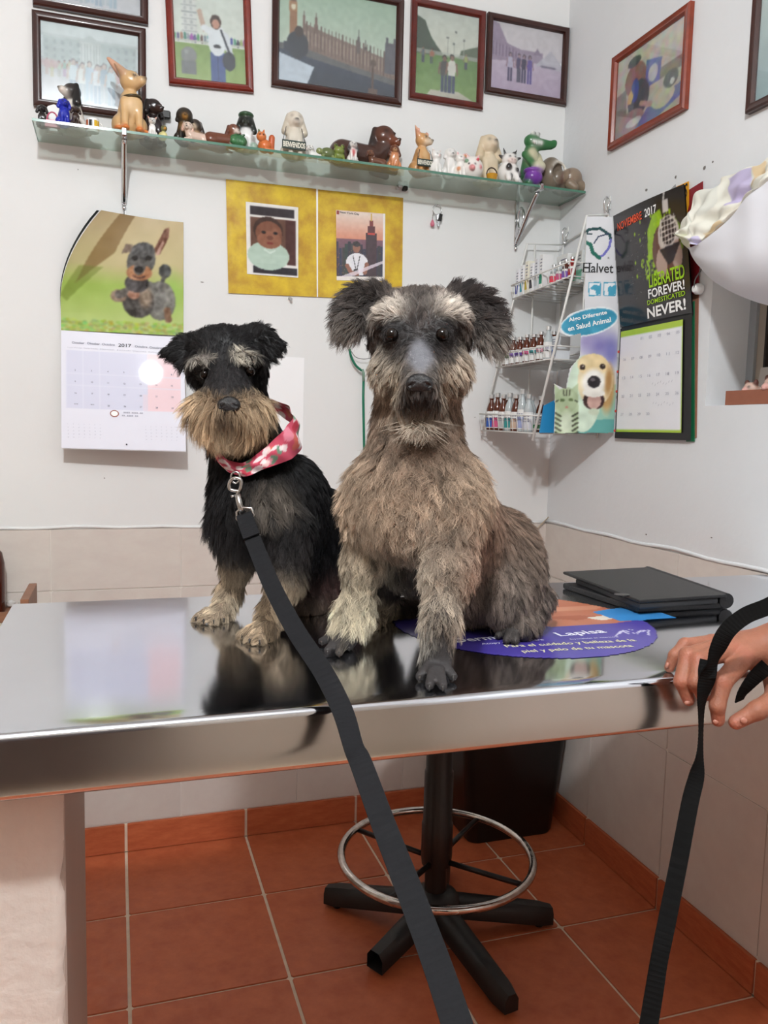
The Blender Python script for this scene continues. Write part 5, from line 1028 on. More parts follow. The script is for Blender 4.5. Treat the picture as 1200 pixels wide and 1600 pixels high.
# ================================================================ animal figurines on the glass shelf (facing -y, height 1)
m_cer = M('painted_ceramic', attr='col', rough=0.28, spec=0.5, coat=0.25)
BK = (24, 22, 22)
def eyes(x, y, z, r=0.022, col=BK): return [ell((s*x, y, z), r, col, k=0.004) for s in (-1, 1)]
def sitdog(body, face=None, ear=None, muz=None, belly=None, ears='flop', fat=1.0, look=0.0, paw=None, headr=0.17, up=0.0):
    face = face or body; ear = ear or body; muz = muz or face; belly = belly or body; paw = paw or body
    P = [cap((0, 0.10, 0.17), (0, 0.0, 0.50), 0.20*fat, 0.145*fat, body), ell((0, -0.08, 0.40), (0.13*fat, 0.10, 0.17), belly)]
    for s in (-1, 1):
        P += [ell((s*0.16*fat, 0.06, 0.15), (0.10, 0.16, 0.14), body), cap((s*0.10, -0.10, 0.44), (s*0.10, -0.16, 0.06), 0.065, 0.05, body), ell((s*0.10, -0.20, 0.04), (0.06, 0.08, 0.04), paw), ell((s*0.2*fat, -0.1, 0.04), (0.055, 0.1, 0.04), paw)]
    P += [cap((0, 0.28, 0.08), (0.16, 0.34, 0.10), 0.045, 0.03, body)]
    c, n = math.cos(look), math.sin(look); R2 = lambda v: (v[0]*c-(v[1]+0.03)*n, v[0]*n+(v[1]+0.03)*c-0.03, v[2])
    H = [ell((0, -0.03, 0.76), (headr, headr*0.98, headr*0.95), face), cap(R2((0, -0.12, 0.70+up*0.3)), R2((0, -0.235, 0.69+up)), 0.085, 0.07, muz), ell(R2((0, -0.30, 0.715+up)), (0.038, 0.028, 0.028), BK, k=0.004)]
    H += [ell(R2((s*0.075, -0.175, 0.80)), 0.024, BK, k=0.004) for s in (-1, 1)]
    for s in (-1, 1):
        if ears == 'flop': H += [cap(R2((s*0.14, -0.01, 0.84)), R2((s*0.20, -0.04, 0.62)), 0.05, 0.07, ear, k=0.02)]
        elif ears == 'long': H += [cap(R2((s*0.13, -0.01, 0.86)), R2((s*0.205, -0.05, 0.52)), 0.05, 0.085, ear, k=0.02)]
        elif ears == 'up': H += [cap(R2((s*0.11, 0.0, 0.84)), R2((s*0.25, 0.01, 1.02)), 0.075, 0.012, ear, k=0.03), ell(R2((s*0.185, -0.045, 0.93)), (0.035, 0.02, 0.05), (226, 170, 150), k=0.004)]
        elif ears == 'side': H += [cap(R2((s*0.13, 0.0, 0.84)), R2((s*0.3, 0.0, 0.90)), 0.07, 0.02, ear, k=0.03)]
    return P+H
def liedog(body, face=None, ear=None, muz=None, flip=1, ears='flop'):
    face = face or body; ear = ear or body; muz = muz or face
    P = [cap((0.45*flip, 0.0, 0.26), (-0.25*flip, 0.0, 0.30), 0.25, 0.22, body), ell((0.42*flip, -0.12, 0.2), (0.24, 0.16, 0.2), body), cap((0.65*flip, 0.05, 0.12), (0.8*flip, -0.1, 0.07), 0.06, 0.03, body)]
    P += [cap((-0.3*flip, -0.13, 0.12), (-0.58*flip, -0.2, 0.07), 0.085, 0.07, body), cap((-0.3*flip, 0.13, 0.12), (-0.58*flip, 0.1, 0.07), 0.085, 0.07, body)]
    hx = -0.42*flip
    P += [ell((hx, -0.05, 0.70), (0.23, 0.22, 0.22), face), cap((hx, -0.05, 0.5), (hx*0.8, 0, 0.35), 0.15, 0.18, body), cap((hx-0.08*flip, -0.2, 0.62), (hx-0.13*flip, -0.30, 0.58), 0.11, 0.085, muz), ell((hx-0.15*flip, -0.38, 0.62), (0.045, 0.03, 0.035), BK, k=0.004)]
    for s in (-1, 1): P += [cap((hx+s*0.18, -0.02, 0.82), (hx+s*0.25, -0.05, 0.52), 0.06, 0.085, ear, k=0.02), ell((hx+s*0.09-0.03*flip, -0.235, 0.76), 0.03, BK, k=0.004)]
    return P
def sitcat(body, spot=None, ear=(226, 150, 150)):
    P = [ell((0, 0.04, 0.26), (0.25, 0.24, 0.27), body), cap((0, 0, 0.4), (0, -0.02, 0.62), 0.17, 0.14, body), ell((0, -0.03, 0.72), (0.21, 0.18, 0.18), body), ell((0, -0.19, 0.68), (0.075, 0.05, 0.05), (238, 234, 230)), ell((0, -0.245, 0.70), 0.02, (210, 120, 120), k=0.004)]
    for s in (-1, 1): P += [cap((s*0.12, -0.02, 0.84), (s*0.18, -0.02, 0.98), 0.075, 0.015, body, k=0.02), ell((s*0.155, -0.065, 0.90), (0.03, 0.02, 0.045), ear, k=0.004), ell((s*0.085, -0.195, 0.75), 0.022, BK, k=0.004), cap((s*0.09, -0.14, 0.36), (s*0.09, -0.19, 0.06), 0.06, 0.055, body)]
    P += [cap((0.15, 0.2, 0.08), (0.3, 0.0, 0.06), 0.05, 0.04, body)]
    if spot: P += [ell((0.12, -0.16, 0.82), (0.07, 0.05, 0.06), spot, k=0.004), ell((-0.14, -0.12, 0.3), (0.07, 0.1, 0.09), spot, k=0.004)]
    return P
def frog(body): return [ell((0, 0.05, 0.34), (0.42, 0.42, 0.34), body), ell((0, -0.22, 0.6), (0.32, 0.26, 0.24), body)]+[x for s in (-1, 1) for x in (ell((s*0.2, -0.25, 0.86), 0.12, body), ell((s*0.2, -0.35, 0.89), 0.05, BK, k=0.004), cap((s*0.4, 0.1, 0.2), (s*0.5, -0.3, 0.06), 0.14, 0.08, body), cap((s*0.22, -0.3, 0.3), (s*0.25, -0.45, 0.05), 0.09, 0.07, body))]
def add_fig(name, prims, px, h, label, rot=0.0, y=-0.085, cat='figurine', parent=None, k=0.035, group='figurines on the glass shelf', vox=None):
    h = h+0.30*max(0.0, 0.148+y)*(1.0 if h > 0.05 else 0.7); x = ony(px, 250, y)[0]; sc = h; R = rot_euler(0, 0, rot); Q = []
    for p in prims:
        p = dict(p)
        if p['t'] == 'c': p['a'] = R@p['a']*sc; p['b'] = R@p['b']*sc; p['ra'] *= sc; p['rb'] *= sc
        else: p['c'] = R@p['c']*sc; p['rot'] = R if p['rot'] is None else R@p['rot']; p['r'] = p['r']*sc
        p['k'] = None if p['k'] is None else p['k']*sc
        Q.append(p)
    V, F, C = sdf_surface(Q, vox or max(h/46, 0.0009), k*sc)
    V = V+arr((x, y, 0)); V[:, 2] += SHZ+0.0003-V[:, 2].min()
    me = fast_mesh(name, V, F, C)
    if parent is not None: return link(name, me, m_cer, parent)
    o = link(name, me, m_cer); return tag(o, label, cat, group)
mm = 0.00178   # metres per photo pixel at the shelf
TANF, CREAM, DKBR, BROWN, WHITE, ORG = (206, 168, 118), (226, 212, 184), (62, 40, 32), (112, 64, 42), (232, 230, 226), (206, 112, 56)
add_fig('dog_figurine', sitdog((34, 30, 30), ears='flop'), 67, 24*mm, 'tiny black dog figurine at the left end of the glass shelf')
ph = empty('photo_frame_ornament', (ony(86, 250, -.05)[0], -0.05, SHZ), label='small rounded white frame ornament with a bright picture behind the pink bag', cat='ornament')
px_ = ony(86, 250, -.05)[0]; arch = [(-0.019, 0), (0.019, 0), (0.021, 0.02), (0.021, 0.045), (0.014, 0.062), (0, 0.068), (-0.014, 0.062), (-0.021, 0.045), (-0.021, 0.02)]
MB().prism(arch, (px_, -0.05, SHZ+0.0003), X_, Z_, NB, 0.008).build('frame_body', M('ivory_resin', (214, 214, 210), rough=0.35), ph); MB().prism([(-0.011, 0.014), (0.012, 0.014), (0.012, 0.048), (-0.011, 0.048)], (px_, -0.058, SHZ+0.0003), X_, Z_, NB, 0.0006).build('picture', m_white, ph)
bg = empty('toy_bag', (ony(82, 250, -.10)[0], -0.10, SHZ), label='tiny pink handbag ornament with a looped handle', cat='ornament'); px_ = ony(83, 250, -.10)[0]
MB().prism([(-0.017, 0), (0.017, 0), (0.014, 0.016), (-0.014, 0.016)], (px_, -0.096, SHZ+0.0003), X_, Z_, NB, 0.010).build('bag_body', M('pink_resin', (196, 84, 112), rough=0.35), bg); MB().tube([(px_+0.012*math.cos(a), -0.101, SHZ+0.016+0.019*math.sin(a)) for a in np.linspace(0, 3.14, 12)], 0.0017, 6).build('handle', M('pink_resin'), bg, True)
add_fig('dog_figurine', sitdog((30, 44, 168), ears='flop', fat=1.15), 101, 31*mm, 'small cobalt blue dog figurine', 0.3, -0.11)
add_fig('dog_figurine', sitdog((228, 222, 214), (40, 36, 36), (28, 26, 26), (222, 212, 200), (232, 226, 216), ears='long', up=0.06, look=-0.5), 115, 56*mm, 'black and white spaniel figurine with long hanging ears', -0.5, -0.06)
add_fig('dog_figurine', sitdog((52, 36, 30), ears='flop'), 119, 25*mm, 'tiny dark brown dog figurine before the spaniel', 0.2, -0.125)
mg = empty('mini_mug', (ony(148, 250, -.1)[0], -0.1, SHZ), label='tiny striped mug ornament in white orange and yellow', cat='ornament'); px_ = ony(148, 250, -.1)[0]
MB().lathe([(0.0005, 0), (0.014, 0), (0.015, 0.002), (0.015, 0.03), (0.0135, 0.03), (0.013, 0.004), (0.0005, 0.004)], (px_-0.004, -0.1, SHZ+0.0003), 18).build('cup', m_white, mg, True, 40)
for a0, cc in ((200, (206, 96, 40)), (240, (40, 40, 40)), (285, (222, 178, 40)), (318, (222, 178, 40))):
    V = [(px_-0.004+0.0153*math.cos(math.radians(a0+d)), -0.1+0.0153*math.sin(math.radians(a0+d)), SHZ+z) for z in (0.005, 0.026) for d in (0, 10, 20, 30)]; MB().add(V, [(0, 1, 5, 4), (1, 2, 6, 5), (2, 3, 7, 6)]).build('stripe', M('mug_%d' % a0, cc, rough=0.3), mg)
MB().tube([(px_+0.011+0.007*math.cos(a), -0.1, SHZ+0.016+0.008*math.sin(a)) for a in np.linspace(-1.4, 1.4, 9)], 0.0018, 6).build('handle', m_white, mg, True)
ch = sitdog(TANF, TANF, (196, 158, 128), (212, 176, 130), (218, 186, 142), ears='side', look=0.7, up=0.05, paw=(212, 122, 60), headr=0.155)
ch = [p for p in ch if True]+[cap((-0.12, 0.02, 0.88), (-0.30, 0.03, 1.04), 0.085, 0.03, (206, 160, 134), k=0.03)]
chd = add_fig('dog_figurine', ch, 204, 84*mm, 'large tan chihuahua figurine with orange paws and a studded collar', 0.15, -0.10)
hx_ = ony(204, 250, -0.10)[0]; cz_ = SHZ+84*mm*0.60
MB().tube([(hx_+0.022*math.cos(a)+0.002, -0.105+0.022*math.sin(a), cz_+0.004*math.cos(a)) for a in np.linspace(0, 6.28, 25)[:-1]], 0.0035, 6, closed=True).build('collar', M('studded_collar', (76, 62, 34), rough=0.35, var=0.4, vscale=300), chd, True)
add_fig('dog_figurine', sitdog((38, 28, 28), (38, 28, 28), (30, 22, 22), (60, 40, 36), ears='flop', look=0.5), 239, 52*mm, 'dark brown dog figurine with raised ear behind the chihuahua', 0.2, -0.04)
add_fig('dog_figurine', sitdog(WHITE, WHITE, (150, 140, 134), ears='up'), 238, 24*mm, 'tiny white pup figurine at the feet of the dark dog', 0, -0.12)
add_fig('duck_figurine', [ell((0, 0.05, 0.3), (0.28, 0.38, 0.28), (226, 216, 150)), ell((0, -0.15, 0.72), (0.2, 0.2, 0.2), (110, 110, 70)), cap((0, -0.33, 0.68), (0, -0.45, 0.66), 0.06, 0.04, (220, 150, 40)), cap((0, 0.35, 0.4), (0, 0.5, 0.5), 0.1, 0.04, (226, 216, 150))]+eyes(0.1, -0.31, 0.78, 0.03), 255, 17*mm, 'tiny yellow duckling figurine', 0.3, -0.11)
bb = MB(); p = ony(245, 176, -0.02); bb.box((p[0]-0.012, -0.022, p[2]-0.011), (p[0]+0.034, -0.006, p[2]+0.009), 0.003); sp_ = empty('wall_hook', (p[0], -0.01, p[2]), label='black bar shaped holder on the wall beside the dark dog figurine', cat='holder')
bb.build('bar', M('black_plastic'), sp_); MB().tube([(p[0], 0.0, p[2]), (p[0], -0.01, p[2])], 0.004, 8).build('wall_pin', m_silver, sp_)
add_fig('dog_figurine', [p for p in sitdog((46, 40, 34), (46, 40, 34), (34, 30, 28), (168, 120, 52), (176, 126, 46), ears='flop', fat=1.25, headr=0.24)], 288, 38*mm, 'stout black and tan dog figurine with a broad head', 0.0, -0.09)
add_fig('dog_figurine', liedog((212, 186, 170), (218, 196, 180), (190, 150, 130)), 306, 25*mm, 'lying pale pink puppy figurine', 0.2, -0.12)
add_fig('dog_figurine', liedog((196, 160, 124), (60, 50, 44), (40, 34, 32), (210, 186, 160)), 324, 31*mm, 'lying tan puppy figurine with a dark face', 0.1, -0.07)
add_fig('dog_figurine', liedog((108, 62, 44), (124, 78, 60), (88, 48, 36), (220, 206, 196), flip=-1), 347, 31*mm, 'lying reddish brown dog figurine with a white muzzle', 0.1, -0.115)
add_fig('leaf_ornament', [ell((0, 0, 0.42), (0.55, 0.3, 0.42), (52, 104, 64)), cap((-0.3, 0, 0.5), (0.35, -0.2, 0.75), 0.1, 0.06, (40, 84, 52)), ell((-0.25, -0.22, 0.4), (0.18, 0.12, 0.2), (66, 120, 74)), ell((0.25, -0.22, 0.35), (0.16, 0.12, 0.2), (60, 112, 70))], 371, 21*mm, 'dark green leaf shaped ornament', 0, -0.12, 'ornament')
add_fig('dog_figurine', sitdog((226, 226, 224), (34, 36, 34), (28, 34, 30), (54, 62, 52), (232, 232, 230), ears='long', headr=0.2, up=0.0)+[ell((0, -0.05, 0.9), (0.2, 0.2, 0.09), (44, 74, 48), k=0.01), ell((0.2, -0.05, 0.12), (0.13, 0.2, 0.12), (150, 176, 160), k=0.01), ell((-0.2, -0.05, 0.12), (0.13, 0.2, 0.12), (150, 176, 160), k=0.01)], 384, 46*mm, 'black and white dog figurine wearing a green cap', -0.2, -0.09)
add_fig('squirrel_figurine', [ell((0, 0, 0.35), (0.34, 0.34, 0.35), ORG), ell((-0.2, -0.2, 0.75), (0.26, 0.24, 0.24), (214, 124, 70)), cap((0.35, 0.1, 0.2), (0.4, 0.1, 0.85), 0.18, 0.16, (190, 92, 48)), cap((-0.3, -0.2, 0.95), (-0.34, -0.2, 1.1), 0.08, 0.03, (90, 110, 60)), cap((-0.1, -0.2, 0.95), (-0.06, -0.2, 1.1), 0.08, 0.03, ORG), cap((0.0, -0.35, 0.1), (0.4, -0.45, 0.06), 0.1, 0.08, ORG)]+[ell((-0.3, -0.41, 0.8), 0.04, BK, k=.004), ell((-0.12, -0.43, 0.8), 0.04, BK, k=.004)], 413, 23*mm, 'small orange squirrel figurine', 0.0, -0.11)
def sign(parent, px, y, z, w, h, txt, bg=(44, 58, 52)):
    x = ony(px, 250, y)[0]; o = MB().box((x-w/2, y-0.003, z-h/2), (x+w/2, y, z+h/2), 0.0008).build('sign_board', M('sign_%d' % bg[0], bg, rough=0.4), parent)
    mb = MB(); put_text(mb, txt, (x, y-0.003, z), X_, Z_, NB, w*0.92, h*0.62, 0.03, center=True); mb.build('lettering', M('cream_ink', (226, 222, 206), rough=0.5), o)
    for s in (-1, 1): MB().tube([(x+s*w*0.46, y-0.001, z+h*0.5), (x+s*w*0.32, y+0.004, z+h*0.5+w*0.55)], 0.0009, 5).build('sign_chain', M('dark_steel'), o, True)
wdg = add_fig('dog_figurine', sitdog((208, 200, 184), (222, 212, 196), (196, 186, 168), (228, 218, 204), (214, 206, 192), ears='long', fat=1.1, headr=0.2), 459, 58*mm, 'cream long eared dog figurine holding a dark welcome sign', 0, -0.085)
sign(wdg, 459, -0.113, SHZ+0.030, 0.062, 0.022, 'BIENVENIDOS')
add_fig('dog_figurine', liedog((228, 226, 222), None, (170, 164, 158)), 493, 17*mm, 'tiny white lying dog figurine', 0.2, -0.115)
add_fig('turtle_figurine', [ell((0.05, 0, 0.42), (0.5, 0.42, 0.4), (96, 108, 66)), ell((-0.5, -0.15, 0.5), (0.22, 0.2, 0.2), (130, 140, 90)), cap((-0.3, -0.3, 0.2), (-0.35, -0.38, 0.07), 0.1, 0.09, (130, 140, 90)), cap((0.35, -0.3, 0.2), (0.4, -0.38, 0.07), 0.1, 0.09, (130, 140, 90))], 510, 19*mm, 'small olive green turtle figurine', 0, -0.115)
add_fig('frog_figurine', frog((118, 132, 62)), 528, 21*mm, 'small moss green frog figurine', 0.0, -0.11)
add_fig('dog_figurine', liedog((70, 46, 38), (88, 50, 36), (44, 36, 34), (112, 60, 38), flip=-1)+[cap((0.42, -0.05, 0.5), (0.30, 0.0, 0.35), 0.2, 0.22, (70, 46, 38))], 567, 66*mm, 'large dark brown dachshund figurine lying down with head raised', 0.25, -0.06)
add_fig('dog_figurine', sitdog((226, 222, 218), (226, 222, 218), (60, 56, 56), None, (190, 40, 44), ears='long'), 551, 29*mm, 'tiny white dog figurine in a red vest', 0.0, -0.128)
add_fig('dog_figurine', liedog((104, 66, 48), (112, 74, 56), (80, 50, 40)), 588, 21*mm, 'small brown lying puppy figurine before the dachshund', 0.1, -0.125)
add_fig('dog_figurine', sitdog((196, 128, 84), (110, 64, 42), (78, 44, 34), (206, 160, 120), (214, 168, 130), ears='long', fat=1.35, headr=0.2), 616, 29*mm, 'small brown beagle figurine with drooping ears', -0.2, -0.11)
ch2 = add_fig('dog_figurine', sitdog((200, 150, 96), (206, 158, 104), (206, 150, 110), (216, 196, 170), (214, 176, 128), ears='up', look=0.4, headr=0.16), 658, 58*mm, 'tan upright chihuahua figurine with a hanging welcome sign', 0.25, -0.085)
sign(ch2, 664, -0.113, SHZ+0.030, 0.046, 0.019, 'BIENVENIDOS')
add_fig('cat_figurine', sitcat(WHITE, None, (206, 190, 186)), 681, 34*mm, 'slim plain white cat figurine', 0.3, -0.11)
add_fig('dog_figurine', sitdog(WHITE, WHITE, (226, 222, 218), (238, 236, 232), WHITE, ears='flop', fat=1.25, headr=0.21), 703, 36*mm, 'white bulldog figurine with heavy jowls', 0.0, -0.10)
add_fig('cat_figurine', sitcat((236, 232, 226), (220, 140, 80), (226, 140, 150)), 719, 34*mm, 'white cat figurine with orange patches and pink ears', 0.2, -0.115)
add_fig('pig_figurine', [ell((0, 0, 0.5), (0.5, 0.46, 0.5), (236, 230, 224)), cap((-0.15, -0.42, 0.42), (-0.17, -0.52, 0.4), 0.12, 0.1, (226, 150, 150)), ell((0.22, -0.36, 0.5), (0.09, 0.07, 0.1), (214, 90, 100), k=.004), ell((-0.35, -0.30, 0.7), (0.08, 0.07, 0.08), (120, 160, 130), k=.004), ell((0.1, -0.42, 0.78), (0.07, 0.06, 0.06), (214, 90, 100), k=.004), cap((-0.25, -0.1, 0.92), (-0.32, -0.12, 1.04), 0.1, 0.03, (230, 190, 186)), cap((0.2, -0.1, 0.92), (0.27, -0.12, 1.04), 0.1, 0.03, (230, 190, 186))]+[ell((-0.28, -0.38, 0.58), 0.035, BK, k=.004), ell((-0.03, -0.44, 0.58), 0.035, BK, k=.004)], 737, 30*mm, 'round white piggy bank with painted red flowers', 0.0, -0.105)
cdg = add_fig('dog_figurine', sitdog((216, 200, 172), (224, 206, 178), (206, 188, 158), (232, 216, 192), (222, 206, 180), ears='long', up=0.05, headr=0.19), 762, 70*mm, 'tall cream puppy figurine looking upwards', 0.1, -0.06)
bs = empty('basket_ornament', (ony(768, 250, -0.128)[0], -0.125, SHZ), label='small amber basket ornament with a dark handle before the cream puppy', cat='ornament'); px_ = ony(768, 250, -0.122)[0]
MB().lathe([(0.0005, 0), (0.012, 0.0), (0.016, 0.018), (0.014, 0.018), (0.0005, 0.014)], (px_, -0.128, SHZ+0.0003), 16).build('bowl', M('amber_resin', (190, 136, 30), rough=0.25), bs, True, 40); MB().tube([(px_+0.016*math.cos(a), -0.128, SHZ+0.017+0.019*math.sin(a)) for a in np.linspace(0, 3.14, 12)], 0.0019, 6).build('handle', M('dark_resin', (62, 44, 32), rough=0.4), bs, True)
cow = [ell((0, 0.03, 0.32), (0.33, 0.3, 0.33), WHITE), ell((0, -0.02, 0.68), (0.24, 0.21, 0.2), WHITE), ell((0, -0.2, 0.62), (0.14, 0.08, 0.085), (232, 214, 206))]
for s in (-1, 1): cow += [cap((s*0.13, 0, 0.82), (s*0.22, -0.02, 1.0), 0.05, 0.015, BK, k=0.01), cap((s*0.22, 0, 0.74), (s*0.34, -0.02, 0.78), 0.06, 0.03, (60, 56, 56)), ell((s*0.09, -0.215, 0.74), 0.025, BK, k=.004), ell((s*0.05, -0.275, 0.63), 0.016, (120, 80, 76), k=.004), cap((s*0.12, -0.2, 0.22), (s*0.14, -0.28, 0.07), 0.09, 0.08, WHITE)]
cow += [ell((-0.12, -0.24, 0.42), (0.09, 0.07, 0.11), BK, k=.004), ell((0.14, -0.24, 0.36), (0.06, 0.07, 0.07), BK, k=.004), ell((-0.06, -0.27, 0.16), (0.05, 0.06, 0.08), BK, k=.004), ell((0.28, -0.08, 0.28), (0.07, 0.1, 0.1), BK, k=.004), ell((0.1, -0.1, 0.86), (0.07, 0.07, 0.05), BK, k=.004)]
add_fig('cow_figurine', cow, 796, 48*mm, 'white cow figurine with black spots and horns', 0.0, -0.118)
GN = (46, 108, 60)
cr = [cap((0, 0.02, 0.28), (0, 0.0, 0.66), 0.18, 0.13, GN), ell((-0.02, -0.10, 0.52), (0.11, 0.09, 0.17), (196, 190, 160)), ell((0.0, -0.02, 0.84), (0.15, 0.13, 0.12), GN), cap((0.05, -0.06, 0.80), (0.40, -0.10, 0.80), 0.10, 0.06, GN), cap((0.40, -0.10, 0.84), (0.42, -0.10, 0.845), 0.05, 0.05, GN), cap((0.1, -0.05, 0.72), (0.36, -0.09, 0.75), 0.05, 0.035, (36, 88, 50)),
      cap((0.12, 0.10, 0.06), (0.26, 0.2, 0.05), 0.09, 0.03, (34, 70, 42)), cap((0.02, 0.1, 0.4), (0.18, 0.16, 0.1), 0.1, 0.07, (52, 66, 46)), cap((-0.15, -0.06, 0.58), (-0.05, -0.22, 0.36), 0.065, 0.055, GN), cap((0.13, -0.04, 0.58), (0.12, -0.2, 0.36), 0.06, 0.06, (196, 190, 160)), cap((-0.1, -0.1, 0.1), (-0.12, -0.2, 0.05), 0.09, 0.07, GN)]
cr += [ell((-0.02, -0.18, 0.16), (0.17, 0.14, 0.14), (112, 52, 152), k=0.006), ell((-0.02, -0.18, 0.27), (0.19, 0.16, 0.05), (122, 60, 162), k=0.006), ell((0.05, -0.26, 0.34), (0.12, 0.07, 0.10), (204, 200, 172), k=0.01)]
for x in (-0.0, 0.09): cr += [ell((x, -0.06, 0.955), 0.055, (236, 236, 232), k=0.006), ell((x+0.015, -0.105, 0.96), 0.02, BK, k=.004)]
for q in range(4): cr += [cap((-0.03+0.05*q, -0.155, 0.795), (-0.025+0.05*q, -0.165, 0.745), 0.022, 0.008, (240, 240, 236), k=.004)]
add_fig('crocodile_figurine', cr, 829, 78*mm, 'green crocodile figurine with white teeth holding a purple pot', 0.0, -0.09, k=0.03)
HG = (118, 106, 92)
hp = [ell((0.15, 0.05, 0.34), (0.52, 0.4, 0.34), HG), ell((-0.42, 0.0, 0.5), (0.34, 0.34, 0.46), HG), ell((-0.30, -0.30, 0.48), (0.26, 0.22, 0.3), (60, 44, 42), cut=True, k=0.03), ell((-0.25, -0.10, 0.40), (0.22, 0.2, 0.24), (92, 60, 54)), ell((0.1, -0.3, 0.42), (0.3, 0.24, 0.26), (140, 122, 104)), ell((0.62, -0.05, 0.66), (0.17, 0.16, 0.17), HG), cap((0.45, 0, 0.45), (0.6, -0.02, 0.62), 0.14, 0.12, HG), cap((0.3, -0.35, 0.25), (0.5, -0.45, 0.12), 0.15, 0.12, (132, 116, 98)), cap((-0.05, -0.4, 0.2), (0.05, -0.5, 0.1), 0.14, 0.11, (132, 116, 98)), ell((0.55, -0.2, 0.3), (0.2, 0.18, 0.2), HG)]
for q in range(8):
    a = 0.5+q*0.3; hp += [ell((-0.32+0.24*math.cos(a), -0.24, 0.50+0.28*math.sin(a)), 0.045, (236, 232, 220), k=0.006)]
add_fig('hippo_figurine', hp, 880, 47*mm, 'grey brown hippo figurine lying with a wide toothy mouth', 0.15, -0.085, k=0.05)
# ================================================================ sticker and leather folder on the table
UP = arr((0, 0, 1.0)); YB = arr((0, 1.0, 0))
stk = empty('table_sticker', (-0.715, -1.20, TZ), label='round purple advertising sticker on the steel table under the grey brown dog', cat='sticker')
sc_x, sc_y, sr = -0.716, -1.197, 0.192; s0 = arr((-0.93, -1.41)); sw, shh = 0.47, 0.43
def sk(px, py): p = onz(px, py, TZ); return (p[0]-s0[0])/sw, 1-(p[1]-s0[1])/shh
SK = lambda L: [sk(*p) for p in L]
c = Canvas(150, 140, (78, 66, 158)); c.ell(0.3, 0.5, 0.5, 0.6, (64, 52, 140), 0.7, 0.8)
org = SK([(815, 972), (852, 935), (905, 934), (952, 932), (955, 938), (985, 946), (968, 956), (990, 970), (962, 974), (930, 976), (860, 980)]); c.poly(org, (188, 112, 84)); c.poly(SK([(835, 952), (900, 948), (950, 946), (930, 953), (860, 957)]), (206, 138, 108)); c.poly(SK([(838, 966), (905, 962), (940, 964), (900, 970)]), (168, 92, 66)); c.poly(SK([(915, 966), (945, 962), (965, 966), (940, 970)]), (226, 214, 200))
blu = SK([(925, 957), (975, 948), (1012, 950), (1056, 966), (1000, 970), (968, 971)]); c.poly(blu, (62, 140, 206)); c.poly(SK([(985, 954), (1010, 954), (1020, 958), (990, 959)]), (40, 90, 160))
for k in range(5): c.line(SK([(965+8*k, 990-(k % 3)*3), (973+8*k, 985+(k % 2)*6)]), 0.006, (206, 202, 232))
c.line(SK([(960, 994), (975, 986), (990, 990), (1012, 985), (1012, 993)]), 0.006, (206, 202, 232)); c.noise(4, 20)
X1 = s0[0]+c.x*sw; Y1 = s0[1]+(1-c.y)*shh; mk = ((X1-sc_x)**2+(Y1-sc_y)**2 < sr*sr) | c.inside(blu)
link('print', c.mesh('print', flat((s0[0], s0[1], TZ+0.0006), (sw, 0, 0), (0, shh, 0)), mk), M('vinyl_print', attr='col', rough=0.22, spec=0.5), stk)
def stext(t, p0, p1, h, m, bold=0.02, name='lettering'):
    a, b = onz(*p0, TZ+0.0008), onz(*p1, TZ+0.0008); U = unit(b-a); V = np.cross(UP, U); mb = MB(); put_text(mb, t, a, U, V, UP, float(np.linalg.norm(b-a)), h, bold, lift=0.0002); mb.build(name, m, stk)
m_lw = M('sticker_white', (226, 224, 238), rough=0.4); m_ly = M('sticker_cream', (214, 210, 170), rough=0.4)
stext('Dermapront', (718, 1006), (852, 994), 0.026, m_lw); stext('Atopy and Skin Care', (755, 1008), (852, 1001), 0.009, m_lw, 0)
stext('Lapisa', (880, 996), (954, 990), 0.026, m_lw); stext('Especialistas en veterinaria', (893, 1000), (968, 996), 0.006, m_lw, 0)
stext('Para el cuidado y belleza de la', (794, 1013), (998, 1003), 0.016, m_ly, 0.015); stext('piel y pelo de tu mascota', (820, 1021), (994, 1012), 0.016, m_ly, 0.015)
# folder
m_lea = M('black_leather', (22, 22, 24), rough=0.38, bump=0.25, bscale=420)
wl = empty('leather_folder', onz(1010, 920, TZ), label='closed black leather folder lying on the steel table by the wall', cat='folder')
def slab(pts, z, t, name, mat=m_lea, bev=0.0):
    Q = [onz(x, y, z) for x, y in pts]; mb = MB(); n = len(Q); cc = sum(Q)/n; ins = [q+(cc-q)*0.012 for q in Q]
    mb.add([q-UP*t for q in ins]+[q-UP*t*0.75 for q in Q]+[q-UP*t*0.25 for q in Q]+ins, [tuple(range(n))[::-1], tuple(range(3*n, 4*n))]+[(r*n+i, r*n+(i+1) % n, (r+1)*n+(i+1) % n, (r+1)*n+i) for r in range(3) for i in range(n)])
    o = mb.build(name, mat, wl)
    return o
slab([(880, 893), (1000, 938), (1136, 929), (1010, 886)][::1], TZ+0.026, 0.005, 'top_cover')
slab([(880, 911), (998, 949), (1138, 941), (1010, 905)], TZ+0.0105, 0.0098, 'bottom_cover')
slab([(900, 904), (1000, 943), (1122, 934), (1010, 897)], TZ+0.0205, 0.0095, 'inner_pages', M('folder_pages', (40, 40, 42), rough=0.6))
q0, q1 = onz(1012, 888, TZ+0.022), onz(1136, 931, TZ+0.022); q0[2] = q1[2] = TZ+0.0135
MB().tube([q0, (q0+q1)/2, q1], 0.0128, 14).build('spine', m_lea, wl, True, 50)
mb = MB(); e0 = onz(972, 929, TZ+0.0262); mb.prism([(0.014*math.cos(t), 0.010*math.sin(t)) for t in np.linspace(0, 6.28, 17)[:-1]], e0, X_, YB, UP, 0.0004); mb.build('embossed_mark', M('leather_emboss', (34, 34, 36), rough=0.25), wl)
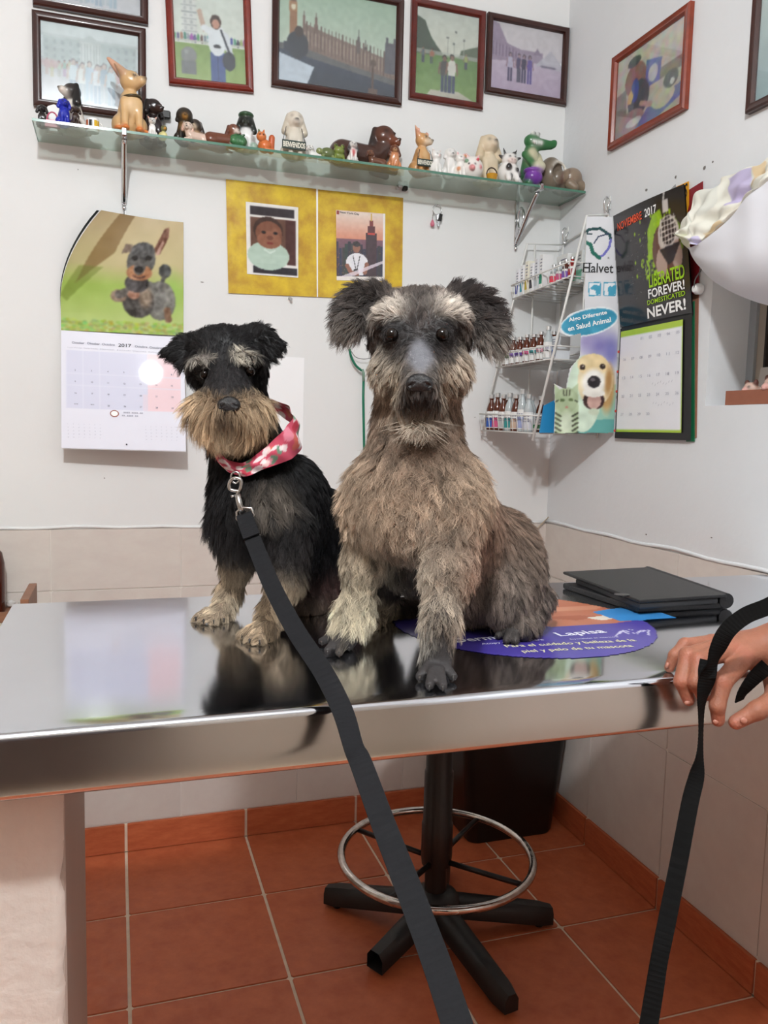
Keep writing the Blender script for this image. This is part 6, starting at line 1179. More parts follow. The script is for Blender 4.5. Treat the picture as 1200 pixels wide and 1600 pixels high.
# ================================================================ the two dogs
CAMROT = np.stack([CR, CU, -CW], 1)
def T(px, py, h=0.008): return onz(px, py, TZ+h)
def dcap(a, b, col, k=None):      # (px,py,zc,r_px) pairs
    return cap(dep(*a[:3]), dep(*b[:3]), a[3]*a[2]/FPX, b[3]*b[2]/FPX, col, k)
def dell(c, r, col, ang=0.0, k=None, tilt=0.0):   # radii in px, camera aligned, turned in the picture plane
    z = np.array(Matrix.Rotation(math.radians(ang), 3, 'Z') @ Matrix.Rotation(math.radians(tilt), 3, 'X')); return ell(dep(*c), arr(r)*c[2]/FPX, col, CAMROT@z, k)
def vnorm(V, F):
    n = np.zeros_like(V); a = np.cross(V[F[:, 2]]-V[F[:, 0]], V[F[:, 3]]-V[F[:, 1]])
    for i in range(4): np.add.at(n, F[:, i], a)
    return n/np.maximum(np.linalg.norm(n, axis=1), 1e-12)[:, None]
class Coat:
    """soft regions: each gives colour, hair length, flow, lift, waviness, density"""
    def __init__(s, desat=0.0): s.r = []; s.ds = desat
    def add(s, p, rad, col, L, flow, lift=0.35, curl=0.25, dens=1.0, base=None, w=1.0, jit=0.25, sharp=2.0):
        ds = lambda q: tuple(v*(1-s.ds)+s.ds*sum(q)/3 for v in q); col = ds(col); base = ds(base or col); c = dep(*p); fl = unit(flow[0]*CR+flow[1]*CU+flow[2]*CW); rad = arr(rad if hasattr(rad, '__len__') else (rad, rad, rad))*p[2]/FPX
        s.r.append((c, rad, arr(S(col)), L, fl, lift, curl, dens, arr(S(base or col)), w, jit, sharp))
    def at(s, P):
        W = np.zeros(len(P))+1e-9; A = np.zeros((len(P), 14))
        for (c, rad, col, L, fl, li, cu_, de, ba, w, ji, sh) in s.r:
            d = ((P-c)@CAMROT)/rad; g = w*np.exp(-np.sum(d*d, 1)**(sh/2)); W += g
            A += g[:, None]*np.concatenate([col, [L], fl, [li, cu_, de], ba, [ji]])
        return A/W[:, None]
def grow(name, parent, V, F, coat, N, seed, r0=0.00030, npt=7, clump=0.75, guide_frac=0.09, grav=0.35, mat=None, cvar=0.30, back=0.35, wisp=0.06):
    rg = np.random.default_rng(seed); Nn = vnorm(V, F)
    T3 = np.concatenate([F[:, [0, 1, 2]], F[:, [0, 2, 3]]]); ar = np.linalg.norm(np.cross(V[T3[:, 1]]-V[T3[:, 0]], V[T3[:, 2]]-V[T3[:, 0]]), axis=1)
    cen = V[T3].mean(1); at = coat.at(cen); fn = Nn[T3].mean(1); face = (fn*unit_rows(CAM-cen)).sum(1)
    wt = ar*np.clip(at[:, 9], 0, None)*np.where(at[:, 3] > 0.0012, 1, 0)*np.where(face > -0.25, 1.0, back); wt /= wt.sum()
    def sample(n):
        t = rg.choice(len(T3), n, p=wt); a, b = rg.random(n), rg.random(n); m = a+b > 1; a[m], b[m] = 1-a[m], 1-b[m]
        q = T3[t]; P = V[q[:, 0]]*(1-a-b)[:, None]+V[q[:, 1]]*a[:, None]+V[q[:, 2]]*b[:, None]
        n_ = unit_rows(Nn[q[:, 0]]*(1-a-b)[:, None]+Nn[q[:, 1]]*a[:, None]+Nn[q[:, 2]]*b[:, None]); return P, n_
    s = np.linspace(0, 1, npt)
    def curves(P, n_, amt=1.0):
        A = coat.at(P); L = A[:, 3]*rg.uniform(0.65, 1.2, len(P)); fl = A[:, 4:7]; fl = fl+rg.normal(0, 1, fl.shape)*A[:, 13:14]*amt
        t = fl-(fl*n_).sum(1)[:, None]*n_; t = unit_rows(t+1e-6); li = np.clip(A[:, 7]+rg.normal(0, 0.08, len(P))*amt, 0.02, 0.95)[:, None]
        d0 = unit_rows(t*(1-li)+n_*li); b = unit_rows(np.cross(d0, n_)+1e-6); ph = rg.uniform(0, 6.28, len(P)); fq = rg.uniform(0.8, 2.0, len(P)); am = A[:, 8]*rg.normal(0, 1, len(P))*0.26
        C = np.empty((len(P), npt, 3))
        for i, u in enumerate(s):
            wv = (am*(np.sin(6.28*fq*u+ph)-np.sin(ph)))*u**0.5
            C[:, i] = P+L[:, None]*(u*d0+0.5*u*u*(t*0.35+np.array((0, 0, -1.0))*grav-n_*0.18)+wv[:, None]*b)
        return C, L, A
    ng = int(N*guide_frac); GP, Gn = sample(ng); G, GL, GA = curves(GP, Gn, 1.0)
    kd = kdtree.KDTree(ng)
    for i, p in enumerate(GP): kd.insert(p, i)
    kd.balance()
    P, n_ = sample(N); C, L, A = curves(P, n_, 0.55)
    gi = np.array([kd.find(p)[1] for p in P]); c = (clump*rg.uniform(0.6, 1.0, N))[:, None, None]*(s[None, :, None]**1.15)
    free = rg.random(N) < wisp; c[free] *= 0.1
    gs = (G[gi]-G[gi][:, :1])*np.clip(L/GL[gi], 0.5, 1.3)[:, None, None]+G[gi][:, :1]
    C = C*(1-c)+gs*c
    C[..., 2] = np.maximum(C[..., 2], TZ+0.0008)
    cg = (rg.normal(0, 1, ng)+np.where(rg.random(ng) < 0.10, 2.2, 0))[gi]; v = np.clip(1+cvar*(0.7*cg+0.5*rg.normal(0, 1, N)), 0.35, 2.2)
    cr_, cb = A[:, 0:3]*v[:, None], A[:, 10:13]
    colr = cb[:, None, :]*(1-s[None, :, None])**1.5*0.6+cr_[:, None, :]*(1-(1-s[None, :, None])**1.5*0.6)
    hc = bpy.data.hair_curves.new(name); hc.add_curves([npt]*N)
    hc.attributes['position'].data.foreach_set('vector', C.astype(np.float32).ravel())
    rad = (r0*(1-0.82*s**1.4))[None, :]*rg.uniform(0.7, 1.3, N)[:, None]
    at_ = hc.attributes.get('radius') or hc.attributes.new('radius', 'FLOAT', 'POINT'); at_.data.foreach_set('value', rad.astype(np.float32).ravel())
    ca = hc.attributes.new('col', 'FLOAT_COLOR', 'POINT'); cc = np.ones((N*npt, 4), np.float32); cc[:, :3] = np.clip(colr.reshape(-1, 3), 0, 1); ca.data.foreach_set('color', cc.ravel())
    o = bpy.data.objects.new(name, hc); COL.objects.link(o); hc.materials.append(mat); o.parent = parent; o.matrix_parent_inverse = wmat(parent).inverted(); o['kind'] = 'stuff'
    return o
def unit_rows(a): return a/np.maximum(np.linalg.norm(a, axis=-1, keepdims=True), 1e-12)
m_fur = M('fur', attr='col', rough=0.6, spec=0.22); m_skin = M('dog_skin', attr='col', rough=0.6, spec=0.35, var=0.25, vscale=120, bump=0.15, bscale=500)
m_furB = M('fur_glossy', attr='col', rough=0.45, spec=0.22)
m_eye = M('dog_eye', (16, 10, 7), rough=0.06, spec=0.35); m_nose = M('dog_nose', (20, 18, 19), rough=0.32, spec=0.6, bump=0.4, bscale=900)
def eyeball(px, py, zc, rpx, parent):
    r = rpx*zc/FPX; mb = MB(); prof = [(r*math.sin(a), -r*math.cos(a)) for a in np.linspace(0.02, 3.12, 15)]; mb.lathe(prof, dep(px, py, zc), 24); return mb.build('eye', m_eye, parent, True)
def nose(px, py, zc, w, h, parent):
    s = zc/FPX; c = dep(px, py, zc); P = lambda x, y, z: c+(CR*x+CU*y-CW*z)*s
    pr = [ell(P(0, 0, 0), arr((w, h, w*0.75))*s, BK, CAMROT), ell(P(-w*0.55, -h*0.1, w*0.15), arr((w*0.5, h*0.72, w*0.5))*s, BK, CAMROT), ell(P(w*0.55, -h*0.1, w*0.15), arr((w*0.5, h*0.72, w*0.5))*s, BK, CAMROT), ell(P(0, h*0.5, -w*0.3), arr((w*0.7, h*0.5, w*0.7))*s, BK, CAMROT)]
    pr += [cap(P(sg*w*0.42, -h*0.12, w*0.8), P(sg*w*0.75, -h*0.35, w*0.5), w*0.17*s, w*0.13*s, BK, cut=True, k=0.0006) for sg in (-1, 1)]
    pr += [cap(P(0, -h*0.2, w*0.95), P(0, -h*1.1, w*0.6), w*0.05*s, w*0.05*s, BK, cut=True, k=0.0006)]
    V, F, C = sdf_surface(pr, 0.0011, 0.0025, smooth=1); return link('nose', fast_mesh('nose', V, F), m_nose, parent)
def paw(center, toes, r, col, up=None, claw=(40, 36, 34)):
    """list of prims: pad + four toes lying on the table"""
    P = [ell(T(*center, r*1.5), (r*2.3, r*2.3, r*1.6), col, k=0.005)]
    c0 = T(*center, r*1.6)
    for (x, y) in toes:
        t = T(x, y, r*0.98); m = c0*0.45+t*0.55+arr((0, 0, r*0.75)); P += [cap(c0, m, r*1.0, r*0.98, col, k=0.004), cap(m, t, r*0.98, r*0.86, col, k=0.002)]
    return P
def claws(toes, r, parent, tow=(0, -1, 0)):
    for (x, y) in toes:
        t = T(x, y, r*0.9); d = unit((CAM-t)*arr((1, 1, 0))); MB().tube([t+d*r*0.5+arr((0, 0, r*0.35)), t+d*r*1.05+arr((0, 0, r*0.15)), t+d*r*1.4+arr((0, 0, -r*0.45))], [r*0.30, r*0.25, r*0.08], 7).build('claw', M('claw', (46, 42, 40), rough=0.4), parent, True)
# ---------------------------------------------------------------- grey brown schnauzer (right)
dgA = empty('dog', (-0.86, -1.30, TZ), label='shaggy grey brown schnauzer sitting upright on the steel table', cat='dog')
SKN, BRN, GRY = (56, 52, 52), (116, 94, 80), (92, 84, 78)
tA = {'fr': ((682, 1038), [(656, 1057), (671, 1071), (692, 1072), (708, 1057)]), 'fl': ((536, 1000), [(503, 1002), (512, 1017), (530, 1020), (546, 1011)]), 'rr': ((806, 985), [(779, 993), (791, 1000), (805, 1001), (818, 994)]), 'rl': ((585, 960), [(562, 973), (573, 979), (587, 979), (598, 972)])}
pA = [dcap((655, 750, 1.04, 76), (735, 880, 1.19, 84), BRN), dcap((650, 745, 1.00, 74), (650, 800, 1.00, 72), BRN), dell((597, 770, 1.01), (46, 64, 54), BRN), dell((704, 770, 1.0), (48, 66, 54), BRN), dcap((655, 560, 1.0, 54), (650, 690, 1.005, 65), BRN),
      dell((775, 880, 1.19), (70, 85, 90), BRN), dell((808, 910, 1.16), (34, 62, 60), GRY), dell((788, 930, 1.12), (38, 48, 45), GRY), dell((650, 860, 1.08), (60, 70, 60), (60, 52, 48)), dell((720, 930, 1.15), (60, 42, 50), (56, 50, 48))]
pA += [dcap((704, 785, .975, 44), (700, 880, .955, 29), BRN), dcap((700, 880, .955, 29), (688, 965, .93, 20), SKN)]
pA += [cap(dep(688, 965, .93), T(684, 1030, .018), 20*.93/FPX, .0165, SKN)]
pA += [dcap((586, 785, 1.02, 38), (570, 875, 1.035, 24), BRN), dcap((570, 875, 1.035, 24), (556, 950, 1.045, 18), BRN), cap(dep(556, 950, 1.045), T(540, 996, .016), 18*1.045/FPX, .0165, SKN)]
pA += [cap(dep(840, 935, 1.17), T(815, 985, .014), .022, .0165, SKN), cap(dep(600, 905, 1.15), T(588, 958, .014), .03, .017, BRN), cap(T(588, 958, .014), T(640, 948, .014), .015, .015, BRN)]
for kk, r_p, cl in (('fr', .0064, SKN), ('fl', .0064, SKN), ('rr', .0066, SKN), ('rl', .0064, (120, 104, 84))): pA += paw(tA[kk][0], tA[kk][1], r_p, cl)
# head
pA += [dell((656, 520, .985), (78, 60, 70), BRN), dell((656, 500, .98), (70, 44, 55), BRN), dcap((656, 552, .945, 38), (656, 602, .895, 25), (84, 82, 84)), dell((616, 578, .955), (34, 40, 38), BRN), dell((698, 578, .955), (34, 40, 38), BRN), dell((618, 503, .948), (32, 17, 22), BRN, -8), dell((695, 501, .948), (32, 17, 22), BRN, 8), dell((655, 628, .925), (36, 26, 34), BRN)]
pA += [dell((613, 524, .927), (13, 11, 11), SKN), dell((691, 524, .927), (13, 11, 11), SKN)]
# ears: root, folded flap
pA += [dell((585, 478, .995), (34, 36, 17), GRY, -35, .012), dell((556, 484, .975), (31, 42, 11), GRY, -25, .010), dell((547, 506, .962), (22, 25, 9), GRY, -30, .010), dell((725, 478, .995), (34, 36, 17), GRY, 35, .012), dell((756, 494, .975), (31, 46, 11), GRY, 22, .010), dell((765, 522, .962), (24, 28, 9), GRY, 20, .010)]
pA += [ell(dep(612, 523, .915), 9.5*.915/FPX, SKN, cut=True, k=0.001), ell(dep(691, 523, .915), 9.5*.915/FPX, SKN, cut=True, k=0.001)]
VA, FA, CA_ = sdf_surface(pA, 0.0032, 0.018, csoft=0.006)
ctA = Coat(0.16)
D_ = (0, -1, 0); a = ctA.add
a((650, 760, .98), (110, 70, 120), (170, 144, 120), .026, (0, -1, -.1), .42, .9, 1.0, (104, 84, 70))
a((590, 760, 1.0), (50, 60, 70), (198, 172, 144), .027, (-.35, -1, 0), .44, 1.0, 1, (110, 90, 74))
a((705, 760, .98), (50, 55, 70), (190, 164, 138), .027, (.35, -1, 0), .44, .9, 1, (110, 90, 74))
a((648, 690, .97), (70, 42, 60), (100, 80, 68), .022, D_, .4, .9, 1, (62, 49, 42))
a((600, 680, 1.0), (30, 45, 60), (128, 106, 88), .015, (-.5, -1, 0), .42, .4, 1, (90, 72, 60))
a((705, 680, 1.0), (30, 45, 60), (128, 104, 86), .015, (.5, -1, 0), .42, .4, 1, (90, 72, 60))
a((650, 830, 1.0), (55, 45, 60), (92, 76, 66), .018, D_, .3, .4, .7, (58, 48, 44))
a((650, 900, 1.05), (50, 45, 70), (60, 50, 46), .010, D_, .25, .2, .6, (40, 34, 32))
a((790, 800, 1.12), (60, 90, 90), (134, 108, 90), .018, (.5, -1, .2), .34, .3, 1, (92, 74, 62))
a((765, 850, 1.05), (28, 70, 60), (150, 110, 88), .018, (.25, -1, 0), .32, .3, 1, (100, 76, 62))
a((800, 900, 1.14), (55, 70, 80), (112, 98, 88), .017, (.2, -1, 0), .32, .3, 1, (80, 70, 64))
a((790, 920, 1.10), (22, 40, 40), (128, 116, 106), .019, (-.1, -1, 0), .34, .3, 1, (84, 76, 70))
a((845, 950, 1.15), (30, 30, 50), (92, 80, 74), .013, (0, -1, 0), .3, .2, 1, (64, 58, 54))
# legs
a((698, 860, .95), (45, 60, 45), (166, 146, 126), .018, (.1, -1, -.1), .38, .9, 1, (98, 82, 74))
a((735, 880, .95), (18, 60, 40), (166, 124, 102), .022, (.35, -1, 0), .44, .9, 1, (104, 82, 70))
a((665, 870, .95), (18, 60, 40), (196, 182, 162), .024, (-.35, -1, 0), .44, .9, 1, (92, 80, 72))
a((690, 950, .935), (38, 34, 40), (160, 146, 128), .013, (0, -1, 0), .34, .6, .6, (84, 76, 72))
a((665, 1000, .925), (17, 24, 30), (200, 192, 178), .026, (-.25, -1, -.1), .42, .35, .9, SKN)
a((712, 985, .93), (14, 36, 30), (190, 168, 148), .022, (.3, -1, 0), .42, .4, .7, SKN)
a((692, 1004, .925), (27, 26, 34), SKN, .003, D_, .2, .1, .4, SKN, 1.5, sharp=3)
a((682, 1052, .91), (42, 32, 40), SKN, .0, D_, .1, 0, 0, SKN, 2.5, sharp=4)
a((577, 860, 1.03), (36, 55, 45), (186, 168, 142), .017, (-.1, -1, 0), .38, .9, 1, (100, 86, 76))
a((565, 935, 1.04), (34, 36, 40), (216, 202, 172), .021, (-.1, -1, 0), .40, .9, 1, (120, 106, 88))
a((540, 960, 1.04), (20, 24, 40), (208, 194, 164), .024, (-.35, -1, 0), .42, .5, 1, (120, 106, 88))
a((528, 1000, 1.04), (38, 26, 40), SKN, .0, D_, .1, 0, 0, SKN, 2.2, sharp=4)
a((578, 965, 1.15), (30, 22, 40), (146, 130, 104), .006, D_, .2, .1, .8, (112, 98, 80), 1.5, sharp=3)
a((797, 992, 1.10), (34, 18, 30), (58, 54, 53), .003, D_, .1, .1, .3, (58, 54, 53), 2.2, sharp=4)
# head
a((656, 470, .97), (42, 22, 50), (104, 92, 84), .012, (0, .6, .6), .40, .2, 1, (70, 62, 58))
a((613, 484, .94), (27, 13, 40), (206, 194, 180), .013, (-.45, .45, .5), .38, .2, 1.2, (150, 138, 126), 1.6)
a((702, 481, .94), (32, 13, 40), (206, 194, 180), .014, (.55, .4, .5), .38, .2, 1.2, (150, 138, 126), 1.6)
a((656, 505, .94), (16, 24, 30), (74, 66, 64), .008, (0, 1, .3), .3, .1, 1, (54, 48, 48), 1.3)
a((609, 526, .92), (30, 25, 34), (38, 34, 34), .004, (-.5, -.3, 0), .25, .1, 1, (30, 27, 27), 6, sharp=3)
a((697, 526, .92), (30, 25, 34), (38, 34, 34), .004, (.5, -.3, 0), .25, .1, 1, (30, 27, 27), 6, sharp=3)
a((618, 552, .92), (17, 14, 26), (60, 54, 52), .007, (-.2, -1, 0), .28, .1, 1, (50, 44, 44), 1.6)
a((695, 552, .92), (17, 14, 26), (60, 54, 52), .007, (.2, -1, 0), .28, .1, 1, (50, 44, 44), 1.6)
a((578, 540, .97), (20, 32, 40), (96, 86, 80), .014, (-.7, -.7, 0), .4, .2, 1, (72, 64, 60))
a((735, 530, .97), (20, 30, 40), (92, 82, 76), .014, (.7, -.7, 0), .4, .2, 1, (72, 64, 60))
a((596, 570, .94), (28, 26, 40), (186, 172, 152), .013, (-.7, -.8, 0), .4, .3, 1.1, (130, 116, 100), 1.3)
a((722, 575, .94), (26, 26, 40), (176, 158, 138), .014, (.8, -.8, 0), .4, .3, 1.1, (124, 110, 96), 1.3)
a((618, 605, .925), (26, 26, 34), (160, 142, 118), .010, (-.5, -1, 0), .42, .4, 1.1, (110, 96, 82), .8)
a((695, 605, .925), (26, 26, 34), (156, 138, 118), .010, (.5, -1, 0), .42, .4, 1.1, (108, 94, 82), .8)
a((656, 566, .91), (15, 30, 26), (112, 112, 118), .0015, (0, 1, 0), .15, 0, .4, (100, 100, 106), 3.5, sharp=3)
a((636, 590, .90), (9, 16, 26), (96, 88, 82), .006, (-.6, -.6, 0), .3, .1, .8, (80, 74, 70), 1.6)
a((676, 590, .90), (9, 16, 26), (96, 88, 82), .006, (.6, -.6, 0), .3, .1, .8, (80, 74, 70), 1.6)
a((652, 624, .905), (30, 15, 30), (52, 47, 46), .008, (0, -1, 0), .35, .2, 1, (40, 36, 35), 3.5)
a((656, 484, .95), (17, 28, 40), (76, 68, 64), .010, (0, .8, .5), .35, .2, 1, (54, 48, 46), 5)
a((652, 652, .92), (22, 14, 34), (200, 186, 166), .044, (0, -1, -.05), .26, .5, 1.7, (130, 116, 102), 1.6)
a((610, 640, .94), (24, 20, 34), (166, 148, 126), .015, (-.4, -1, 0), .36, .4, 1.1, (110, 96, 84))
a((700, 640, .94), (24, 20, 34), (150, 132, 114), .014, (.4, -1, 0), .36, .4, 1.1, (104, 90, 80))
# ears
a((585, 462, .99), (28, 26, 50), (66, 58, 54), .015, (-.5, .8, 0), .45, .15, 1.2, (48, 42, 40), 1.3)
a((553, 480, .965), (30, 36, 40), (84, 76, 72), .014, (-.8, -.3, 0), .45, .2, 1.3, (58, 52, 50), 1.3)
a((540, 520, .955), (24, 22, 40), (134, 124, 114), .018, (-.6, -1, 0), .42, .25, 1.3, (80, 72, 68), 1.3)
a((577, 492, .97), (18, 28, 30), (34, 30, 30), .010, (0, -1, 0), .3, .1, 1, (28, 24, 24), 1.2)
a((728, 462, .99), (28, 26, 50), (62, 54, 52), .015, (.5, .8, 0), .45, .15, 1.2, (46, 40, 38), 1.3)
a((762, 485, .965), (30, 36, 40), (68, 60, 58), .014, (.8, .1, 0), .45, .2, 1.3, (48, 42, 42), 1.3)
a((768, 532, .955), (26, 22, 40), (136, 126, 116), .018, (.4, -1, 0), .42, .25, 1.3, (80, 72, 68), 1.3)
a((742, 500, .97), (20, 30, 30), (32, 28, 28), .010, (.2, -1, 0), .3, .1, 1, (26, 22, 22), 1.2)
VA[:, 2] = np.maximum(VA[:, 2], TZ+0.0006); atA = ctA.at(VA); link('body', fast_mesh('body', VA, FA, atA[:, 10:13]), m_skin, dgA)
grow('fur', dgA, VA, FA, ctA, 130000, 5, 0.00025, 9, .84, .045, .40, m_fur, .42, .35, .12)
eyeball(612, 523, .920, 10.5, dgA); eyeball(691, 523, .920, 10.5, dgA); nose(655, 599, .882, 20, 15, dgA)
for kk in ('fr', 'fl', 'rr'): claws(tA[kk][1], .0064, dgA)
# ---------------------------------------------------------------- black and silver schnauzer (left)
dgB = empty('dog', (-1.05, -1.12, TZ), label='black schnauzer with a tan beard sitting in a pink patterned neckerchief', cat='dog')
BLK, TAN = (15, 14, 15), (176, 150, 120)
tB = {'fr': ((412, 985), [(378, 991), (390, 999), (406, 1001), (421, 996)]), 'fl': ((344, 957), [(306, 965), (318, 969), (334, 970), (350, 967)])}
pB = [dcap((405, 775, 1.17, 66), (500, 850, 1.36, 84), BLK), dell((400, 800, 1.15), (62, 85, 70), BLK), dell((455, 800, 1.22), (62, 90, 90), BLK), dcap((365, 610, 1.16, 44), (398, 740, 1.17, 60), BLK), dell((480, 850, 1.28), (62, 80, 80), BLK), dell((540, 880, 1.32), (60, 70, 80), BLK), dell((470, 900, 1.27), (50, 34, 50), BLK),
      dcap((370, 820, 1.17, 38), (372, 880, 1.185, 19), BLK), dcap((372, 880, 1.185, 19), (358, 928, 1.195, 13), TAN), cap(dep(358, 928, 1.195), T(348, 955, .014), 16*1.195/FPX, .0155, TAN),
      dcap((452, 830, 1.13, 40), (446, 905, 1.115, 26), BLK), dcap((446, 905, 1.115, 22), (428, 955, 1.105, 15), TAN), cap(dep(425, 955, 1.105), T(414, 984, .014), 19*1.105/FPX, .0165, TAN),
      cap(dep(505, 905, 1.27), T(480, 945, .014), .03, .018, (90, 74, 62)), cap(T(480, 945, .014), T(540, 935, .014), .016, .016, (90, 74, 62))]
for kk, r_p in (('fr', .0068), ('fl', .0066)): pB += paw(tB[kk][0], tB[kk][1], r_p, TAN)
pB += [dell((354, 570, 1.145), (62, 50, 62), BLK), dell((352, 548, 1.145), (54, 36, 55), BLK), dcap((356, 590, 1.10, 36), (357, 634, 1.05, 27), BLK), dell((322, 637, 1.09), (26, 26, 32), TAN), dell((392, 637, 1.09), (26, 26, 32), TAN), dell((357, 662, 1.075), (36, 24, 34), TAN), dell((320, 570, 1.10), (24, 12, 18), BLK, 8), dell((388, 566, 1.10), (24, 12, 18), BLK, 10)]
pB += [dell((308, 542, 1.15), (20, 22, 14), BLK, 20, .010), dell((288, 541, 1.135), (25, 19, 8), BLK, 20, .008), dcap((284, 544, 1.128, 13), (253, 551, 1.118, 4), BLK, .008), dcap((288, 552, 1.128, 13), (280, 574, 1.112, 5), BLK, .008), dell((270, 557, 1.121), (16, 10, 5), BLK, -30, .008), dell((394, 527, 1.15), (20, 22, 14), BLK, -30, .010), dell((410, 527, 1.135), (24, 20, 8), BLK, -30, .008), dcap((414, 528, 1.128, 13), (445, 540, 1.118, 4), BLK, .008), dcap((412, 536, 1.128, 13), (425, 560, 1.112, 5), BLK, .008), dell((430, 545, 1.121), (15, 11, 5), BLK, -55, .008)]
pB += [ell(dep(320, 585, 1.083), 7.5*1.083/FPX, BLK, cut=True, k=0.001), ell(dep(391, 580, 1.083), 7.5*1.083/FPX, BLK, cut=True, k=0.001)]
VB, FB, CB_ = sdf_surface(pB, 0.0034, 0.018, csoft=0.006)
ctB = Coat(); a = ctB.add
a((400, 760, 1.14), (70, 60, 80), (22, 20, 21), .020, (-.1, -1, 0), .34, .3, 1, (13, 12, 13))
a((340, 790, 1.16), (28, 60, 60), (30, 27, 28), .026, (-.7, -1, 0), .42, .35, 1, (15, 14, 15))
a((425, 775, 1.10), (26, 22, 40), (140, 128, 116), .026, (.2, -1, 0), .4, .5, 1.1, (50, 46, 44), 1.2)
a((480, 760, 1.22), (60, 70, 90), (14, 13, 15), .012, (.4, -1, .3), .22, .1, 1, (9, 8, 10))
a((480, 860, 1.24), (60, 60, 90), (16, 15, 17), .014, (.1, -1, .2), .24, .15, 1, (10, 9, 11))
a((500, 910, 1.28), (50, 25, 60), (72, 54, 50), .008, (0, -1, 0), .2, .1, .7, (86, 58, 54), 1.1)
a((368, 840, 1.17), (32, 26, 50), (52, 47, 46), .020, (-.2, -1, 0), .38, .3, 1, (26, 24, 24))
a((368, 900, 1.19), (30, 34, 50), (184, 164, 138), .013, (-.1, -1, 0), .36, .35, 1.1, (120, 102, 86))
a((352, 940, 1.19), (24, 18, 50), (200, 184, 160), .014, (-.3, -1, 0), .32, .3, 1, (140, 122, 104))
a((325, 964, 1.19), (36, 14, 40), (178, 158, 132), .007, (-.8, -.5, 0), .25, .2, 1, (120, 104, 88), 1.4)
a((450, 870, 1.11), (34, 34, 50), (40, 36, 36), .018, (0, -1, 0), .36, .3, 1, (22, 20, 20))
a((440, 930, 1.11), (30, 30, 50), (186, 166, 140), .013, (0, -1, 0), .34, .35, 1.1, (124, 106, 90), 1.1)
a((405, 985, 1.10), (36, 22, 40), (190, 168, 140), .008, (-.5, -.8, 0), .25, .2, 1, (130, 112, 92), 1.4)
a((480, 940, 1.26), (30, 14, 40), (120, 102, 84), .008, (0, -1, 0), .25, .2, 1, (90, 76, 64))
a((352, 525, 1.13), (60, 26, 60), (20, 18, 19), .009, (0, .5, .7), .36, .15, 1, (18, 17, 18))
a((354, 560, 1.09), (22, 30, 36), (26, 24, 25), .007, (0, .8, .4), .28, .1, 1, (16, 15, 16))
a((300, 590, 1.13), (24, 34, 40), (32, 29, 30), .013, (-.7, -.8, 0), .38, .2, 1, (18, 17, 18))
a((410, 585, 1.13), (24, 34, 40), (32, 29, 30), .013, (.7, -.8, 0), .38, .2, 1, (18, 17, 18))
a((313, 563, 1.09), (15, 5, 22), (186, 178, 166), .018, (.6, -.45, -.6), .40, .3, 1.0, (110, 102, 96), 2.6)
a((378, 557, 1.085), (11, 8, 22), (206, 198, 182), .024, (.1, -.4, -.7), .6, .5, 1.1, (120, 112, 104), 2.6)
a((357, 602, 1.06), (34, 18, 34), (34, 31, 32), .005, (0, .6, 0), .22, .1, 1, (20, 18, 19), 4)
a((320, 584, 1.09), (16, 13, 20), (22, 20, 21), .003, (-.4, -.3, 0), .2, .1, 1, (16, 15, 15), 5, sharp=3)
a((391, 580, 1.09), (16, 13, 20), (22, 20, 21), .003, (.4, -.3, 0), .2, .1, 1, (16, 15, 15), 5, sharp=3)
for sx, fx in ((322, -.55), (392, .55)):
    a((sx, 633, 1.08), (27, 12, 34), (204, 178, 146), .023, (fx, -.9, -.15), .42, .25, 1.3, (140, 116, 92), 1.6)
    a((sx, 660, 1.08), (28, 18, 36), (178, 148, 116), .031, (fx*.75, -1, -.05), .34, .25, 1.5, (120, 98, 78), 1.6)
a((357, 654, 1.06), (15, 9, 26), (70, 58, 48), .012, (0, -1, -.1), .32, .2, 1, (44, 37, 33), 3)
a((357, 678, 1.07), (32, 16, 34), (202, 178, 148), .024, (0, -1, -.05), .34, .3, 1.4, (140, 118, 96), 1.6)
a((306, 540, 1.14), (20, 20, 40), (30, 28, 28), .010, (-.4, .8, 0), .4, .1, 1, (18, 17, 17))
a((270, 552, 1.12), (34, 24, 40), (18, 16, 17), .007, (-.9, -.5, 0), .36, .15, 1.2, (17, 16, 17))
a((425, 535, 1.12), (34, 26, 40), (18, 16, 17), .007, (.9, -.5, 0), .36, .15, 1.2, (17, 16, 17))
a((395, 515, 1.14), (20, 16, 40), (30, 28, 28), .012, (.2, 1, 0), .42, .1, 1, (18, 17, 17))
VB[:, 2] = np.maximum(VB[:, 2], TZ+0.0006); atB = ctB.at(VB); link('body', fast_mesh('body', VB, FB, atB[:, 10:13]), m_skin, dgB)
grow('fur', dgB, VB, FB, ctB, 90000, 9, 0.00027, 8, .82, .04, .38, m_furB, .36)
eyeball(320, 585, 1.085, 8, dgB); eyeball(391, 580, 1.085, 8, dgB); nose(358, 632, 1.032, 17, 12.5, dgB)
for kk in ('fr', 'fl'): claws(tB[kk][1], .0067, dgB)
